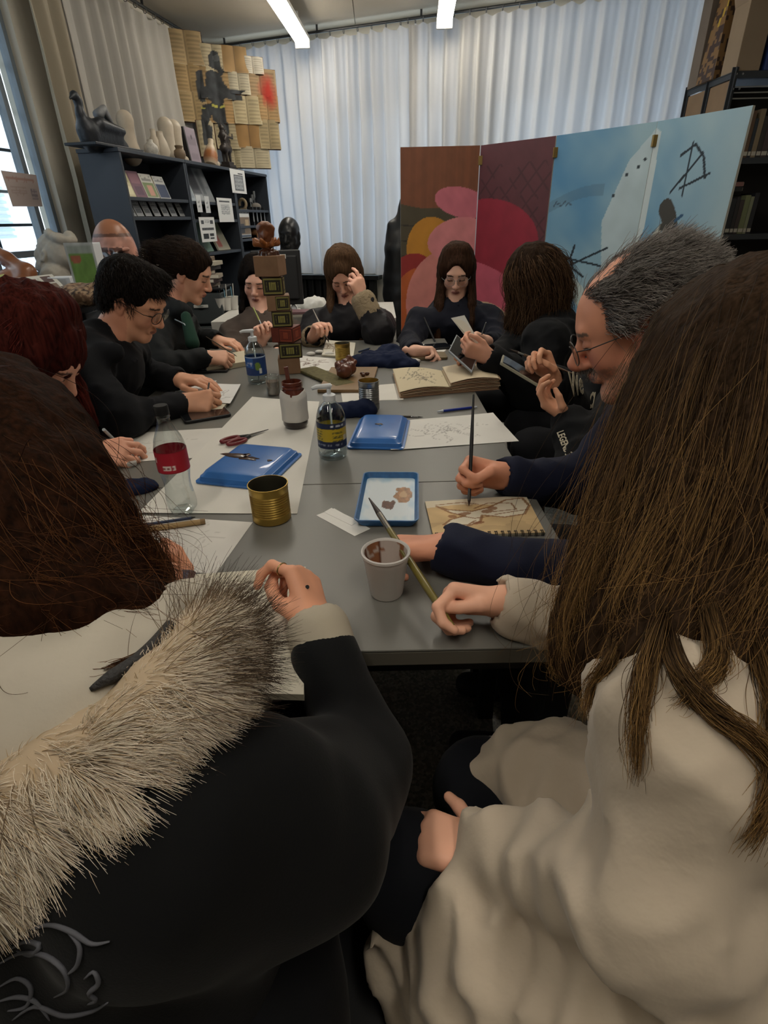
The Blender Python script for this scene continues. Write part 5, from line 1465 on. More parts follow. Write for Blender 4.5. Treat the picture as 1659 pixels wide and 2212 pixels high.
spiral_book('spiral sketchbook with the brown ink painting before the grey-haired man', [(936, 1157), (1178, 1150), (1136, 1070), (918, 1083)], manpage, True, 17)
def nearpage(u, v):
    c = base(u, 'cfc9b8') * (1 + .015 * wn(u * 5, v * 5)[:, None])
    scribble(c, u, v, .55, .82, .55, .16, 31, 26, '6b6258', .0035, .55); scribble(c, u, v, .85, .5, .2, .5, 32, 16, '8d8478', .004, .4)
    return np.clip(c, 0, 1)
spiral_book('spiral sketchbook with hair-like strokes under the fur-hooded woman\'s hand', [(330, 1490), (656, 1500), (660, 1224), (380, 1243)], nearpage, False, 22, .012)
# ---------------------------------------------------------------- paint trays
M_tray = mat('tray_blue', '2f67ad', .35, var=.05, vscale=30, coat=.2)
def rrect(w, h, r, n=5):
    out = []
    for cx, cy, a0 in ((w / 2 - r, h / 2 - r, 0), (-w / 2 + r, h / 2 - r, 90), (-w / 2 + r, -h / 2 + r, 180), (w / 2 - r, -h / 2 + r, 270)):
        for i in range(n + 1):
            a = R(a0 + 90 * i / n); out.append((cx + r * math.cos(a), cy + r * math.sin(a)))
    return out
def loft(mb, rings, cap0=False, cap1=True):
    n = len(rings[0][0]); vs = []
    for pts, z in rings: vs += [(x, y, z) for x, y in pts]
    fs = [(j * n + i, j * n + (i + 1) % n, (j + 1) * n + (i + 1) % n, (j + 1) * n + i) for j in range(len(rings) - 1) for i in range(n)]
    if cap1: fs.append(tuple((len(rings) - 1) * n + i for i in range(n)))
    if cap0: fs.append(tuple(range(n - 1, -1, -1)))
    return mb.add(vs, fs)
def quad_frame(quad, dz=.001):
    q = [on_table(x, y, dz) for x, y in quad]; c = sum(q) / 4
    x = (q[1] - q[0] + q[2] - q[3]) / 2; y = (q[3] - q[0] + q[2] - q[1]) / 2
    return c, math.atan2(x[1], x[0]), np.linalg.norm(x), np.linalg.norm(y)
def blob(mb, cx, cy, r, z, seed, n=18, sx=1., sy=1.):
    rr = random.Random(seed); ph = [rr.random() * 6.3 for _ in range(3)]
    ring = [(cx + sx * r * (1 + .25 * math.sin(2 * a + ph[0]) + .18 * math.sin(5 * a + ph[1])) * math.cos(a), cy + sy * r * (1 + .22 * math.sin(3 * a + ph[2])) * math.sin(a)) for a in np.linspace(0, 2 * math.pi, n + 1)[:-1]]
    return loft(mb, [(ring, z), ([(cx + (x - cx) * .92, cy + (y - cy) * .92) for x, y in ring], z + .0012)])
M_cocoa = mat('cocoa_paint', '3a2418', .35, var=.25, vscale=50, coat=.3)
def down_tray(label, quad, h, blobs, dz=.0013):
    c, a, w, d = quad_frame(quad, dz); t = thing('paint_tray', label, 'tray', c, a)
    mb = loft(MB(), [(rrect(w, d, .012), 0), (rrect(w, d, .012), .004), (rrect(w - .012, d - .012, .012), .005), (rrect(w - .018, d - .018, .012), h * .55), (rrect(w - .024, d - .024, .014), h * .6), (rrect(w - .036, d - .036, .016), h * .93), (rrect(w - .046, d - .046, .018), h)], True)
    mb.build('tray_shell', M_tray, t, smooth=45)
    for i, b in enumerate(blobs): blob(MB(), b[0], b[1], b[2], h + .0002, i + 5, 18, b[3], b[4]).build('paint_smear', M_cocoa if len(b) < 6 else mat('wet_blue', '3a7cc0', .15), t, smooth=60)
    return t
down_tray('upside-down blue tray with a dark smear between the soda bottle and the gold can', [(430, 1046), (590, 1060), (640, 982), (508, 968)], .026, [(-.05, .012, .022, 2.0, .6), (-.005, .0, .020, 1.7, .55), (-.02, .022, .009, 1, 1), (.055, .0, .007, .8, .8)], .0022)
down_tray('upside-down blue tray beside the pump bottle with the yellow label', [(757, 971), (882, 971), (878, 910), (770, 906)], .026, [(-.005, .012, .012, 1.1, .55), (.0, .0, .004, 1, 1, 1)])
c, a, w, d = quad_frame([(761, 1141), (899, 1142), (909, 1034), (789, 1033)], .002)
pal = thing('paint_palette', 'white-filled blue paint palette with brown paint, under the olive brush', 'palette', c, a)
mb = loft(MB(), [(rrect(w - .02, d - .02, .012), 0), (rrect(w, d, .014), .016), (rrect(w, d, .014), .018), (rrect(w - .006, d - .006, .012), .018), (rrect(w - .02, d - .02, .01), .004)], True, True)
mb.build('palette_shell', mat('palette_edge', '2c5f92', .4, var=.25, vscale=60), pal, smooth=40)
def palc(u, v):
    c = base(u, 'c4cdd2'); e = np.minimum(np.minimum(u, 1 - u), np.minimum(v, 1 - v)); k = np.clip(.30 - e * 2.6 + .25 * wn(u * 9, v * 9), 0, .75)[:, None]
    c = c * (1 - k) + rgb('5f97be') * k
    d1 = np.hypot((u - .5), (v - .38) * 1.3) + .05 * wn(u * 16, v * 16); d2 = np.hypot((u - .77), (v - .6)) + .06 * wn(u * 14, v * 18, 3)
    m = d1 < .12; c[m] = rgb('55301f') * (1 + .3 * wn(u[m] * 40, v[m] * 40)[:, None]); m = (d2 < .17) & (d2 > .07); c[m] = rgb('8f6238') * (1 + .25 * wn(u[m] * 30, v[m] * 30)[:, None]); m = (d2 <= .07) ; c[m] = rgb('b08d63')
    return np.clip(c, 0, 1)
paint('palette_well', 70, 60, w - .018, d - .018, palc, vmat('palette_well', .3), pal, Matrix.Translation((-(w - .018) / 2, -(d - .018) / 2, .0055)))
# ---------------------------------------------------------------- cans, cup, bottles, jars
def can(label, px, py, r, h, m, minner, name='tin_can'):
    p = on_table(px, py, .0012); t = thing(name, label, 'can', p)
    pr = [(r * .97, 0), (r, .002), (r, h * .18)]
    for i in range(9): z = h * (.2 + .6 * i / 9); pr += [(r, z), (r - .0016, z + h * .033)]
    pr += [(r, h * .82), (r, h - .004), (r + .0012, h - .003), (r + .0012, h), (r - .0006, h)]
    MB().lathe(pr, 36, cap1=False).build('can_wall', m, t, smooth=30)
    pi_ = [(r - .0006, h)] + [(r - .0016 - (.0008 if i % 2 else 0), h * (1 - .1 * i)) for i in range(1, 9)] + [(r - .002, .004)]
    MB().lathe(pi_, 36, cap0=False, cap1=True).build('can_inside', minner, t, smooth=30)
    return t
M_gold = mat('gold_tin', 'b3954c', .33, .85, var=.08, vscale=25); M_tin = mat('silver_tin', '8f9192', .3, .95); M_in = mat('tin_inside', '6d6a5c', .4, .9)
can('gold ridged tin can before the blue tray', 588, 1118, .041, .082, M_gold, M_in)
can('silver ridged tin can beside the chocolate board', 798, 882, .0345, .096, M_tin, M_gold)
can('gold tin can before the girl with shearling cuffs', 741, 777, .0345, .075, M_gold, M_in)
can('short tin with a pale rim standing in the navy cloth', 843, 772, .034, .026, mat('dull_tin', '5d5f58', .4, .8), M_gold, 'short_tin')
p = on_table(835, 1279, .0012); t = thing('foam_cup', 'white foam cup streaked inside with brown paint, near table edge', 'cup', p)
pr = [(.0265, 0), (.028, .003), (.0365, .068), (.0375, .07), (.038, .0785), (.0405, .08), (.0405, .084), (.0385, .0855), (.036, .083), (.034, .07), (.026, .006)]
mb = MB().lathe(pr, 36); V = np.array(mb.v); ang = np.arctan2(V[:, 1], V[:, 0]); rr_ = np.hypot(V[:, 0], V[:, 1])
mb.build('cup_wall', mat('foam_cup', 'c9c5c1', .65, bump=.2, bscale=250, bdist=.0006), t, smooth=40)
def cupin(u, v):
    c = base(u, 'b9aca4'); m = (wn(u * 9, v * 3, 1) > .1) & (u > .08) & (u < .5); c[m] = rgb('8a5a3c'); m = (np.abs(u - .45 - .02 * np.sin(v * 9)) < .02) | (np.abs(u - .3) < .015); c[m] = rgb('5d341f'); m = v < .25; c[m] = rgb('7b5846'); return c
nu, nv = 60, 14; uu, vv = [z.ravel() for z in np.meshgrid(np.linspace(0, 1, nu + 1), np.linspace(0, 1, nv + 1))]
rad = .0255 + .0095 * vv; mb = MB(); mb.v = np.stack([rad * np.cos(2 * np.pi * uu), rad * np.sin(2 * np.pi * uu), .007 + .075 * vv], 1).tolist(); mb.f = [(j * (nu + 1) + i, (j + 1) * (nu + 1) + i, (j + 1) * (nu + 1) + i + 1, j * (nu + 1) + i + 1) for j in range(nv) for i in range(nu)]
mb.build('stained_inside', vmat('cup_stain', .5), t, smooth=True, cols=cupin(uu, vv))
def label_band(t, r, z0, z1, fn, n=72, nz=40, a0=0, name='label_band', rough=.4):
    uu, vv = [z.ravel() for z in np.meshgrid(np.linspace(0, 1, n + 1), np.linspace(0, 1, nz + 1))]
    th = a0 + 2 * np.pi * uu; rr = r if not callable(r) else r(z0 + (z1 - z0) * vv)
    mb = MB(); mb.v = np.stack([rr * np.cos(th), rr * np.sin(th), z0 + (z1 - z0) * vv], 1).tolist(); W = n + 1
    mb.f = [(j * W + i, j * W + i + 1, (j + 1) * W + i + 1, (j + 1) * W + i) for j in range(nz) for i in range(n)]
    return mb.build(name, vmat('label', rough), t, smooth=True, cols=fn(uu, vv))
# label u runs counter-clockwise; a0 = -pi puts u=.25 at -y (towards the viewer)
def red_label(u, v):
    c = base(u, 'a3192e'); c[(v < .05) | (v > .96)] = rgb('8a1527')
    for x in (.22, .265, .31): m = (np.abs(u - x) < .017) & (np.abs(v - .27) < .12); c[m] = rgb('d9c9c6'); m &= (np.abs(v - .27) < .05) & (((u * 190) % 1) < .6); c[m] = rgb('8f5a58')
    m = (np.abs(u - .12) < .014) & (np.abs(v - .62) < .13); c[m] = rgb('d9c9c6'); return c
p = on_table(397, 1103, .0018); t = thing('soda_bottle', 'empty clear soda bottle with a red label and black cap', 'bottle', p)
prof = [(.018, .004), (.026, 0), (.031, .006), (.0325, .02), (.031, .038), (.0275, .062), (.0275, .075), (.031, .095), (.0325, .102), (.0325, .150), (.031, .158), (.0275, .172), (.02, .19), (.0135, .206), (.0125, .215), (.0145, .217), (.0145, .219), (.0122, .221), (.0122, .226)]
mb = MB().lathe(prof, 40, cap1=False)
V = []
for x, y, z in mb.v:
    a = math.atan2(y, x); k = 1.0
    if z < .03: k = 1 - .10 * (1 - z / .03) * (1 + math.cos(5 * a)) / 2
    elif .155 < z < .2: k = 1 + .012 * math.cos(12 * a)
    V.append((x * k, y * k, z + (.006 * (1 + math.cos(5 * a)) / 2 if z < .007 else 0)))
mb.v = V; mb.build('bottle_wall', M_thin, t, smooth=50)
label_band(t, .0329, .103, .149, red_label, a0=-math.pi)
MB().lathe([(.0142, .222), (.0146, .224), (.0146, .238), (.0135, .241)], 24).build('cap', mat('cap_black', '17181a', .4), t, smooth=40)
def yel_label(u, v):
    c = base(u, '1d2745'); m = (v > .28) & (v < .78); c[m] = rgb('b9a128')
    m2 = m & (u > .02) & (u < .16) & (((v * 30) % 1) < .5) & (wn(u * 90, v * 30) > -.2); c[m2] = rgb('5f5a2e'); m2 = m & (u > .27) & (u < .4) & (((v * 34) % 1) < .5) & (wn(u * 99, v * 34) > -.2); c[m2] = rgb('5f5a2e')
    m2 = (v > .86) & (v < .94) & (u > .3) & (u < .42) & (wn(u * 140, v * 3) > -.2); c[m2] = rgb('b6bcc9'); m2 = (np.abs(u - .27) < .012) & (np.abs(v - .9) < .045); c[m2] = rgb('d3d6dc'); m2 = (u > .41) & (u < .45) & (v > .3) & (v < .5) & (((u * 320) % 1) < .5); c[m2] = rgb('d8d8d2'); c[(v > .12) & (v < .18) & (u > .04) & (u < .4) & (wn(u * 120, v) > 0)] = rgb('7d8496'); return c
def blu_label(u, v):
    c = base(u, '1f3d73'); m = (v > .35 + .1 * np.sin(u * 12)) & (u < .25); c[m] = rgb('2d5ea3'); m = ellm(u, v, .31, .5, .045, .22, 0, 1.); c[m] = rgb('6d8a3e'); m = (u > .33) & (u < .42) & (v > .1) & (v < .4) & (((u * 300) % 1) < .5); c[m] = rgb('cfd2d2'); m = (v > .5) & (v < .72) & (u > .06) & (u < .24) & (wn(u * 60, v * 8) > .1); c[m] = rgb('aebbd0'); c[v > .94] = rgb('9fb3cf'); return c
def pump(label, px, py, lab, tall, m_cap, scale=1.0, liq=.45):
    p = on_table(px, py, .0012); t = thing('pump_bottle', label, 'bottle', p)
    s = scale; r = .0385 * s; H = tall
    mb = MB().lathe([(r * .8, .003), (r * .93, 0), (r, .008), (r, H * .62), (r * .97, H * .68), (r * .8, H * .79), (r * .45, H * .87), (.0135 * s, H * .89), (.0135 * s, H * .91)], 40, cap1=False); mb.build('bottle_wall', M_thin, t, smooth=50)
    MB().lathe([(r * .76, .005), (r * .95, .008), (r * .955, H * liq * .62)], 32).build('liquid', M_water, t, smooth=50)
    label_band(t, r * 1.006, H * .20, H * .60, lab, a0=-math.pi)
    MB().lathe([(.0165 * s, H * .90), (.0165 * s, H * .985), (.012 * s, H * 1.0)], 24).build('collar', m_cap, t, smooth=40)
    MB().lathe([(.0055 * s, H), (.0055 * s, H * 1.10), (.009 * s, H * 1.105), (.009 * s, H * 1.13)], 16).build('pump_stem', m_cap, t, smooth=40)
    MB().tube([(.006, 0, H * 1.115), (-.03 * s, -.008, H * 1.118), (-.042 * s, -.012, H * 1.10)], [.007 * s, .0055 * s, .004 * s], 10).build('spout', m_cap, t, smooth=50)
    MB().tube([(0, 0, H * .9), (.004, 0, H * .05)], .0025, 8).build('dip_tube', mat('tube_clear', 'c9d2d4', .3), t, smooth=True)
    return t
M_cap = mat('cap_white', 'cdd2d6', .35)
pump('clear pump bottle with a yellow and navy label, in front of the tray', 720, 985, yel_label, .172, M_cap)
pump('clear pump bottle with a blue label beside the tower', 558, 826, blu_label, .178, M_cap, 1.02)
# brown glass jar wrapped in white paper
p = on_table(640, 921, .0018); t = thing('wrapped_jar', 'brown paint jar wrapped in white paper with a stick inside', 'jar', p)
M_bj = mat('dark_liquid_jar', '241a18', .12, coat=.5)
MB().lathe([(.026, 0), (.034, .004), (.0385, .012), (.0385, .03)], 32).build('jar_bottom', M_bj, t, smooth=40)
nu, nv = 72, 24; uu, vv = [z.ravel() for z in np.meshgrid(np.linspace(0, 1, nu + 1), np.linspace(0, 1, nv + 1))]
zz = .024 + vv * (.088 + .006 * np.sin(uu * 2 * np.pi * 2 + 1)); rr_ = .0395 + .0012 * wn(np.cos(2 * np.pi * uu) * 3, np.sin(2 * np.pi * uu) * 3, zz * 40) + .0008 * np.sin(uu * 40)
rr_ = rr_ - .006 * np.clip((vv - .82) / .18, 0, 1)
mb = MB(); W = nu + 1; mb.v = np.stack([rr_ * np.cos(2 * np.pi * uu), rr_ * np.sin(2 * np.pi * uu), zz], 1).tolist(); mb.f = [(j * W + i, j * W + i + 1, (j + 1) * W + i + 1, (j + 1) * W + i) for j in range(nv) for i in range(nu)]
mb.build('paper_wrap', mat('wrap_paper', 'c8c5bf', .8, bump=.4, bscale=25, bdist=.003), t, smooth=True, solid=.0008)
M_rb = mat('red_brown_glaze', '5b2a1d', .25, var=.2, vscale=30, coat=.4)
MB().lathe([(.036, .10), (.030, .116), (.0285, .120), (.031, .122), (.031, .128), (.0285, .130), (.031, .132), (.0305, .141), (.028, .142), (.0265, .138), (.0265, .05), (.02, .045)], 32, cap0=False).build('jar_neck', M_rb, t, smooth=40)
MB().box((-.006, -.004, .05), (.006, .004, .185), Matrix.Rotation(R(-4), 4, 'Y')).build('paint_stick', M_rb, t, bevel=.001)
p = on_table(592, 852, .0012); t = thing('murky_jar', 'small murky glass jar beside the wrapped jar', 'jar', p)
MB().lathe([(.022, 0), (.026, .003), (.026, .06), (.024, .066), (.026, .07), (.0245, .072), (.0235, .06), (.0235, .005)], 28).build('jar_wall', M_thin, t, smooth=40); MB().lathe([(.0225, .004), (.0228, .05)], 24).build('murky_water', mat('murk', '7a6860', .25), t, smooth=40)
# ---------------------------------------------------------------- box tower
tb = on_table(627, 803, .0); Dt = float((tb - CC) @ CF) ; sc = Dt / FPX * .95
tw = thing('box_tower', 'leaning tower of small printed boxes topped by an orange carved head', 'sculpture', tb)
M_tan = mat('box_tan', '8a6a50', .6, var=.12, vscale=30); M_rbx = mat('box_red', '6a2e20', .5, var=.15, vscale=30)
def boxlab(bgc, fgc):
    def fn(u, v):
        c = base(u, bgc); e = np.minimum(np.minimum(u, 1 - u) * 1.5, np.minimum(v, 1 - v))
        c[e < .05] = rgb('231a14'); c[(e > .07) & (e < .11)] = rgb(fgc); m = (e > .16); c[m] = rgb('1f1a14') if bgc != '7c3322' else rgb('6d2a1c')
        for x0, x1 in ((.32, .38), (.42, .48), (.52, .56), (.6, .66)): mm = (u > x0) & (u < x1) & (v > .28) & (v < .74); c[mm] = rgb(fgc)
        for x in (.2, .78): mm = (np.abs(u - x) < .02) & (v > .25) & (v < .75) & (((v * 12) % 1) < .6); c[mm] = rgb(fgc)
        c[(u > .44) & (u < .6) & (np.abs(v - .66) < .04)] = rgb(fgc); return c
    return fn
tower = [  # px centre x, centre y, width, height, kind, turn
    (607, 782, 52, 34, 'tan', 8), (612, 747, 54, 33, 'yel', 10), (607, 714, 54, 31, 'red', -14), (602, 684, 46, 33, 'yel', 6), (597, 655, 52, 30, 'half', 10), (591, 617, 46, 36, 'yel', 4), (588, 582, 56, 38, 'tan', -10)]
zb = 0.0
top_z = None
for i, (px, py, w, h, kind, turn) in enumerate(tower):
    x = (px - 607) * sc; W_, H_ = w * sc * .92, h * sc * 1.02
    M = Matrix.Translation((x, .0, zb)) @ Matrix.Rotation(R(turn), 4, 'Z')
    bx = MB().box((-W_ / 2, -W_ / 2, .0004), (W_ / 2, W_ / 2, H_), M).build('stacked_box', {'tan': M_tan, 'yel': mat('box_dark', '4a3526', .6, var=.12), 'red': M_rbx, 'half': M_tan}[kind], tw, bevel=.0025)
    if kind != 'tan':
        lw = W_ * (.96 if kind == 'yel' else .6); off = -lw / 2 if kind == 'yel' else W_ / 2 - lw - .002
        paint('printed_front', 40, 28, lw, H_ * .9, boxlab('5d5a30' if kind != 'red' else '7c3322', '8f8a4a' if kind != 'red' else '9a4a32'), M_print, bx, M @ frame((off, -W_ / 2 - .0006, H_ * .05), (1, 0, 0), (0, 0, 1)))
        paint('printed_side', 40, 28, W_ * .96, H_ * .9, boxlab('5d5a30' if kind != 'red' else '7c3322', '8f8a4a' if kind != 'red' else '9a4a32'), M_print, bx, M @ frame((W_ / 2 + .0006, -W_ * .48, H_ * .05), (0, 1, 0), (0, 0, 1)))
    zb += H_; top_x = x
M_choc = mat('melted_chocolate', '4a2a1a', .28, var=.25, vscale=40, coat=.4); M_org = mat('orange_carving', '8f5426', .4, var=.3, vscale=25)
tp = tb + np.array([(588 - 607) * sc, 0, zb])
F = Field(tp + [-.08, -.08, -.06], tp + [.08, .08, .11], .004)
F.cone(tp + [0, 0, .0], tp + [-.002, 0, .03], .036, .018, k=.02)
for i in range(9):
    a = i * .7; F.cone(tp + [.032 * math.cos(a), .032 * math.sin(a), .01], tp + [.042 * math.cos(a), .042 * math.sin(a), -.02 - .018 * (i % 3)], .008, .005, k=.01)
F.warp(lambda x, y, z: .004 * wn(x, y, z, s=90)); field_obj('chocolate_drips', F, M_choc, tw)
hp_ = tp + [-.006, 0, .034]
F = Field(hp_ + [-.09, -.08, -.03], hp_ + [.09, .08, .15], .004)
for i in range(7):
    a = i * .9; F.cone(hp_, hp_ + [.045 * math.cos(a), .04 * math.sin(a), .006 + .01 * (i % 2)], .011, .008, k=.01); F.cone(hp_ + [.045 * math.cos(a), .04 * math.sin(a), .006 + .01 * (i % 2)], hp_ + [.05 * math.cos(a), .045 * math.sin(a), .024], .007, .004, k=.008)
field_obj('orange_petals', F, M_org, tw)
F = Field(hp_ + [-.07, -.07, -.01], hp_ + [.07, .07, .15], .004)
F.cone(hp_ + [.002, 0, .01], hp_ + [.002, 0, .055], .021, .025, k=.01); F.ell(hp_ + [.002, 0, .068], (.027, .026, .012), k=.01); F.cone(hp_ + [.002, -.023, .042], hp_ + [.002, -.027, .03], .005, .006, k=.008)
for sx in (-1, 1): F.ell(hp_ + [.002 + sx * .013, -.024, .047], .006, k=.005, sub=True); F.cone(hp_ + [.002 + sx * .024, 0, .022], hp_ + [.002 + sx * .027, 0, .06], .006, .008, k=.008)
F.warp(lambda x, y, z: .003 * wn(x, y, z, s=80)); field_obj('carved_head', F, mat('carved_head', '6f4024', .4, var=.35, vscale=30), tw)
# ---------------------------------------------------------------- chocolate board, cloths
c, a, w, d = quad_frame([(690, 851), (806, 846), (812, 800), (712, 797)], .0012)
t = thing('wooden_board', 'light wooden board under the chocolate figure', 'board', c, a)
MB().box((-w / 2, -d / 2, 0), (w / 2, d / 2, .012)).build('board_slab', mat('light_wood', '7d6240', .5, var=.15, vscale=6, stretch=(1, 12, 12)), t, bevel=.002)
c2, a2, w2, d2 = quad_frame([(669, 845), (712, 838), (745, 790), (693, 800)], .0012)
t = thing('olive_block', 'olive-green textured block beside the wooden board', 'block', c2, a2)
MB().box((-w2 / 2, -d2 / 2, 0), (w2 / 2 * .7, d2 / 2, .013)).build('block_body', mat('olive_pressed', '5a5330', .8, var=.3, vscale=60, bump=.6, bscale=90), t, bevel=.004)
q0 = c + np.array([-.02, .005, .0125])
t = thing('chocolate_figure', 'lumpy reddish-brown chocolate figure on the wooden board', 'sculpture', q0)
F = Field(q0 + [-.09, -.07, -.005], q0 + [.1, .09, .1], .004)
F.ell(q0 + [0, -.02, .028], (.03, .026, .028), k=.01); F.ell(q0 + [.012, .02, .03], (.035, .03, .03), k=.01); F.ell(q0 + [-.02, .03, .04], (.02, .02, .018), k=.01); F.ell(q0 + [.03, .035, .05], (.02, .02, .016), k=.01); F.cone(q0 + [.0, .02, .055], q0 + [.02, .03, .07], .012, .01, k=.01)
F.warp(lambda x, y, z: .004 * wn(x, y, z, s=110)); field_obj('chocolate_lump', F, mat('cocoa_red', '5a3121', .35, var=.5, vscale=45, coat=.3), t)
for i, (dx, dy) in enumerate(((.055, .01), (.07, .03), (.05, .035))):
    q1 = c + np.array([dx, dy, .0125]); t = thing('chocolate_piece', ['chocolate crumb closest to the silver can', 'chocolate crumb at the far corner of the board', 'middle chocolate crumb on the board'][i], 'chocolate', q1); MB().ball((0, 0, .006), (.010, .008, .0065), 10, 6).build('piece', M_choc, t, smooth=True)
M_navy = mat('navy_cloth', '131c35', .9, spec=.2, bump=.3, bscale=300, bdist=.0008)
def cloth(label, px, py, blobs, hh=.03, s=26, amp=.011, nm='cloth_rag'):
    p = on_table(px, py, .0); t = thing(nm, label, 'cloth', p)
    xs_ = [b[0] for b in blobs]; F = Field(p + [min(xs_) - .12, -.14, -.004], p + [max(xs_) + .12, .2, hh + .08], .006)
    for x, y, rx, ry, rz_ in blobs: F.ell(p + [x, y, rz_ * .35], (rx, ry, rz_), k=.025)
    F.warp(lambda x, y, z: amp * (np.abs(wn(x, y, z, s=s)) - .4) + .4 * amp * wn(x, y, z, s=s * 2.2))
    F.put(lambda X, Y, Z: (p[2] + .001 - Z) + 0 * X + 0 * Y, p - 1, p + 1, .002, False) if False else None
    V, Q = F.mesh(); V[:, 2] = np.maximum(V[:, 2], TZ + .0009); mesh_obj('cloth_folds', V, Q, M_navy, t, True); return t
cloth('navy cloth heap around the short tin', 828, 790, [(-.10, .0, .06, .05, .035), (-.02, .02, .09, .06, .03), (.05, .03, .06, .07, .04), (.08, -.02, .08, .04, .025), (.03, .12, .06, .06, .05), (-.05, .09, .06, .05, .035)])
cloth('navy cloth rag behind the yellow-labelled pump bottle', 772, 896, [(-.04, .0, .05, .035, .03), (.02, .01, .045, .04, .035), (-.09, .02, .04, .03, .02)], .03, 34, .008)
cloth('navy cloth rag beside the near girl\'s dark hair', 292, 1062, [(-.03, 0, .06, .035, .02), (.02, .02, .03, .025, .014)], .02, 40, .006)
# ---------------------------------------------------------------- tools
M_red = mat('scissor_red', '6a1f25', .4); M_blk = mat('soft_black', '1a1a1c', .5); M_chrome = mat('steel_bright', '9a9c9e', .22, 1.0)
sp = on_table(505, 950, .0012); t = thing('scissors', 'scissors with red and black handles on the white sheet', 'scissors', sp)
e0 = on_table(535, 942, .006) ; e1 = on_table(580, 928, .004); bx_ = (e1 - e0) / np.linalg.norm(e1 - e0); by_ = np.cross([0, 0, 1], bx_)
for k in (-1, 1):
    mb = MB(); A = e0 + by_ * .003 * k; mb.add([A + by_ * .005, A - by_ * .005, e1 + by_ * .0005 * k, A + by_ * .005 + [0, 0, .0018], A - by_ * .005 + [0, 0, .0018], e1 + [0, 0, .0018]], [(0, 1, 2), (5, 4, 3), (0, 3, 4, 1), (1, 4, 5, 2), (2, 5, 3, 0)]); mb.build('blade', M_chrome, t, world=True)
    cpt_ = e0 - bx_ * .05 + by_ * .016 * k; ring = [cpt_ + bx_ * .03 * math.cos(x) + by_ * .013 * math.sin(x) for x in np.linspace(0, 2 * math.pi, 21)[:-1]]
    hd = MB().tube(ring, .0052, 8, closed=True).build('handle_loop', M_red, t, world=True, smooth=True)
    MB().tube([e0 - bx_ * .022 + by_ * .012 * k, e0 + bx_ * .006 + by_ * .003 * k], [.0055, .0045], 8).build('shank', M_blk, t, world=True, smooth=True)
MB().lathe([(.004, .005), (.004, .0095)], 12, Matrix.Translation(e0 - np.array([0, 0, e0[2] - TZ]) if False else (e0[0], e0[1], TZ))).build('pivot_screw', M_chrome, t, world=True, smooth=40)
def rod(name, label, cat, a, b, segs, n=10, group=None):
    """straight tool from a to b; segs = (from, to, r0, r1, part, material)"""
    a = np.array(a, float); b = np.array(b, float); t = thing(name, label, cat, a, group=group)
    for f0, f1, r0, r1, part, m in segs: MB().tube([a + (b - a) * f0, a + (b - a) * (f0 + f1) / 2, a + (b - a) * f1], [r0, (r0 + r1) / 2, r1], n).build(part, m, t, world=True, smooth=50)
    return t
tt = lambda px, py, r: on_table(px, py, r + .0012)
rod('wooden_stick', 'thick pale wooden stick on the near white sheet', 'stick', tt(300, 1146, .006), tt(443, 1126, .006), [(0, .93, .006, .006, 'shaft', mat('pale_wood', '9a7f55', .5, var=.1)), (.93, 1, .0065, .006, 'collar', mat('pale_wood2', '7d6440', .5))])
rod('pencil', 'dark blue pencil lying above the wooden stick', 'pencil', tt(310, 1134, .003), tt(422, 1117, .003), [(0, .92, .003, .003, 'barrel', mat('pencil_blue', '22304d', .4)), (.92, 1, .003, .0006, 'point', M_blk)])
rod('ballpoint_pen', 'blue ballpoint pen beyond the right white sheet', 'pen', tt(945, 889, .004), tt(1030, 879, .004), [(0, .14, .002, .0045, 'tip', mat('pen_pale', 'b5bcc8', .3)), (.14, .86, .0045, .0045, 'barrel', mat('pen_blue', '1c2f86', .3)), (.86, 1, .003, .003, 'button', mat('pen_pale', 'b5bcc8', .3))])
rod('thin_brush', 'thin dark brush lying beyond the blue tray', 'brush', tt(810, 897, .002), tt(914, 901, .002), [(0, .25, .0012, .0025, 'handle_end', M_blk), (.25, .75, .0025, .003, 'handle', mat('dark_wood', '3a342c', .5)), (.75, .9, .003, .0025, 'ferrule', M_chrome), (.9, 1, .0025, .0004, 'bristles', M_blk)])
rod('dark_stylus', 'dark stylus beside the phone near the boy', 'pen', tt(378, 896, .003), tt(418, 891, .003), [(0, .8, .003, .003, 'barrel', M_blk), (.8, 1, .003, .0008, 'tip', M_chrome)])
rod('dark_blue_pen', 'dark pen by the gold can at the far end', 'pen', tt(775, 760, .004), tt(800, 752, .004), [(0, .85, .004, .004, 'barrel', mat('pencil_blue', '22304d')), (.85, 1, .004, .001, 'tip', M_chrome)])
rod('white_marker', 'white marker lying on the tan case at the far end', 'pen', on_table(895, 765, .016), on_table(945, 760, .016), [(0, .8, .004, .004, 'barrel', mat('white_plastic', 'c5c7c9')), (.8, 1, .004, .0015, 'tip', M_blk)])
def slab(name, label, cat, quad, h, m, top=None, dz=.0012, bev=.002, parts=()):
    c, a, w, d = quad_frame(quad, dz); t = thing(name, label, cat, c, a)
    loft(MB(), [(rrect(w, d, min(w, d) * .12), 0), (rrect(w, d, min(w, d) * .12), h)], True).build('shell', m, t, bevel=bev)
    if top: loft(MB(), [(rrect(w - .006, d - .006, min(w, d) * .09), h), (rrect(w - .006, d - .006, min(w, d) * .09), h + .0006)], True).build('screen', top, t)
    return t
M_scr = mat('phone_screen', '15171a', .08, coat=.5)
slab('phone', 'black phone with glossy screen lying near the boy', 'phone', [(385, 920), (500, 899), (485, 882), (400, 895)], .009, M_blk, M_scr)
slab('phone', 'black phone lying beside the cream notebook', 'phone', [(416, 808), (492, 804), (496, 796), (425, 798)], .009, M_blk, M_scr)
slab('phone', 'dark phone beside the sheet of the girl in round glasses', 'phone', [(918, 758), (968, 753), (974, 744), (925, 747)], .009, M_blk, M_scr)
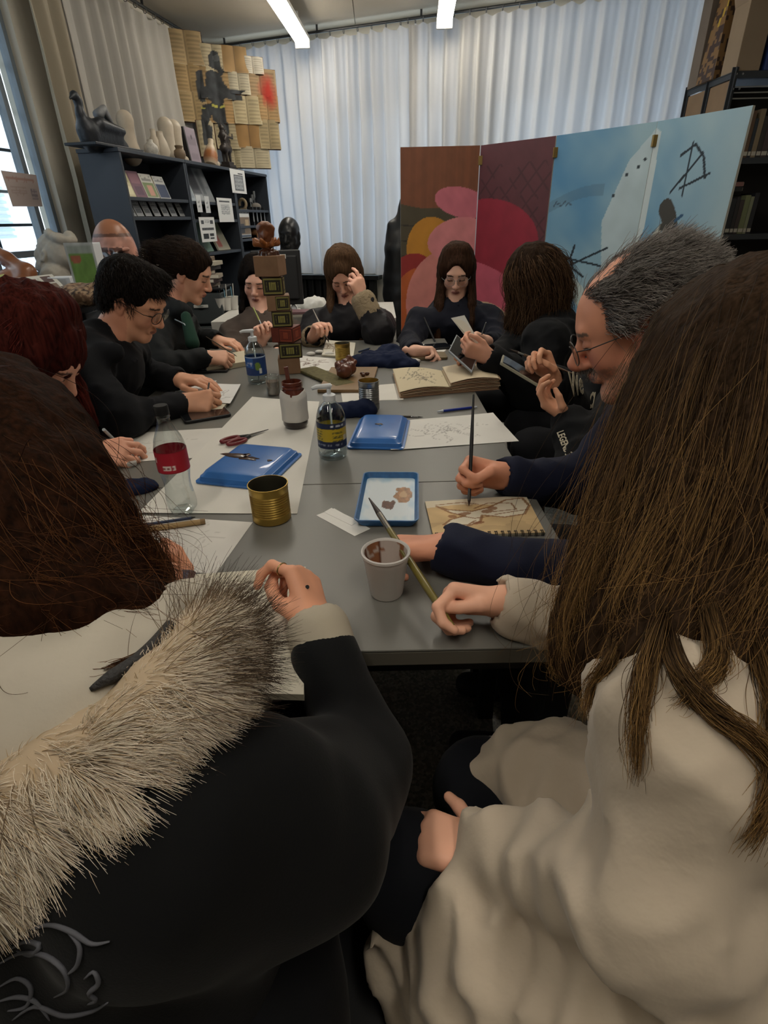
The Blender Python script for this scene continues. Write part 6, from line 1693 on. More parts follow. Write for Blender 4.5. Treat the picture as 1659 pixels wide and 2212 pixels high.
slab('pencil_case', 'tan flat pencil case at the far end of the table', 'case', [(885, 779), (962, 777), (966, 764), (890, 766)], .011, mat('tan_leather', '6b5d45', .7))
slab('eraser', 'white eraser beside the navy cloth', 'eraser', [(886, 785), (901, 782), (902, 776), (889, 777)], .01, mat('eraser_white', 'c9c7c2', .7), bev=.003)
slab('eraser', 'grey-white eraser beside the red-haired woman\'s sheet', 'eraser', [(268, 1012), (296, 1006), (298, 990), (272, 992)], .012, mat('eraser_grey', 'a3a09a', .7), bev=.003)
for i, (x, y) in enumerate(((672, 768), (690, 764), (712, 768))):
    p = on_table(x, y, .0012); t = thing('white_pebble', ['white soap-like lump nearest the tower', 'white soap-like lump in the middle of three', 'white soap-like lump under the small pad'][i], 'lump', p); MB().ball((0, 0, .009), (.022, .014, .009), 12, 8).build('lump', mat('eraser_white', 'c9c7c2'), t, smooth=True)
# ================================================================ people: builders
def vec(*a): return np.array(a, float)
def unit(v): v = np.array(v, float); return v / (np.linalg.norm(v) + 1e-12)
class Head:
    def __init__(s, c, yaw, pitch=0., roll=0., size=1.0):
        y, p, q = R(yaw), R(pitch), R(roll)
        f0 = vec(-math.sin(y), math.cos(y), 0); r0 = vec(math.cos(y), math.sin(y), 0); u0 = vec(0, 0, 1)
        s.f = f0 * math.cos(p) - u0 * math.sin(p); u = u0 * math.cos(p) + f0 * math.sin(p)
        s.r = r0 * math.cos(q) - u * math.sin(q); s.u = u * math.cos(q) + r0 * math.sin(q)
        s.c = np.array(c, float); s.k = size
    def L(s, x, y, z): return s.c + s.k * (s.r * x + s.f * y + s.u * z)
    def loc(s, V): d = (V - s.c) / s.k; return d @ s.r, d @ s.f, d @ s.u
def put_head(F, H, fem=True, nose=1.0, chin=0.0):
    A = [H.r, H.f, H.u]; k = H.k
    def e(c, r, kk=.02, sub=False): F.ell(H.L(*c), [x * k for x in r], A, kk * k, sub)
    def co(a, b, ra, rb, kk=.015, sub=False): F.cone(H.L(*a), H.L(*b), ra * k, rb * k, kk * k, sub=sub)
    e((0, -.018, .032), (.073, .095, .086)); e((0, .022, -.03), (.062, .068, .082), .03); e((0, .04, .03), (.06, .05, .055), .03)
    jw = .052 if fem else .057
    for x in (-1, 1):
        co((x * jw, -.005, -.055), (x * .02, .066, -.1 - chin), .020, .016, .025)
        e((x * .040, .060, -.03), (.022, .02, .024), .02)                                  # cheek
    e((0, .070, -.104 - chin), (.02, .016, .016), .02)
    for x in (-1, 1): e((x * .031, .104, .004), (.019, .018, .012), .014, True)              # eye sockets
    co((-.034, .082, .024), (.034, .082, .024), .010, .010, .016)
    for x in (-1, 1): e((x * .031, .078, .0), (.0155, .014, .011), .004)                    # lids
    co((0, .088, .008), (0, .108 * (.5 + .5 * nose), -.030), .008, .0105 * nose, .012); e((0, .106 + .006 * (nose - 1), -.036), (.012 * nose, .012 * nose, .010 * nose), .008)
    for x in (-1, 1): e((x * .0125, .096, -.039), (.008, .010, .007), .006)
    co((-.019, .083, -.064), (0, .0925, -.062), .0055, .0070, .007); co((.019, .083, -.064), (0, .0925, -.062), .0055, .0070, .007)
    co((-.016, .083, -.071), (.016, .083, -.071), .0065, .0065, .007); e((0, .089, -.0715), (.014, .007, .006), .006)
    for x in (-1, 1):
        e((x * .073, -.006, -.006), (.009, .019, .030), .005); e((x * .081, -.004, -.004), (.006, .010, .018), .004, True); e((x * .072, .002, -.03), (.008, .009, .011), .004)
def put_hand(F, w, d, n, side, curl=(30, 40, 30), thumb=None, size=1.0, spread=.12, curls=None, bones=None):
    """side +1 right hand, -1 left; d wrist->knuckles, n out of the palm. returns fingertip points"""
    d = unit(d); n = unit(np.array(n) - d * (np.array(n) @ d)); s = np.cross(d, n) * side; k = size
    w = np.array(w, float)
    L = lambda a, b, c: w + k * (s * a + d * b + n * c)
    ks = [(.030, .088), (.010, .092), (-.010, .088), (-.028, .080)]
    F.cone(L(0, -.04, 0), L(.0, .01, 0), .026 * k, .027 * k, .02, flat=(n, 1.25))
    for i, (a, b) in enumerate(ks): F.cone(L(a * .55, .012, 0), L(a, b, -.002), .0165 * k, .0125 * k, .012 * k)
    F.cone(L(.012, .035, .008), L(-.012, .06, .006), .017 * k, .015 * k, .015 * k)
    ln = [(.040, .025, .020), (.044, .028, .021), (.041, .026, .021), (.032, .020, .018)]
    tips = []
    for i, (a, b) in enumerate(ks):
        p = L(a, b, -.001); cu = curls[i] if curls else curl; ang = 0.
        dirs = unit(d + s * spread * (1.5 - i) * .6)
        for j in range(3):
            ang += R(cu[j]); q = p + k * ln[i][j] * (dirs * math.cos(ang) + n * math.sin(ang))
            F.cone(p, q, (.0098 - .0008 * j) * k, (.0090 - .0009 * j) * k, .0035 * k); p = q
        tips.append(p)
    th = thumb or [(.020, .018, .008), (.044, .045, .016), (.054, .078, .020), (.052, .104, .022)]
    for j in range(len(th) - 1): F.cone(L(*th[j]), L(*th[j + 1]), (.0155, .0115, .0098)[min(j, 2)] * k, (.0118, .0100, .0078)[min(j, 2)] * k, (.014, .004, .004)[min(j, 2)] * k)
    tips.append(L(*th[-1])); return tips
M_skin = vmat('skin', .48, spec=.35, bump=.08, bscale=350, bdist=.0006)
def skin_cols(V, H, tone, brow='2a201b', lip='8f4f48', blush=.10, stub=None, lash='1d1613'):
    c = np.tile(np.clip(rgb(tone) * 1.30 + .03, 0, 1), (len(V), 1)) * (1 + .04 * wn(V[:, 0], V[:, 1], V[:, 2], s=40)[:, None])
    x, y, z = H.loc(V); near = (np.abs(x) < .1) & (np.abs(y) < .14) & (np.abs(z) < .15); fr = near & (y > .03); ax = np.abs(x)
    def mix(w, col): nonlocal c; w = np.clip(w, 0, 1)[:, None]; c = c * (1 - w) + rgb(col) * w
    mix(blush * 2.2 * np.exp(-((ax - .042) ** 2 + (z + .03) ** 2) / .0004) * fr, 'a8584c'); mix(blush * 2. * np.exp(-(x ** 2 + (z + .036) ** 2) / .0002) * (near & (y > .09)), 'a8584c'); mix(.5 * blush * 4 * (near & (ax > .068)), 'a8584c')
    lipm = fr & (y > .07) & (((x / .021) ** 2 + ((z + .0668) / .0085) ** 2) < 1); mix(.75 * lipm, lip); mix(.6 * (fr & (ax < .02) & (np.abs(z + .0665) < .0016)), '5a2f2b')
    mix(.8 * (fr & (ax > .012) & (ax < .05) & (np.abs(z - .021 - .06 * (.03 - np.abs(ax - .031))) < .0036)), brow)
    mix(.85 * (fr & (ax > .017) & (ax < .046) & (np.abs(z + .0045 + .10 * ((ax - .031) ** 2) * 10) < .0026)), lash); mix(.25 * (fr & (ax > .014) & (ax < .048) & (np.abs(z - .004) < .006)), '7a4f44')
    if stub: mix(.35 * (fr & (z < -.045) & (np.abs(wn(V[:, 0], V[:, 1], V[:, 2], s=300)) > .1)), stub)
    return np.clip(c, 0, 1)
class Person: pass
def cloth_mat(name, col, rough=.85, var=.12, sheen=.03): return mat('cloth_' + name, col, rough, var=var, vscale=14, sheen=sheen, spec=.18, bump=.35, bscale=420, bdist=.0008)
def ridge(x, y, z, s, seed=0.): return (1 - np.minimum(1, np.abs(wn(x, y, z, s=s, seed=seed)) * 1.8)) ** 2
def person(label, H, nb, byaw, hip, arms, tone='a5765f', top=None, topname='hoodie', pants='1c1d21', shw=.175, fem=True, brow='2a201b', lip='8f4f48', hood=None, collar=.06, bulk=1.0, fold=.010, res=.0115, hh=.0042, hr=.0042, nose=1.0, knees=None, blush=.1, stub=None, chest=None, cuffs=True, chin=0., seat=.5, extra=None, legs=True, foldfn=None, cut=None):
    """arms: {'R': dict(el=, wr=, d=, n=, ...), 'L': ...}"""
    nb = np.array(nb, float); hip = np.array(hip, float)
    t = thing('person', label, 'person', (hip[0], hip[1], 0))
    y = R(byaw); f0 = vec(-math.sin(y), math.cos(y), 0); r0 = vec(math.cos(y), math.sin(y), 0)
    shR = nb + r0 * shw + vec(0, 0, -.055); shL = nb - r0 * shw + vec(0, 0, -.055)
    for k, a in arms.items():
        if 'sh' in a:
            if k == 'R': shR = np.array(a['sh'], float)
            else: shL = np.array(a['sh'], float)
    spine = unit(nb - hip); wst = hip + (nb - hip) * .35; cst = hip + (nb - hip) * .72
    # ---- body (skin)
    pts = [H.c, nb, hip, shR, shL] + [np.array(a[k], float) for a in arms.values() for k in ('el', 'wr')]
    lo = np.min(pts, 0) - .22; hi = np.max(pts, 0) + .22; lo[2] = min(lo[2], hip[2] - .15)
    fine = [(H.c - .135 * H.k, H.c + .15 * H.k, hh)]
    for a in arms.values():
        c = np.array(a['wr'], float) + unit(a['d']) * .08 * a.get('size', 1); fine.append((c - .105, c + .105, a.get('hr', hr)))
    F = Field(lo, hi, .024, fine)
    put_head(F, H, fem, nose, chin)
    nk = .047 if fem else .055
    F.cone(H.L(0, -.022, -.06), nb + f0 * .0 - vec(0, 0, .02), nk * H.k, nk * 1.12, .03)
    F.cone(shL + vec(0, 0, -.01), shR + vec(0, 0, -.01), .045, .045, .04); F.cone(cst, hip, .10, .11, .06, flat=(f0, 1.3))
    tips = {}
    for k, a in arms.items():
        sh = shR if k == 'R' else shL; el = np.array(a['el'], float); wr = np.array(a['wr'], float)
        F.cone(sh, el, .042, .036, .02); F.cone(el, wr, .036, .025, .02)
        tips[k] = put_hand(F, wr, a['d'], a['n'], 1 if k == 'R' else -1, a.get('curl', (30, 40, 30)), a.get('thumb'), a.get('size', .95 if fem else 1.02), a.get('spread', .12), a.get('curls'))
    V, Q = F.mesh()
    body = mesh_obj('body', V, Q, M_skin, t, True, cols=skin_cols(V, H, tone, brow, lip, blush, stub))
    # ---- upper clothing
    F = Field(lo - .04, hi + .04, res, [(np.array(a['wr'], float) - .06, np.array(a['wr'], float) + .06, .0065) for a in arms.values()])
    b = bulk
    F.cone(shL, shR, .066 * b, .066 * b, .05); F.cone(nb + vec(0, 0, -.08), cst, .11 * b, .145 * b, .06, flat=(f0, 1.4)); F.cone(cst, wst, .145 * b, .135 * b, .06, flat=(f0, 1.3)); F.cone(wst, hip, .135 * b, .15 * b, .06, flat=(f0, 1.2))
    if chest: F.ell(cst + f0 * .09, (.13, .13, .1), k=.06)
    if collar:
        F.cone(nb + vec(0, 0, .005) - f0 * .01, nb + vec(0, 0, -.06), nk + .018, nk + .06, .03)
        F.cone(H.L(0, -.022, -.06), nb + unit(H.L(0, -.022, -.06) - nb) * .0, nk * 1.05, nk * 1.1, .008, sub=True)
    ends = []
    for k, a in arms.items():
        sh = shR if k == 'R' else shL; el = np.array(a['el'], float); wr = np.array(a['wr'], float); sw = a.get('sw', 1.0) * b
        cr_ = a.get('cuffr', .039 * sw)
        F.cone(sh, el, .068 * sw, .057 * sw, .035); ax_ = unit(wr - el); end = wr - ax_ * a.get('cut', .012); F.cone(el, end, .056 * sw, cr_, .025); ends.append((end, ax_, cr_))
    if hood:
        for (p, q, ra, rb) in hood: F.cone(p, q, ra, rb, .03)
    if extra: extra(F)
    if fold:
        F.warp(foldfn or (lambda x, y, z: fold * (wn(x + .3 * z, y - .2 * z, z, s=15, seed=hip[0] * 5) * .5 - 1.1 * ridge(x + .4 * z, y - .3 * z, z * .7, 12, hip[1] * 3) - .5 * ridge(x, y, z, 24, hip[0]) + .4)))
    for end, ax_, cr_ in ends:                       # cuffs, hollow so that the hand comes out of the sleeve
        F.cone(end - ax_ * .03, end - ax_ * .002, cr_ * 1.05, cr_ * 1.02, .008)
        F.cone(end - ax_ * .012, end + ax_ * .03, cr_ * .72, cr_ * .78, .005, sub=True)
    V2, Q2 = F.mesh(2)
    up = mesh_obj(topname, V2, Q2, top or cloth_mat('black', '17181b'), t, True)
    # ---- legs
    if legs:
        kn = knees or [hip + f0 * .42 + r0 * s * .11 + vec(0, 0, .03) for s in (-1, 1)]
        kn = [np.array(q, float) for q in kn]
        pts = [hip, *kn]; lo2 = np.min(pts, 0) - .25; hi2 = np.max(pts, 0) + .25; lo2[2] = .0
        F = Field(lo2, hi2, .02)
        F.cone(hip - r0 * .08, hip + r0 * .08, .12, .12, .05)
        feet = []
        for s, q in zip((-1, 1), kn):
            F.cone(hip + r0 * s * .085, q, .092, .07, .05); ft = vec(q[0] - f0[0] * .04, q[1] - f0[1] * .04, .10); F.cone(q, ft, .066, .05, .04); feet.append(ft)
        if fold: F.warp(lambda x, y, z: .006 * wn(x, y, z, s=20))
        V3, Q3 = F.mesh(); mesh_obj('trousers', V3, Q3, cloth_mat('pants_' + pants, pants), t, True)
        for ft in feet:
            F = Field(ft - .3, ft + .3, .014); F.cone(vec(ft[0], ft[1], .05) - f0 * .05, vec(ft[0], ft[1], .04) + f0 * .15, .048, .038, .02); F.cone(vec(ft[0], ft[1], .05), vec(ft[0], ft[1], .12), .05, .052, .02)
            Vs, Qs = F.mesh(); Vs[:, 2] = np.maximum(Vs[:, 2], .001); mesh_obj('shoe', Vs, Qs, mat('shoe_dark', '202022', .6), t, True)
    p = Person(); p.t = t; p.H = H; p.tips = tips; p.body = body; p.up = up; p.f0 = f0; p.r0 = r0; p.V = V; p.nb = nb; p.arms = arms; p.upV = (V2, Q2)
    return p
def glasses(p, col='2a2522', rx=.0245, ry=.0205, wire=.0013, y0=.108, z0=-.004, lens=True):
    H = p.H; m = mat('glasses_' + col, col, .3, .6); g = None
    mb = MB()
    for x in (-1, 1):
        ring = [H.L(x * .0325 + rx * math.cos(a), y0 - .012 * abs((x * .0325 + rx * math.cos(a)) / .06) ** 2, z0 + ry * math.sin(a)) for a in np.linspace(0, 2 * math.pi, 25)[:-1]]; mb.tube(ring, wire, 6, closed=True)
        mb.tube([H.L(x * (.0325 + rx), y0 - .012, z0 + .006), H.L(x * .074, y0 - .035, z0 + .006), H.L(x * .080, -.005, z0 + .010), H.L(x * .078, -.03, z0 - .012)], wire, 6)
    mb.tube([H.L(-.009, y0, z0 + .006), H.L(0, y0 + .003, z0 + .009), H.L(.009, y0, z0 + .006)], wire, 6)
    g = mb.build('glasses', m, p.t, world=True, smooth=True)
    if lens:
        for x in (-1, 1):
            mb = MB(); pts = [H.L(x * .0325 + (rx - .001) * math.cos(a), y0 - .004, z0 + (ry - .001) * math.sin(a)) for a in np.linspace(0, 2 * math.pi, 25)[:-1]]
            mb.add(pts, [tuple(range(24))]); mb.build('lens', thin_mat('lens_glass', 'f4f6f6', .04, .3, .05), g, world=True)
    return g
def normals(o):
    me = o.data; n = np.zeros(len(me.vertices) * 3, np.float32); me.vertex_normals.foreach_get('vector', n); return n.reshape(-1, 3).astype(float)
def fur(name, V, N, w, n, length, dirfn, m, parent, root=.0005, tip=.0001, k=6, jit=.25, droop=.3, seed=1, lift=.6):
    rs = np.random.RandomState(seed); i = rs.choice(len(V), n, p=w / w.sum())
    P0 = V[i] + rs.normal(0, .0025, (n, 3)); Nn = N[i]; D = dirfn(V[i], Nn); D = D + rs.normal(0, jit, (n, 3)); D /= np.linalg.norm(D, axis=1)[:, None] + 1e-9
    L = (length(V[i]) if callable(length) else length) * rs.uniform(.6, 1.15, n)
    pts = np.zeros((n, k, 3)); pts[:, 0] = P0 - Nn * .003
    dirv = Nn * lift + D * (1 - lift * .5); dirv /= np.linalg.norm(dirv, axis=1)[:, None]
    for j in range(1, k):
        f = j / (k - 1); dv = dirv * (1 - f) + D * f + vec(0, 0, -1) * droop * f; dv /= np.linalg.norm(dv, axis=1)[:, None]
        pts[:, j] = pts[:, j - 1] + dv * (L / (k - 1))[:, None]
    return strands(name, pts, root, tip, m, parent)
def guide_hair(p_t, guides, n, m, spread=.012, wave=.004, k=12, root=.0006, tip=.0002, seed=3, name='hair_strands', loose=.15, minlen=.75, rough=1.0, clumps=0):
    """strands flowing along neighbouring guides"""
    rs = np.random.RandomState(seed); G = np.stack([smoothpath(g, 24) for g in guides]); ng = len(G)
    nc = clumps or n; cid = rs.randint(0, nc, n); ca = rs.uniform(0, ng - 1, nc)
    a = np.clip(ca[cid] + (rs.normal(0, .07, n) if clumps else 0), 0, ng - 1.001); i = np.clip(a.astype(int), 0, ng - 2); f = (a - i)[:, None, None]
    C = G[i] * (1 - f) + G[i + 1] * f
    L = rs.uniform(minlen, 1.0, n); tt_ = np.linspace(0, 1, k)[None, :] * L[:, None] * 23
    j = np.clip(tt_.astype(int), 0, 22); g = (tt_ - j)[..., None]; ar = np.arange(n)[:, None]
    pts = C[ar, j] * (1 - g) + C[ar, j + 1] * g
    off = rs.normal(0, 1, (n, 1, 3)); off /= np.linalg.norm(off, axis=2, keepdims=True); off = off * rs.uniform(.2, 1, (n, 1, 1)) * spread
    if clumps: off = off[cid] * .8 + rs.normal(0, spread * .13, (n, 1, 3))
    s_ = np.linspace(0, 1, k)[None, :, None]; env = .35 + .65 * np.sin(np.pi * np.clip(s_ * .9 + .05, 0, 1)) + loose * s_ * rs.normal(0, 1, (n, 1, 1))
    pts = pts + off * env
    ph = rs.uniform(0, 6.28, (n, 1, 1)); fr = rs.uniform(5, 9, (n, 1, 1)); wv = rs.normal(0, 1, (n, 1, 3))
    if clumps: ph, fr, wv = ph[cid] + rs.normal(0, .25, (n, 1, 1)), fr[cid] * 1.6, wv[cid] + rs.normal(0, .25, (n, 1, 3))
    pts = pts + wv * wave * np.sin(fr * s_ + ph) * s_ * rough
    return strands(name, pts, root, tip, m, p_t)
def hair_volume(p_t, guides, r0, m, H=None, cap=None, res=.008, k=.02, name='hair', warp=.004, taper=.6, sub=None, label=None, r1=None):
    al = np.concatenate([np.array(g) for g in guides]); rr = r0 * 1.5 + .03
    lo, hi = al.min(0) - rr - .02, al.max(0) + rr + .02
    if cap is not None: lo = np.minimum(lo, H.c - .16 * H.k); hi = np.maximum(hi, H.c + .16 * H.k)
    F = Field(lo, hi, res)
    if cap is not None:
        for c, r in cap: F.ell(H.L(*c), [x * H.k for x in r], [H.r, H.f, H.u], .015)
    for g in guides:
        q = smoothpath(g, max(5, len(g) * 2)); nq = len(q)
        for i in range(nq - 1):
            ra = r0 * (1 - (1 - taper) * i / nq); rb = r0 * (1 - (1 - taper) * (i + 1) / nq); F.cone(q[i], q[i + 1], ra, rb, k)
    if sub: 
        for c, r in sub: F.ell(H.L(*c), [x * H.k for x in r], [H.r, H.f, H.u], .012, True)
    if warp: F.warp(lambda x, y, z: warp * wn(x, y, z * .35, s=70))
    V, Q = F.mesh(); return mesh_obj(name, V, Q, m, p_t, True, label=label), V
def head_guides(H, phis, length, out=.02, drop=None, part=(0, -.01, .115), front=0., flare=.0, hs=(.083, .103), tuck=None, drape=0.):
    G = []
    for ph in phis:
        a = R(ph); e = H.r * math.sin(a) * hs[0] + H.f * math.cos(a) * hs[1]; eh = unit(vec(e[0], e[1], 0)) if np.hypot(e[0], e[1]) > .02 else e
        c = H.c + H.f * -.012
        L_ = length(ph) if callable(length) else length
        p3 = c + e * 1.03 - H.u * .045
        fh = unit(vec(H.f[0], H.f[1], 0)); sd = abs(math.sin(a)); w_ = drape * (1 if math.cos(a) > -.45 else -.7)
        G.append([H.L(part[0] + .02 * math.sin(a), part[1] + .015 * math.cos(a), part[2] + .004), c + e * .62 + H.u * .102, c + e * .98 + H.u * .04, p3, p3 + vec(0, 0, -L_ * .45) + eh * out + fh * w_ * .7, p3 + vec(0, 0, -L_) + eh * (out * .6 + flare) + fh * w_])
    return G
def hair_shell_mat(name, col, dark):
    if name in MATS: return MATS[name]
    m = bpy.data.materials.new(name); MATS[name] = m; m.use_nodes = True; nt = m.node_tree; b = nt.nodes['Principled BSDF']; b.inputs['Roughness'].default_value = .6; b.inputs['Specular IOR Level'].default_value = .02
    tc = nt.nodes.new('ShaderNodeTexCoord'); mp = nt.nodes.new('ShaderNodeMapping'); mp.inputs['Scale'].default_value = (160, 160, 9)
    n = nt.nodes.new('ShaderNodeTexNoise'); n.inputs['Scale'].default_value = 1.; n.inputs['Detail'].default_value = 3
    nt.links.new(tc.outputs['Object'], mp.inputs[0]); nt.links.new(mp.outputs[0], n.inputs[0])
    cr = nt.nodes.new('ShaderNodeValToRGB'); cr.color_ramp.elements[0].position = .3; cr.color_ramp.elements[1].position = .7; cr.color_ramp.elements[0].color = (*lin(dark), 1); cr.color_ramp.elements[1].color = (*lin(col), 1)
    nt.links.new(n.outputs[0], cr.inputs[0]); nt.links.new(cr.outputs[0], b.inputs['Base Color'])
    bp = nt.nodes.new('ShaderNodeBump'); bp.inputs['Strength'].default_value = .6; bp.inputs['Distance'].default_value = .004; nt.links.new(n.outputs[0], bp.inputs['Height']); nt.links.new(bp.outputs[0], b.inputs['Normal'])
    return m
def held(name, label, cat, a, b, segs, n=10): return rod(name, label, cat, a, b, segs, n)
def brush_segs(r, hcol, tipcol, hair=.10, fer=.12):
    return [(0, hair, .0006, r * .95, 'bristles', mat('bristle_' + tipcol, tipcol, .7)), (hair, hair + fer, r, r * .9, 'ferrule', M_chrome), (hair + fer, .6, r * .9, r, 'handle', mat('handle_' + hcol, hcol, .35, coat=.3)), (.6, 1, r, r * .45, 'handle_end', mat('handle_' + hcol, hcol, .35, coat=.3))]
def hair_mat2(name, root, tip, rough=.4, p0=.2, p1=.9, spec=.10):
    """strand colour runs from root to tip; each a list of colours picked at random per strand"""
    if name in MATS: return MATS[name]
    m = bpy.data.materials.new(name); MATS[name] = m; m.use_nodes = True; nt = m.node_tree; b = nt.nodes['Principled BSDF']
    b.inputs['Roughness'].default_value = rough; b.inputs['Specular IOR Level'].default_value = spec
    hi = nt.nodes.new('ShaderNodeHairInfo'); rs = []
    for cols in (root, tip):
        cr = nt.nodes.new('ShaderNodeValToRGB'); el = cr.color_ramp.elements
        while len(el) < len(cols): el.new(.5)
        for i, c in enumerate(cols): el[i].position = i / max(1, len(cols) - 1); el[i].color = (*lin(c), 1)
        nt.links.new(hi.outputs['Random'], cr.inputs[0]); rs.append(cr)
    mr = nt.nodes.new('ShaderNodeMapRange'); mr.inputs[1].default_value = p0; mr.inputs[2].default_value = p1; nt.links.new(hi.outputs['Intercept'], mr.inputs[0])
    mx = nt.nodes.new('ShaderNodeMix'); mx.data_type = 'RGBA'; nt.links.new(mr.outputs[0], mx.inputs[0]); nt.links.new(rs[0].outputs[0], mx.inputs[6]); nt.links.new(rs[1].outputs[0], mx.inputs[7]); nt.links.new(mx.outputs[2], b.inputs['Base Color'])
    return m
from mathutils.bvhtree import BVHTree
def on_surface(p, pxs, lift=.001):
    V, Q = p.upV; bv = BVHTree.FromPolygons([tuple(v) for v in V], [tuple(q) for q in Q]); out = []
    for px, py in pxs:
        r = Vector(ray(px, py)).normalized(); h = bv.ray_cast(Vector(CC), r)
        if h[0] is not None: out.append(np.array(h[0]) + np.array(h[1]) * lift * (1 if Vector(h[1]).dot(r) < 0 else -1))
    return out
# ================================================================ the people round the far side of the table
VD = lambda p: float((np.array(p) - CC) @ CF)
# ---- plaster head by the window, black bust behind the monitor
p0 = kp(118, 618); D0 = float((p0 - CC) @ CF); H = Head(P(122, 554, D0), 62, -30, 12, 1.18)
t = thing('plaster_head', 'weathered white plaster head tipped back in front of the window', 'sculpture', p0)
F = Field(p0 + [-.28, -.25, -.0], p0 + [.28, .25, .52], .0055); put_head(F, H, False, 1.1)
for i in range(26):
    a, b = i * 2.4, .2 + 1.1 * ((i * .618) % 1); q = (.075 * math.cos(a) * math.sin(b), -.02 + .095 * math.sin(a) * math.sin(b), .035 + .092 * math.cos(b))
    if q[1] < .05: F.ell(H.L(*q), .022, k=.012)
F.cone(H.L(0, -.02, -.06), p0 + [.02, 0, .03], .062, .07, .03); F.cone(p0 + [.02, 0, .01], p0 + [.02, 0, .03], .09, .085, .02); F.warp(lambda x, y, z: .003 * wn(x, y, z, s=60))
field_obj('plaster_body', F, M_plas, t)
MB().box((-.07, -.05, 0), (.11, .06, .006)).build('foot_plate', M_black, t)
hb = np.array(at_y(626, 700, 4.42)); Dh = float((np.array([hb[0], 4.42, 1.1]) - CC) @ CF); H = Head(P(625, 508, Dh), 172, 4, 0, 1.0)
t = thing('black_bust', 'black bald head bust standing behind the monitor', 'sculpture', (hb[0], 4.42, 0))
MB().lathe([(.14, 0), (.14, .03), (.03, .05), (.03, .95), (.09, .96), (.09, .98)], 20).build('pedestal', M_black, t, smooth=40)
F = Field(np.array([hb[0] - .22, 4.2, .95]), np.array([hb[0] + .22, 4.66, 1.42]), .005); put_head(F, H, False, 1.15); F.cone(H.L(0, -.02, -.06), np.array([hb[0], 4.43, 1.0]), .058, .07, .03)
field_obj('bust_head', F, mat('black_bronze', '1c1d1f', .35, .3), t)
# ---- boy in the black hoodie
H = Head(P(288, 648, 1.78), -96, 30, 2, .98)
el = on_table(262, 905, .055); wr = on_table(392, 872, .034)
boy = person('boy with short black hair and wire glasses in a black hoodie, writing', H, P(222, 745, 1.78), -88, vec(-1.14, 1.88, .52),
    {'R': dict(el=el, wr=wr, d=(1, .10, .02), n=(.12, .75, -.6), curls=[(50, 60, 30), (60, 70, 40), (68, 75, 40), (72, 80, 40)], thumb=[(.018, .02, .008), (.036, .05, .030), (.030, .080, .042), (.018, .100, .040)]),
     'L': dict(el=vec(-.98, 2.12, .80), wr=vec(-.76, 2.02, .79), d=(1, -.3, 0), n=(0, 0, -1), curl=(15, 20, 15))},
    tone='9a7059', top=cloth_mat('hoodie_black', '121317'), fem=False, brow='1b1513', lip='7d4a42', shw=.18, collar=.06,
    hood=[(P(195, 735, 1.78) + vec(0, .1, 0), P(190, 745, 1.70), .045, .05), (P(205, 720, 1.86), P(245, 748, 1.9), .04, .035), (P(190, 745, 1.70), P(245, 765, 1.66), .045, .03)], hh=.0036)
glasses(boy)
hv, V = hair_volume(boy.t, [[H.L(x, y, .095) for x, y in ((-.04, .05), (0, 0), (.04, -.04))]], .03, hair_shell_mat('hair_black', '1d1815', '0c0a09'), H, [((0, -.018, .038), (.085, .110, .098)), ((0, -.06, -.02), (.075, .06, .06))], .006, sub=[((0, .115, -.07), (.095, .105, .125)), ((.09, .008, -.03), (.034, .038, .05)), ((-.09, .008, -.03), (.034, .038, .05))])
N = normals(hv); x, y, z = H.loc(V)
fur('hair_strands', V, N, ((y < .035) | (z > .06)) * 1.0 + .0, 6000, .024, lambda v, n: np.tile(H.f * .55 - H.u * .45, (len(v), 1)) + (H.loc(v)[0] * 6)[:, None] * H.r, hair_mat('strand_black', ['0d0b0a', '241d19']), boy.t, .0008, .0003, 5, .25, .3, 2, .25)
held('pencil', 'pencil in the boy\'s writing hand', 'pencil', on_table(446, 862, .002), boy.tips['R'][4] + vec(-.02, .03, .055), [(0, .08, .0006, .003, 'point', M_blk), (.08, 1, .003, .003, 'barrel', mat('pencil_grey', '4a4a4c', .4))])
# ---- woman with ponytail
H = Head(P(405, 588, 2.42), -88, 24, 2, 1.0)
pony = person('woman with a dark ponytail in a black jacket over a green collar', H, P(358, 688, 2.42), -92, vec(-1.19, 2.62, .52),
    {'R': dict(el=P(352, 795, 2.22), wr=on_table(442, 772, .06), d=(1, .25, -.12), n=(.1, .55, -.7), curls=[(35, 45, 30), (45, 55, 35), (55, 60, 40), (60, 65, 40)], thumb=[(.018, .02, .008), (.036, .05, .030), (.030, .080, .042), (.018, .100, .040)]),
     'L': dict(el=vec(-1.0, 2.86, .80), wr=vec(-.80, 2.72, .80), d=(1, -.25, -.1), n=(0, 0, -1), curl=(25, 30, 20))},
    tone='a67d68', top=cloth_mat('jacket_charcoal', '15181a', .7), topname='jacket', brow='1d1613', collar=.07, shw=.165, hh=.0042, bulk=1.08, hood=[(P(348, 668, 2.42), P(392, 672, 2.36), .05, .04)])
hv, V = hair_volume(pony.t, [[H.L(0, -.1, .04), H.L(.0, -.13, .045), H.L(.0, -.155, .02), H.L(.0, -.16, -.04), H.L(.0, -.145, -.09)]], .03, hair_shell_mat('hair_darkbrown', '2b201a', '120d0b'), H, [((0, -.014, .036), (.087, .114, .102))], .006, sub=[((0, .135, -.05), (.096, .10, .136)), ((.088, .015, -.045), (.03, .032, .045)), ((-.088, .015, -.045), (.03, .032, .045))])
fur('hair_strands', V, normals(hv), np.ones(len(V)), 5000, .035, lambda v, n: np.tile(-H.f * 1.0 - H.u * .1, (len(v), 1)), hair_mat('strand_dkbrown', ['120d0b', '33261e']), pony.t, .0007, .0003, 5, .08, .05, 4, .06)
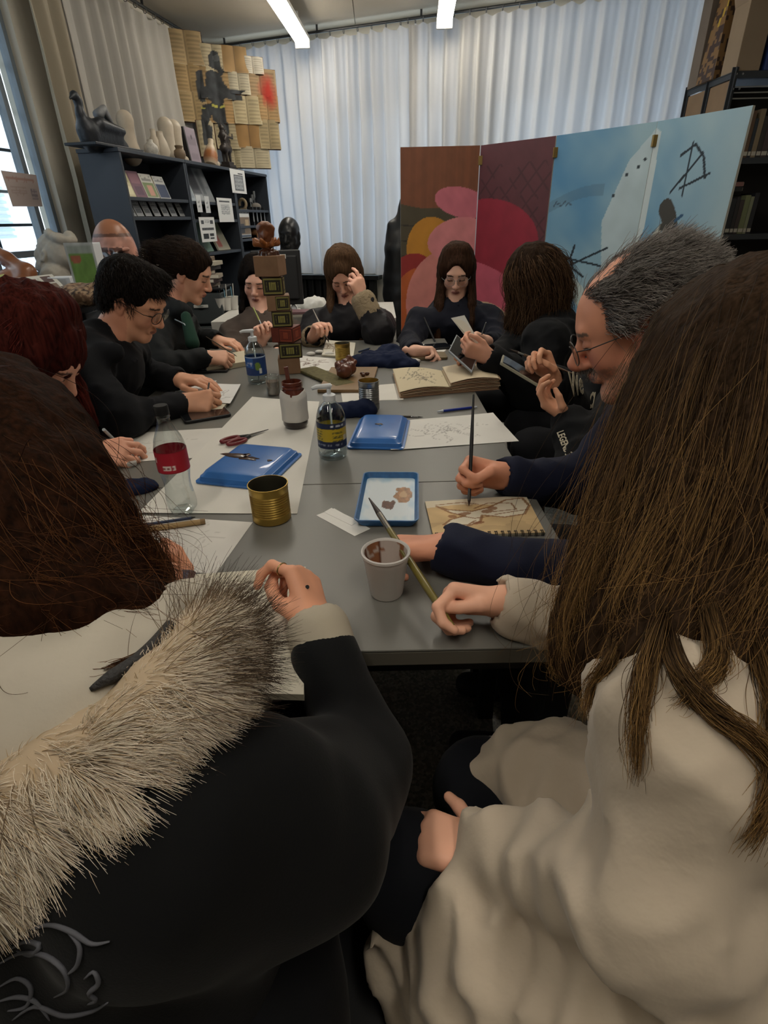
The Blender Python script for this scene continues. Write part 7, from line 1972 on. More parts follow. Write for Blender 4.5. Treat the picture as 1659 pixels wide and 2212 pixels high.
MB().tube([H.L(.016 * math.cos(a), -.116, .045 + .016 * math.sin(a)) for a in np.linspace(0, 6.28, 13)[:-1]], .006, 8, closed=True).build('hair_tie', mat('tie_green', '31463c', .7), pony.t, world=True, smooth=True)
MB().tube([P(378, 690, 2.30), P(398, 700, 2.28), P(413, 720, 2.28), P(420, 742, 2.29)], .003, 6).build('zip', mat('zip_silver', '8f9494', .35, .7), pony.t, world=True, smooth=True)
F = Field(P(410, 712, 2.30) - .14, P(410, 712, 2.30) + .14, .008); F.cone(P(402, 684, 2.31), P(416, 742, 2.29), .022, .03, .02); V_, Q_2 = F.mesh(); mesh_obj('undershirt', V_, Q_2, cloth_mat('green', '1f3a2f'), pony.t, True)
held('brush', 'thin brush in the ponytail woman\'s hand', 'brush', on_table(512, 770, .024), P(445, 727, 2.36), brush_segs(.003, '4a4034', '2a211b'))
# ---- girl behind the tower
H = Head(P(556, 610, 3.0), 178, 12, -4, .97)
g5 = person('dark-haired girl in a grey-brown coat, partly hidden by the tower', H, P(566, 705, 3.02), 180, vec(-.68, 3.36, .52),
    {'R': dict(el=P(512, 775, 2.86), wr=P(562, 742, 2.78), d=(.15, -.1, .9), n=(.5, -.7, 0), curls=[(40, 50, 30), (50, 60, 35), (60, 65, 40), (65, 70, 40)]),
     'L': dict(el=P(648, 765, 2.9), wr=P(600, 762, 2.75), d=(-.8, -.4, -.1), n=(0, 0, -1), curl=(20, 30, 20))},
    tone='b28a78', top=cloth_mat('coat_taupe', '4c423c', .9), topname='coat', shw=.165, bulk=1.12, hh=.005, hr=.005, lip='8a4844')
gd = head_guides(H, list(range(62, 300, 14)), .32, .012, part=(.0, -.01, .116), drape=.085)
hv, V = hair_volume(g5.t, gd, .017, hair_shell_mat('hair_black', '1d1815', '0c0a09'), H, [((0, -.014, .036), (.087, .114, .102))], .008, sub=[((0, .130, -.028), (.062, .080, .122))])
guide_hair(g5.t, gd, 5000, hair_mat('strand_black', ['0d0b0a', '241d19']), .016, .006, 10, .0009, .0004)
held('brush', 'pale green brush in the dark-haired girl\'s hand', 'brush', P(566, 704, 2.74), P(547, 664, 2.78), [(0, .3, .002, .003, 'ferrule', M_chrome), (.3, 1, .004, .003, 'handle', mat('handle_green', '8f9a45', .4))])
# ---- girl with shearling cuffs
H = Head(P(742, 592, 2.92), 176, 34, 6, .98)
g6 = person('light-brown-haired girl in a dark jacket with shearling cuffs, hand at her cheek', H, P(752, 682, 3.0), 180, vec(-.18, 3.42, .52),
    {'R': dict(el=P(676, 745, 2.9), wr=P(676, 728, 2.74), d=(.35, -.3, .55), n=(.5, -.6, -.2), curls=[(40, 50, 30), (55, 60, 35), (65, 65, 40), (70, 70, 40)], sw=1.15),
     'L': dict(el=P(818, 718, 2.78), wr=P(782, 644, 2.76), d=(-.32, -.04, .9), n=(-.55, .75, .1), curls=[(20, 30, 20), (40, 55, 40), (60, 70, 40), (70, 80, 40)], sw=1.15)},
    tone='b08673', top=cloth_mat('jacket_leather', '15140f' if 0 else '17161a', .55), topname='jacket', shw=.17, bulk=1.15, hh=.005, hr=.0048, lip='9a544c')
gd = head_guides(H, list(range(58, 304, 13)), .37, .006, part=(.0, .01, .116), drape=.10)
hv, V = hair_volume(g6.t, gd, .017, hair_shell_mat('hair_lightbrown', '5c4634', '3a2b20'), H, [((0, -.014, .036), (.087, .114, .102))], .008, sub=[((0, .130, -.028), (.06, .080, .122))])
guide_hair(g6.t, gd, 7000, hair_mat('strand_ltbrown', ['3a2a1e', '6b5039', '85684b']), .016, .006, 10, .0009, .0004)
M_sher = mat('shearling', '8f7f66', .95, bump=1., bscale=120, bdist=.006)
def cuff(p, k, r, back, length, m, nm='shearling_cuff', fluff=True):
    a = p.arms[k]; w = np.array(a['wr'], float); d = unit(w - np.array(a['el'], float)); c0 = w - d * back
    F = Field(c0 - .16, c0 + .16, .006); F.cone(c0, c0 + d * length, r, r * 1.02, .01); F.cone(c0 - d * .02, c0 + d * (length + .06), r * .68, r * .7, .008, sub=True)
    if fluff: F.warp(lambda x, y, z: .004 * wn(x, y, z, s=150))
    V, Q = F.mesh(); return mesh_obj(nm, V, Q, m, p.t, True)
cuff(g6, 'L', .062, .085, .065, M_sher); cuff(g6, 'R', .060, .05, .03, M_sher)
F = Field(g6.nb - .2, g6.nb + .2, .009); n6 = g6.nb
for a in np.linspace(-2.2, 2.2, 9)[:-1]:
    b_ = a + .55; F.cone(n6 + vec(.085 * math.sin(a), .07 * math.cos(a) * 1, -.02 - .05 * abs(math.sin(a / 2))), n6 + vec(.085 * math.sin(b_), .07 * math.cos(b_), -.02 - .05 * abs(math.sin(b_ / 2))), .034, .034, .02)
F.warp(lambda x, y, z: .004 * wn(x, y, z, s=150)); V_, Q_2 = F.mesh(); mesh_obj('shearling_collar', V_, Q_2, M_sher, g6.t, True)
held('brush', 'white-handled brush in the hand of the girl with shearling cuffs', 'brush', on_table(711, 740, .014), P(676, 668, 2.74), brush_segs(.004, 'c9c5bd', '3a2a20', .08, .1))
# ---- girl in round glasses
H = Head(P(986, 588, 2.86), 172, 20, 0, 1.0)
g7 = person('brown-haired girl in round glasses and a navy sweatshirt, writing', H, P(982, 672, 2.92), 180, vec(.44, 3.36, .52),
    {'R': dict(el=P(884, 748, 2.82), wr=on_table(897, 758, .035), d=(1, -.25, -.02), n=(.1, -.6, -.75), curls=[(40, 50, 30), (50, 60, 35), (60, 65, 40), (65, 70, 40)], thumb=[(.018, .02, .008), (.036, .05, .030), (.030, .080, .042), (.018, .100, .040)]),
     'L': dict(el=P(1078, 745, 2.8), wr=P(1052, 738, 2.62), d=(-.85, -.2, .3), n=(-.2, -.7, -.5), curls=[(35, 45, 30), (50, 60, 35), (60, 65, 40), (65, 70, 40)])},
    tone='b08a78', top=cloth_mat('navy_sweat', '141621'), topname='sweatshirt', shw=.19, bulk=1.08, hh=.0048, hr=.0048, lip='95504b')
glasses(g7, '8d8f90', .027, .023, .001)
gd = head_guides(H, list(range(52, 310, 13)), .36, .016, part=(.0, .015, .116), flare=.01, drape=.10)
hv, V = hair_volume(g7.t, gd, .017, hair_shell_mat('hair_brown', '3d2a20', '21160f'), H, [((0, -.014, .036), (.087, .114, .102))], .008, sub=[((0, .130, -.028), (.064, .080, .122))])
guide_hair(g7.t, gd, 7000, hair_mat('strand_brown', ['20150f', '46301f', '6b4a33']), .016, .007, 10, .0009, .0004)
held('pen', 'black pen in the hand of the girl in round glasses', 'pen', on_table(942, 744, .002), P(916, 686, 2.74), [(0, .1, .0008, .004, 'tip', M_chrome), (.1, 1, .005, .005, 'barrel', M_blk)])
held('pen', 'short dark pen held upright beside the paper sheet', 'pen', P(1041, 722, 2.54), P(1050, 696, 2.56), [(0, .9, .0035, .0035, 'barrel', M_blk), (.9, 1, .003, .001, 'tip', M_chrome)])
# ---- person with brown bob, black hoodie
H = Head(P(1152, 612, 2.26), 62, 22, 0, 1.02)
M_hd = cloth_mat('hoodie_black2', '0f1013')
g8 = person('person with a shaggy brown bob in a black hoodie, holding a paper sheet', H, P(1176, 700, 2.28), 82, vec(.84, 2.46, .52),
    {'L': dict(el=P(1150, 845, 2.14), wr=P(1056, 772, 2.04), d=(-1, .05, .35), n=(.2, .7, .3), curls=[(45, 50, 30), (50, 60, 35), (55, 65, 40), (60, 70, 40)], sw=1.25),
     'R': dict(el=P(1090, 770, 2.34), wr=P(1042, 792, 2.16), d=(-1, .0, .1), n=(0, -.6, .6), curls=[(40, 50, 30), (50, 60, 35), (60, 65, 40), (65, 70, 40)], sw=1.2)},
    tone='a77a66', top=M_hd, shw=.175, bulk=1.12, hh=.006, hr=.0046, hood=[(P(1215, 705, 2.24), P(1190, 690, 2.36), .06, .05), (P(1225, 720, 2.18), P(1150, 722, 2.14), .05, .035)])
gd = head_guides(H, list(range(18, 345, 14)), lambda ph: .10 if ph < 60 or ph > 300 else .14, .004, part=(0, -.01, .118), flare=.014, hs=(.09, .11))
hv, V = hair_volume(g8.t, gd, .02, hair_shell_mat('hair_bob', '33261c', '1a120d'), H, [((0, -.018, .034), (.088, .106, .094))], .007)
guide_hair(g8.t, gd, 9000, hair_mat('strand_bob', ['21170f', '4a3626', '6b5138']), .026, .022, 14, .0008, .0003, loose=.8)
q = [P(1040, 770, 2.04), P(1047, 762, 2.02), P(1003, 681, 2.05), P(974, 687, 2.07)]
pl_, _n = plate('paper_sheet', 'white sheet held up by the person with the brown bob', 'paper', [q[0], q[1], q[2], q[3]], plain('d0cec8', [(.5, .5, .4, .4, 41, 8, '8d8a84', .02, .3)]), M_paper, .0008, 12, 30)
held('pen', 'thin pen in the hand beside the held paper sheet', 'pen', P(1022, 775, 2.1), P(992, 764, 2.02), [(0, .15, .001, .003, 'tip', M_chrome), (.15, 1, .0035, .0035, 'barrel', M_blk)])
tb_ = [P(1020, 803, 1.98), P(1032, 798, 1.98), P(983, 752, 2.05), P(969, 758, 2.05)]
def tablet(name, label, q, h, m1, m2):
    t = thing(name, label, 'phone', q[0]); q = [np.array(v) for v in q]; n = unit(np.cross(q[1] - q[0], q[3] - q[0]))
    MB().add([*q, *(v - n * h for v in q)], [(0, 1, 2, 3), (7, 6, 5, 4), (0, 4, 5, 1), (1, 5, 6, 2), (2, 6, 7, 3), (3, 7, 4, 0)]).build('shell', m1, t, world=True, bevel=.002)
    c = sum(q) / 4; MB().add([c + (v - c) * .92 + n * .0006 for v in q], [(0, 1, 2, 3)]).build('screen', m2, t, world=True); return t
A_ = P(1020, 803, 1.96); B_ = P(969, 757, 2.06)
tablet('tablet', 'grey slim tablet tilted on the lap of the person with the brown bob', [A_, A_ + vec(.05, .16, .03), B_ + vec(.05, .16, .03), B_], .008, mat('tablet_grey', '8a8f94', .4, .3), M_scr)
# white and red bag behind
bp_ = P(1118, 722, 2.6)
t = thing('printed_bag', 'white and red printed bag behind the person with the brown bob', 'bag', bp_)
def bagc(u, v):
    c = base(u, 'b9b5b2'); m = inpoly(u, v, [(.25, .1), (.65, .05), (.98, .8), (.6, .9)]); c[m] = rgb('a8352c'); m = inpoly(u, v, [(.5, .35), (.62, .33), (.72, .55), (.58, .58)]); c[m] = rgb('c9c4c0'); m = (u > .5) & (v < .25) & (wn(u * 9, v * 9) > 0); c[m] = rgb('4a3a3a'); return c
Dn = VD(bp_); qb = [P(1098, 752, Dn), P(1140, 752, Dn), P(1146, 692, Dn), P(1106, 690, Dn)]
u, v = [z.ravel() for z in np.meshgrid(np.linspace(0, 1, 25), np.linspace(0, 1, 31))]
V_ = ((1 - u) * (1 - v))[:, None] * qb[0] + (u * (1 - v))[:, None] * qb[1] + (u * v)[:, None] * qb[2] + ((1 - u) * v)[:, None] * qb[3]; V_ = V_ + vec(0, -1, 0) * (.03 * np.sin(np.pi * u) * np.sin(np.pi * v))[:, None]
V2_ = V_ * 1 + vec(0, .07, 0) * (np.sin(np.pi * u) * np.sin(np.pi * v))[:, None]
fb = [(j * 25 + i, j * 25 + i + 1, (j + 1) * 25 + i + 1, (j + 1) * 25 + i) for j in range(30) for i in range(24)]
mb = MB(); mb.v = V_.tolist() + V2_.tolist(); n_v = len(V_); mb.f = fb + [tuple(n_v + i for i in x[::-1]) for x in fb]; cc_ = bagc(u, v); mb.build('bag_body', M_print, t, world=True, smooth=True, cols=np.vstack([cc_, cc_]))
mb = MB().tube([P(1112, 692, Dn), P(1120, 672, Dn), P(1134, 672, Dn), P(1140, 693, Dn)], .004, 6).build('handle', mat('bag_handle', 'b5b1ae', .7), t, world=True, smooth=True)
# stool carrying the bag
st = np.array(bp_) ; st[2] = 0; zt = min(qb[0][2], qb[1][2])
t = thing('side_stool', 'dark stool carrying the printed bag', 'stool', st)
MB().box((-.17, -.15, zt - .025), (.17, .15, zt - .001)).build('seat', M_blk, t, bevel=.004)
for x in (-.14, .14):
    for y in (-.12, .12): MB().box((x - .014, y - .014, 0), (x + .014, y + .014, zt - .025)).build('leg', M_leg, t)
# ---- person with phone and brush, lettered hoodie
H = Head(P(1370, 640, 1.80), 78, 25, 0, .98)
wL = P(1232, 905, 1.56); wR = P(1192, 822, 1.66)
g9 = person('person in a black lettered hoodie holding a phone and a brush, head hidden', H, P(1372, 745, 1.78), 84, vec(.98, 1.92, .52),
    {'L': dict(el=P(1262, 1015, 1.46), wr=wL, d=(-.62, .30, .42), n=(-.35, .15, .8), curls=[(30, 45, 35), (28, 42, 35), (26, 40, 30), (30, 40, 30)], thumb=[(.020, .018, .010), (.040, .045, .030), (.034, .072, .046), (.022, .092, .052)], sw=1.15, hr=.004),
     'R': dict(el=P(1250, 900, 1.86), wr=wR, d=(-.55, .05, .85), n=(-.5, -.6, -.1), curls=[(45, 60, 40), (55, 65, 45), (60, 65, 45), (62, 70, 45)], thumb=[(.020, .018, .010), (.040, .045, .026), (.036, .072, .040), (.024, .095, .042)], sw=1.15, hr=.004)},
    tone='a5785f', top=M_hd, shw=.18, bulk=1.14, hh=.008)
gd = head_guides(H, list(range(30, 340, 20)), .12, .004)
hair_volume(g9.t, gd, .02, hair_shell_mat('hair_darkbrown', '2b201a', '120d0b'), H, [((0, -.02, .034), (.08, .1, .09))], .01)
c0 = P(1176, 838, 1.58); c1 = P(1082, 782, 1.62); wd = unit(vec(.25, .85, .1)) * .07
tablet('phone', 'phone in a pale case held by the person in the lettered hoodie', [c0, c0 + wd, c1 + wd, c1], .009, mat('case_pale', '8f8b78', .5), M_scr)
held('brush', 'wooden brush held above the phone', 'brush', P(1100, 754, 1.66), P(1236, 806, 1.62), brush_segs(.004, '5b4632', '2a1d14', .14, .1))
M_let = mat('lettering_cream', 'b5ab95', .7)
def put_text(p, s, o, x, y, size, m, name='lettering', bold=.0):
    ob = text(s, p.t, size, Matrix.Translation(-Vector(OFF[p.t.name])) @ frame(tuple(o), tuple(x), tuple(y)), m, name, .0006, 'CENTER', bold)
    return ob
# ================================================================ the four nearest people
# ---- grey-haired man
H = Head(P(1375, 700, 1.0), 70, 24, 0, 1.06)
wr = P(1092, 1030, 1.22); wl_ = P(968, 1184, .955)
M_nv = cloth_mat('navy_jacket', '161a2e', .75)
man = person('grey-haired man in glasses and a navy jacket painting in his sketchbook', H, P(1462, 905, 1.02), 78, vec(.74, .98, .52),
    {'R': dict(el=P(1262, 1050, 1.28), wr=wr, d=(-1, .02, .16), n=(-.15, -.95, -.25), curls=[(62, 75, 45), (68, 80, 50), (72, 85, 50), (78, 85, 50)], thumb=[(.020, .018, .012), (.036, .048, .034), (.026, .076, .052), (.012, .098, .056)], hr=.0034, size=1.02, sw=.98),
     'L': dict(el=P(1295, 1262, .89), wr=wl_, d=(-1, .14, -.04), n=(-.1, -.25, -1), curls=[(35, 60, 45), (40, 65, 45), (45, 65, 45), (50, 70, 45)], thumb=[(.020, .018, .006), (.042, .042, .016), (.050, .072, .028), (.040, .098, .034)], hr=.0034, size=1.02, sw=.84, cuffr=.041)},
    tone='a06e58', top=M_nv, topname='jacket', fem=False, brow='5a504a', lip='7f4a42', nose=1.16, shw=.19, bulk=1.12, hh=.003, blush=.22, stub='6d625c', collar=.07, chin=.004, fold=.010)
glasses(man, '4a4644', .0265, .022, .0012, .112, -.006)
x, y, z = H.loc(man.V); N = normals(man.body)
w = ((z > .052 + .55 * np.maximum(y - .02, 0) + .0 * x) | ((y < -.005) & (z > -.045)) | ((np.abs(x) > .056) & (z > .012) & (y < .045))) & (np.abs(x) < .1) & (np.abs(y) < .13) & (np.abs(z) < .15)
w &= ~((y > .055) & (z < .072)); w &= ~((np.abs(x) > .07) & (z < .03) & (y > -.03) & (y < .012))
bald = ((x + .0) / .034) ** 2 + ((y - .018) / .055) ** 2 < 1
wt = w * np.where(bald & (z > .08), .06, 1.0)
MGR = hair_mat2('strand_grey', ['3a3735', '6d6763', '8f8984'], ['5a5552', '8a8480', 'a8a29c'], .45)
fur('hair_strands', man.V, N, wt.astype(float), 22000, .05, lambda v, n: np.tile(-H.f * .9 - H.u * .1, (len(v), 1)) + (H.loc(v)[0] * 9)[:, None] * H.r - np.clip(-(H.loc(v)[2] - .03) * 12, 0, 1)[:, None] * H.u + .5 * np.stack([wn(v[:, 0], v[:, 1], v[:, 2], s=55, seed=q) for q in (1, 2, 3)], 1), MGR, man.t, .00055, .0002, 7, .25, .15, 9, .55)
wm = ((np.abs(x) < .026) & (z < -.045) & (z > -.061) & (y > .08)).astype(float)
if wm.sum() > 3: fur('moustache', man.V, N, wm, 700, .010, lambda v, n: np.tile(-H.u, (len(v), 1)), MGR, man.t, .0004, .0002, 4, .3, .2, 5, .4)
held('brush', 'long black brush upright in the grey-haired man\'s hand', 'brush', on_table(1013, 1093, .010), P(1023, 852, 1.17), [(0, .05, .0006, .0035, 'bristles', mat('bristle_2a1a12', '2a1a12', .7)), (.05, .22, .0036, .0036, 'ferrule', M_chrome), (.22, .6, .0036, .0042, 'handle', M_blk), (.6, 1, .0042, .002, 'handle_end', M_blk)])
o_ = on_surface(man, [(1272, 1098), (1272, 1112)])
if len(o_) == 2: MB().tube(o_, .006, 6).build('red_tag', mat('tag_red', '7a2029', .7), man.t, world=True)
# ---- red-haired woman at the left edge
H = Head(P(74, 765, 1.30), -95, 38, 0, 1.02)
red = person('woman with curly dark red hair bent over her sheet at the left edge', H, P(-70, 820, 1.34), -78, vec(-1.22, 1.26, .52),
    {'R': dict(el=P(60, 1010, 1.22), wr=on_table(190, 985, .035), d=(1, .18, .0), n=(.1, .6, -.7), curls=[(30, 40, 25), (35, 45, 30), (40, 50, 30), (45, 55, 30)]),
     'L': dict(el=vec(-1.16, 1.52, .74), wr=vec(-.97, 1.60, .78), d=(1, .1, 0), n=(0, 0, -1), curl=(20, 25, 20))},
    tone='a27561', top=cloth_mat('dark_knit', '15151a'), topname='sweater', brow='3a2019', shw=.17, hh=.0045)
gd = []
for i, ph in enumerate(range(62, 300, 14)):
    g = np.array(head_guides(H, [ph], .17, .03, part=(0, 0, .12), hs=(.1, .115), flare=.02)[0]); gd.append(g)
hv, V = hair_volume(red.t, gd, .030, hair_shell_mat('hair_red', '4a1f1a', '260f0d'), H, [((0, -.015, .036), (.095, .112, .10))], .009, warp=.012)
guide_hair(red.t, gd, 11000, hair_mat('strand_red', ['2b100d', '561f19', '7a3328']), .036, .022, 18, .0006, .0003, loose=.5, rough=1.0, clumps=160)
held('pen', 'clear pen in the red-haired woman\'s fingers', 'pen', on_table(262, 965, .006), P(224, 928, 1.42), [(0, .12, .0008, .004, 'tip', M_chrome), (.12, 1, .0045, .0045, 'barrel', mat('pen_clear', 'a5aeb2', .2))])
# ---- woman in the beige coat, near right
H = Head(P(1640, 815, .64), 62, 22, 0, .98)
M_be = mat('cloth_beige', 'bbad9a', .8, var=.07, vscale=9, sheen=.15, bump=.5, bscale=22, bdist=.006, stretch=(1, 1, 1))
wrR = P(1094, 1303, .822); wrL = P(1062, 1850, .66)
kl, kr = P(880, 1880, .72), P(1040, 1700, .86)
def beige_extra(F):
    hp = vec(.47, .34, .54)
    F.cone(hp, P(1040, 2010, .68), .12, .085, .05); F.cone(P(1060, 2010, .67), P(900, 2060, .72), .075, .05, .05, flat=((0, 1, .4), 1.4)); F.cone(P(890, 2050, .72), P(960, 2330, .70), .045, .085, .04, flat=((0, 1, .2), 1.6)); F.cone(P(1150, 2130, .64), P(1250, 2400, .62), .12, .15, .06)
    F.cone(vec(.44, .44, .56), P(1200, 1690, .80), .10, .085, .05, flat=((0, 0, 1), 1.3)); F.cone(P(1230, 1690, .78), P(1085, 1665, .84), .075, .055, .03, flat=((0, .3, 1), 1.7))
    F.cone(P(1640, 2200, .52), P(1760, 1650, .52), .14, .13, .06); F.cone(P(1300, 2200, .58), P(1640, 2250, .52), .12, .13, .06)
    F.cone(P(1340, 1500, .54), P(1440, 1480, .52), .035, .04, .03)
def bfold(x, y, z):
    el_ = P(1430, 1950, .46); ax_ = unit(P(1062, 1850, .66) - el_); t = (x - el_[0]) * ax_[0] + (y - el_[1]) * ax_[1] + (z - el_[2]) * ax_[2]
    k = np.clip(t * 12 + .2, 0, 1)
    return .005 * wn(x + .5 * z, y - .4 * z, z, s=11, seed=1) + - .015 * (ridge(x + .7 * z, y - .4 * z, z * .5, 10, 1.) - .2) - .007 * (ridge(x - .5 * z, y + .3 * x, z * .6, 20, 2.) - .2) + .004 * k * np.sin(t * 120 + 3.5 * wn(x, y, z, s=12))
wom = person('long-haired woman in a beige coat holding an olive brush, nearest right', H, P(1690, 1250, .64), 55, vec(.50, .33, .52),
    {'L': dict(sh=P(1490, 1600, .475), el=P(1430, 1950, .46), wr=wrL, d=(-.85, .35, -.15), n=(-.15, -.05, -.97), curls=[(20, 25, 20), (22, 28, 20), (25, 30, 20), (28, 32, 20)], thumb=[(.020, .018, .004), (.044, .040, .004), (.066, .062, .006), (.080, .082, .008)], hr=.0032, sw=1.0, cuffr=.046),
     'R': dict(el=P(1290, 1375, .79), wr=wrR, d=(-1, .10, .10), n=(-.15, -.80, -.55), curls=[(52, 62, 40), (64, 74, 48), (70, 78, 48), (74, 80, 48)], thumb=[(.020, .018, .008), (.036, .048, .020), (.030, .080, .026), (.020, .106, .028)], hr=.003, sw=.95, cuffr=.042)},
    tone='a87d68', top=M_be, topname='coat', shw=.17, bulk=1.04, hh=.006, res=.0078, fold=.01, foldfn=bfold, extra=beige_extra, pants='14161c', knees=[kl, kr], collar=.07, cuffs=True)
gpx = [[(1560, 640, .74), (1470, 700, .73), (1410, 830, .70), (1348, 1000, .68), (1290, 1180, .67), (1250, 1350, .66), (1240, 1430, .66)],
       [(1580, 630, .71), (1505, 700, .68), (1445, 860, .66), (1385, 1040, .64), (1315, 1240, .63), (1272, 1400, .63), (1280, 1460, .63)],
       [(1600, 625, .67), (1555, 710, .63), (1500, 890, .60), (1435, 1090, .585), (1362, 1290, .575), (1320, 1420, .575)],
       [(1630, 620, .64), (1610, 720, .595), (1565, 930, .565), (1500, 1130, .55), (1425, 1300, .54), (1385, 1400, .53)],
       [(1670, 620, .62), (1670, 740, .57), (1640, 960, .54), (1590, 1180, .525), (1505, 1350, .515), (1430, 1450, .505)],
       [(1720, 630, .60), (1745, 770, .555), (1725, 1010, .525), (1685, 1240, .51), (1615, 1400, .50), (1565, 1480, .49)],
       [(1770, 650, .59), (1830, 820, .55), (1820, 1060, .52), (1780, 1300, .50), (1720, 1480, .49), (1700, 1600, .48)],
       [(1820, 680, .60), (1900, 870, .56), (1900, 1100, .53), (1870, 1350, .51), (1850, 1550, .50)]]
gd = [[P(*q) for q in g] for g in gpx]
hv, V = hair_volume(wom.t, gd, .030, hair_shell_mat('hair_honey', '3d2e22', '20170f'), H, [((0, -.01, .03), (.09, .11, .098))], .010, k=.03, warp=.006, taper=.75)
HB = hair_mat2('strand_honey', ['1c150f', '33261a', '4a3826'], ['33261a', '6b5030', '9a7848'], .42, .25, .95, .06)
guide_hair(wom.t, gd, 42000, HB, .042, .011, 22, .00032, .00014, 21, loose=.35, minlen=.8, clumps=260)
guide_hair(wom.t, gd, 2500, HB, .06, .03, 18, .00030, .00012, 22, 'stray_hairs', loose=.8, minlen=.75)
for i, (st_, lk) in enumerate((((1440, 1280, .54), [(1400, 1440), (1378, 1560), (1376, 1690)]), ((1430, 1330, .53), [(1450, 1450), (1520, 1540), (1600, 1600), (1650, 1680), (1620, 1770), (1585, 1830)]), ((1600, 1300, .50), [(1630, 1450), (1650, 1560), (1640, 1680), (1600, 1800)]), ((1340, 1330, .57), [(1320, 1440), (1285, 1500), (1272, 1560)]), ((1500, 1250, .52), [(1530, 1420), (1500, 1480), (1450, 1530)]))):
    q = on_surface(wom, lk, .007)
    if len(q) > 1:
        q = [P(*st_)] + q; guide_hair(wom.t, [q, [v + vec(.008, .0, .003) for v in q]], 330, HB, .009, .005, 16, .00032, .0001, 30 + i, 'loose_lock', loose=.5, minlen=.45)
held('brush', 'olive-handled flat brush in the beige-coated woman\'s hand', 'brush', P(797, 1076, 1.03), (lambda g, q: g + (g - q) * .05)((wom.tips['R'][4] + wom.tips['R'][0]) / 2, P(797, 1076, 1.03)), [(0, .16, .0012, .0058, 'bristles', mat('bristle_dark', '2a1b14', .5)), (.16, .30, .0058, .0056, 'ferrule', mat('ferrule_dull', '7b756c', .35, .9)), (.30, .75, .0056, .0064, 'handle', mat('handle_olive', '6b6128', .4, coat=.3)), (.75, 1, .0064, .0045, 'handle_end', mat('handle_olive', '6b6128'))])
# ---- woman with the fur hood, near left
H = Head(P(30, 1050, .64), -12, 50, 0, 1.0)
M_bj2 = cloth_mat('black_jacket', '0b0c0e', .8, .1, .05)
wrh = P(684, 1352, .80)
def hoodx(F):
    F.cone(P(360, 1820, .47), P(630, 1800, .55), .10, .085, .06); F.cone(P(640, 1800, .55), P(760, 1710, .66), .08, .06, .05)
def wfold(x, y, z): return .007 * wn(x + .3 * z, y, z, s=14, seed=6) + .006 * np.sin(46 * (z * .9 + x * .4 + .04 * wn(x, y, z, s=10))) * np.clip(.3 + wn(x, y, z, s=7, seed=2), 0, 1)
fw = person('woman in a black jacket with a fur-trimmed hood drawing, nearest left', H, P(150, 1440, .54), -8, vec(-.25, .25, .52),
    {'R': dict(sh=P(515, 1730, .52), el=P(778, 1650, .71), wr=wrh, d=(-.18, .45, .30), n=(-.85, .25, -.35), curls=[(45, 55, 35), (60, 70, 45), (68, 75, 45), (72, 80, 45)], thumb=[(.020, .018, .010), (.038, .046, .030), (.030, .074, .042), (.016, .096, .044)], hr=.0032, sw=1.02, cut=.045, cuffr=.046),
     'L': dict(el=vec(-.50, .40, .72), wr=P(290, 1420, .66), d=(.35, .5, .3), n=(-.6, .1, .6), curls=[(25, 35, 25), (28, 38, 25), (30, 40, 28), (32, 42, 28)], hr=.004)},
    tone='a5755d', top=M_bj2, topname='jacket', shw=.18, bulk=1.0, hh=.008, res=.0085, fold=.01, foldfn=wfold, extra=hoodx, cuffs=True, knees=[vec(-.36, .74, .56), vec(-.12, .74, .56)], pants='101114')
cuff(fw, 'R', .047, .062, .052, mat('cream_cuff', 'aaa190', .85, bump=.3, bscale=40, bdist=.004), 'cream_shirt_cuff', False)
# ring on the finger
tipm = (fw.tips['R'][1] + fw.tips['R'][2]) / 2
M_fr = mat('ring_gold', 'b09a6a', .25, .9)
w0_ = np.array(wrh); d0 = unit(vec(-.18, .45, .30)); n0 = unit(vec(-.85, .25, -.35) - d0 * (vec(-.85, .25, -.35) @ d0)); s0_ = np.cross(d0, n0)
pk = w0_ + .95 * (s0_ * .030 + d0 * .088); dk = unit(d0 * math.cos(R(45)) + n0 * math.sin(R(45))); ek = np.cross(dk, s0_)
MB().tube([pk + dk * .018 + (s0_ * math.cos(a) + ek * math.sin(a)) * .0102 for a in np.linspace(0, 6.28, 17)[:-1]], .0013, 6, closed=True).build('ring', M_fr, fw.t, world=True, smooth=True)
held('pencil', 'short dark pencil in the fist of the fur-hooded woman', 'pencil', P(634, 1278, .86), P(664, 1268, .80), [(0, .2, .0008, .003, 'point', M_blk), (.2, 1, .0032, .0032, 'barrel', M_blk)])
ph0 = P(364, 1300, .70); ph1 = P(408, 1240, .71)
tablet('phone', 'phone in a pink-brown case held by the fur-hooded woman', [P(358, 1306, .66), P(394, 1292, .64), P(412, 1230, .67), P(366, 1228, .69)], .009, mat('case_pink', '5d4543', .5), mat('lit_screen', '5b6172', .1))
# cream lining and fur trim of the hood
F = Field(P(150, 1450, .50) - .36, P(150, 1450, .50) + .36, .009)
F.cone(P(-60, 1480, .50), P(300, 1420, .54), .085, .06, .05); F.cone(P(-80, 1600, .46), P(200, 1540, .48), .06, .05, .05); F.cone(P(300, 1420, .54), P(430, 1330, .60), .05, .04, .04)
F.warp(lambda x, y, z: .008 * wn(x + z, y, z - x, s=16, seed=3) + .005 * wn(x, y, z, s=34)); V_, Q_2 = F.mesh(); mesh_obj('hood_lining', V_, Q_2, mat('cream_fleece', 'b7b0a2', .9, bump=.3, bscale=60, bdist=.004), fw.t, True)
path = smoothpath([P(-120, 1820, .42), P(40, 1750, .42), P(180, 1665, .43), P(310, 1565, .45), P(400, 1465, .48), P(445, 1390, .52), P(462, 1345, .55)], 22)
prad = np.interp(np.linspace(0, 1, 22), [0, .25, .6, .85, 1], [.042, .042, .038, .030, .020])
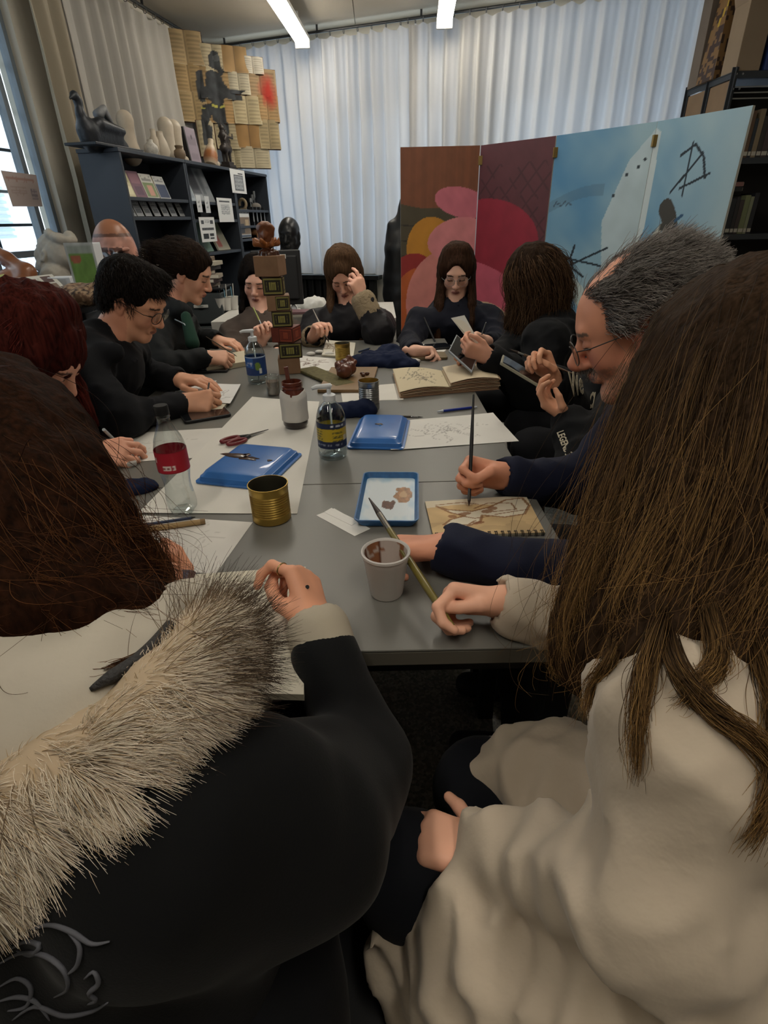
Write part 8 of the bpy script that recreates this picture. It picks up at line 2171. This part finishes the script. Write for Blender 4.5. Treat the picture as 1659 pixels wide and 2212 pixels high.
F = Field(path.min(0) - .09, path.max(0) + .09, .008)
for i in range(21): F.cone(path[i], path[i + 1], prad[i] * .8, prad[i + 1] * .8, .02)
F.warp(lambda x, y, z: .006 * wn(x, y, z, s=40)); V_, Q_2 = F.mesh(); fb_ = mesh_obj('fur_trim', V_, Q_2, mat('fur_base', 'b09d84', .95), fw.t, True)
Nf = normals(fb_); tg = np.gradient(path, axis=0)
def furdir(v, n):
    PR_ = CR * .75 - CU * .66
    dd = ((v[:, None, :] - path[None]) ** 2).sum(2); i = dd.argmin(1); t = tg[i] / np.linalg.norm(tg[i], axis=1)[:, None]
    f = i / 21.0
    w_ = np.stack([wn(v[:, 0], v[:, 1], v[:, 2], s=48, seed=q) for q in (1, 4, 7)], 1) * .55 + np.stack([wn(v[:, 0], v[:, 1], v[:, 2], s=130, seed=q) for q in (2, 5, 8)], 1) * .3
    return n * .5 + PR_ * .25 + t * (.10 + .65 * f)[:, None] + vec(.35, -.05, -.35) * (1 - f)[:, None] + w_
FM = hair_mat2('fur_cream', ['b3a48f', 'd0c3b0', 'ad946f'], ['d8ccb9', 'e6dccd', 'a8906e'], .6, .1, .7, .2)
FD = hair_mat2('fur_dark', ['8d7a60', '6a5540'], ['2a201a', '3a2c22'], .6, .1, .8, .2)
PR_ = CR * .75 - CU * .66
def fl(v):
    dd = ((v[:, None, :] - path[None]) ** 2).sum(2); i = dd.argmin(1); f = i / 21.0; sd = np.clip(.55 + 9 * ((v - path[i]) @ PR_), .3, 1.15)
    return (.056 - .020 * f) * sd + .012 * wn(v[:, 0], v[:, 1], v[:, 2], s=25)
_i = ((V_[:, None, :] - path[None]) ** 2).sum(2).argmin(1); wf = np.clip(.55 + 14 * ((V_ - path[_i]) @ PR_), .03, 1)
fur('fur_strands', V_, Nf, wf, 60000, fl, furdir, FM, fw.t, .00034, .00008, 8, .14, .35, 13, .35)
ftop = np.clip((V_ @ unit(path[-1] - path[8]) - path[11] @ unit(path[-1] - path[8])) * 12, .02, 1)
fur('dark_fur_tips', V_, Nf, ftop * wf, 1800, .062, furdir, FD, fw.t, .0003, .00008, 8, .18, .1, 14, .4)
# zip between lining and fur
zp = [P(195, 1490, .432), P(240, 1462, .44), P(290, 1430, .455), P(330, 1395, .475), P(370, 1350, .50)]
MB().tube([q + unit(q - CC) * .008 for q in smoothpath(zp, 16)], [.002 + .004 * min(1, k / 4) for k in range(16)], 8).build('zip_tape', mat('zip_dark', '2b2a2b', .6, bump=1., bscale=200), fw.t, world=True, smooth=True)
gpx = [[(0, 800, .70), (90, 880, .65), (165, 985, .62), (222, 1090, .61), (262, 1170, .62), (318, 1240, .62), (345, 1300, .61)],
       [(-20, 810, .67), (65, 930, .60), (140, 1050, .575), (205, 1160, .575), (270, 1240, .585), (335, 1310, .59)],
       [(-50, 830, .63), (30, 985, .56), (105, 1115, .54), (180, 1215, .54), (265, 1280, .555), (330, 1325, .565)],
       [(-90, 880, .60), (-15, 1050, .53), (55, 1180, .515), (140, 1260, .515), (235, 1305, .53), (310, 1330, .54)],
       [(-130, 950, .58), (-60, 1110, .51), (5, 1225, .50), (90, 1285, .50), (185, 1312, .515), (270, 1330, .53)],
       [(-160, 1020, .57), (-100, 1165, .505), (-40, 1265, .49), (40, 1305, .49), (130, 1322, .50), (210, 1332, .51)],
       [(-190, 1090, .57), (-140, 1215, .505), (-90, 1285, .49), (-10, 1315, .485), (70, 1328, .49)]]
gd = [[P(*q) for q in g] for g in gpx]
hv, V = hair_volume(fw.t, gd, .024, hair_shell_mat('hair_chestnut', '2e1a10', '150c07'), H, [((0, -.012, .03), (.088, .108, .096))], .009, k=.03, warp=.006, taper=.65)
HC2 = hair_mat2('strand_chestnut', ['150d09', '2a1910', '40260f'], ['22140c', '452a19', '6e4729'], .45, .2, .9, .04)
guide_hair(fw.t, gd, 34000, HC2, .030, .011, 22, .00034, .00014, 41, loose=.45, minlen=.85, clumps=220)
guide_hair(fw.t, gd, 700, HC2, .05, .035, 18, .0003, .00012, 42, 'stray_hairs', loose=.9, minlen=.8)
for i, lk in enumerate(([(360, 1330, .54), (330, 1390, .50), (270, 1430, .47), (190, 1448, .455), (130, 1446, .45)], [(320, 1260, .56), (360, 1300, .56), (372, 1360, .555), (350, 1400, .54)])):
    guide_hair(fw.t, [[P(*q) for q in lk], [P(q[0] + 8, q[1] + 12, q[2]) for q in lk]], 900, HC2, .006, .003, 14, .0004, .00012, 50 + i, 'loose_lock', loose=.2, minlen=.6)
# embroidery on the jacket back
M_emb = mat('embroidery_grey', '54555c', .8)
for i, ln in enumerate(([(0, 2080), (50, 2055), (100, 2060), (140, 2090), (150, 2130), (120, 2150)], [(20, 2050), (60, 2030), (90, 2040), (70, 2060), (40, 2050)], [(185, 2110), (205, 2095), (215, 2120), (195, 2140), (210, 2155), (190, 2165)], [(0, 2130), (40, 2110), (70, 2130), (60, 2170), (20, 2180)], [(30, 2200), (80, 2170), (140, 2190), (200, 2180), (235, 2160)], [(150, 2010), (175, 2040), (170, 2080), (150, 2100)], [(0, 2160), (40, 2150), (80, 2160), (110, 2200)], [(60, 2010), (110, 1995), (160, 2010), (200, 2035), (240, 2030)])):
    pts = on_surface(fw, [tuple(q) for q in smoothpath([(a, b, 0) for a, b in ln], 18)[:, :2]], .0015)
    if len(pts) > 4: MB().tube(pts, [.0006 + .0013 * math.sin(math.pi * k / (len(pts) - 1)) for k in range(len(pts))], 6).build('embroidery', M_emb, fw.t, world=True, smooth=True)
# ---- lettering on the lettered hoodie
sl = on_surface(g9, [(1192, 935), (1205, 972), (1186, 940)], .003)
# ---- chairs
M_ch = mat('chair_black', '151618', .5, .2)
def chair(label, x, y, rz, back=True):
    t = thing('chair', label, 'chair', (x, y, 0), rz, 'black chairs round the table')
    MB().box((-.20, -.20, .365), (.20, .20, .40)).build('seat', M_ch, t, bevel=.012)
    for sx in (-1, 1):
        for sy in (-1, 1): MB().tube([(sx * .17, sy * .17, .37), (sx * .20, sy * .21, 0)], .012, 8).build('leg', M_ch, t, smooth=50)
    if back:
        for sx in (-1, 1): MB().tube([(sx * .17, -.19, .38), (sx * .17, -.24, .78)], .011, 8).build('back_post', M_ch, t, smooth=50)
        MB().box((-.18, -.245, .58), (.18, -.225, .78)).build('backrest', M_ch, t, bevel=.008)
    return t
chair('black chair under the fur-hooded woman', -.22, .24, R(-8), False); chair('black chair under the beige-coated woman', .50, .34, R(55), False)
# ---- lettering on the black hoodie of the person with the phone
def letters(p, s, c, left, right, size, lift=.006, bold=.001, up=None):
    q = on_surface(p, [left, right, c], lift)
    if len(q) < 3: return
    x = unit(q[1] - q[0]); v = ray(*c); y = np.cross(-unit(v), x) ; y = np.cross(x, np.cross(y, x)); n = np.cross(x, y)
    if n @ v > 0: y = -y
    put_text(p, s, q[2], x, y, size, M_let, bold=bold)
letters(g9, 'We', (1240, 832), (1217, 834), (1265, 832), .10, .01, .002)
letters(g9, 'Cl', (1272, 868), (1250, 866), (1292, 872), .07, .01, .002)
letters(g9, 'LEGENDS', (1222, 960), (1213, 932), (1233, 990), .026, .006, .0006)
# lettering as plain meshes
dg = bpy.context.evaluated_depsgraph_get()
for o in [o for o in SC.objects if o.type == 'FONT']:
    me = bpy.data.meshes.new_from_object(o.evaluated_get(dg)); n = bpy.data.objects.new('lettering', me); COL.objects.link(n)
    n.parent = o.parent; n.matrix_local = o.matrix_local.copy(); bpy.data.objects.remove(o, do_unlink=True)
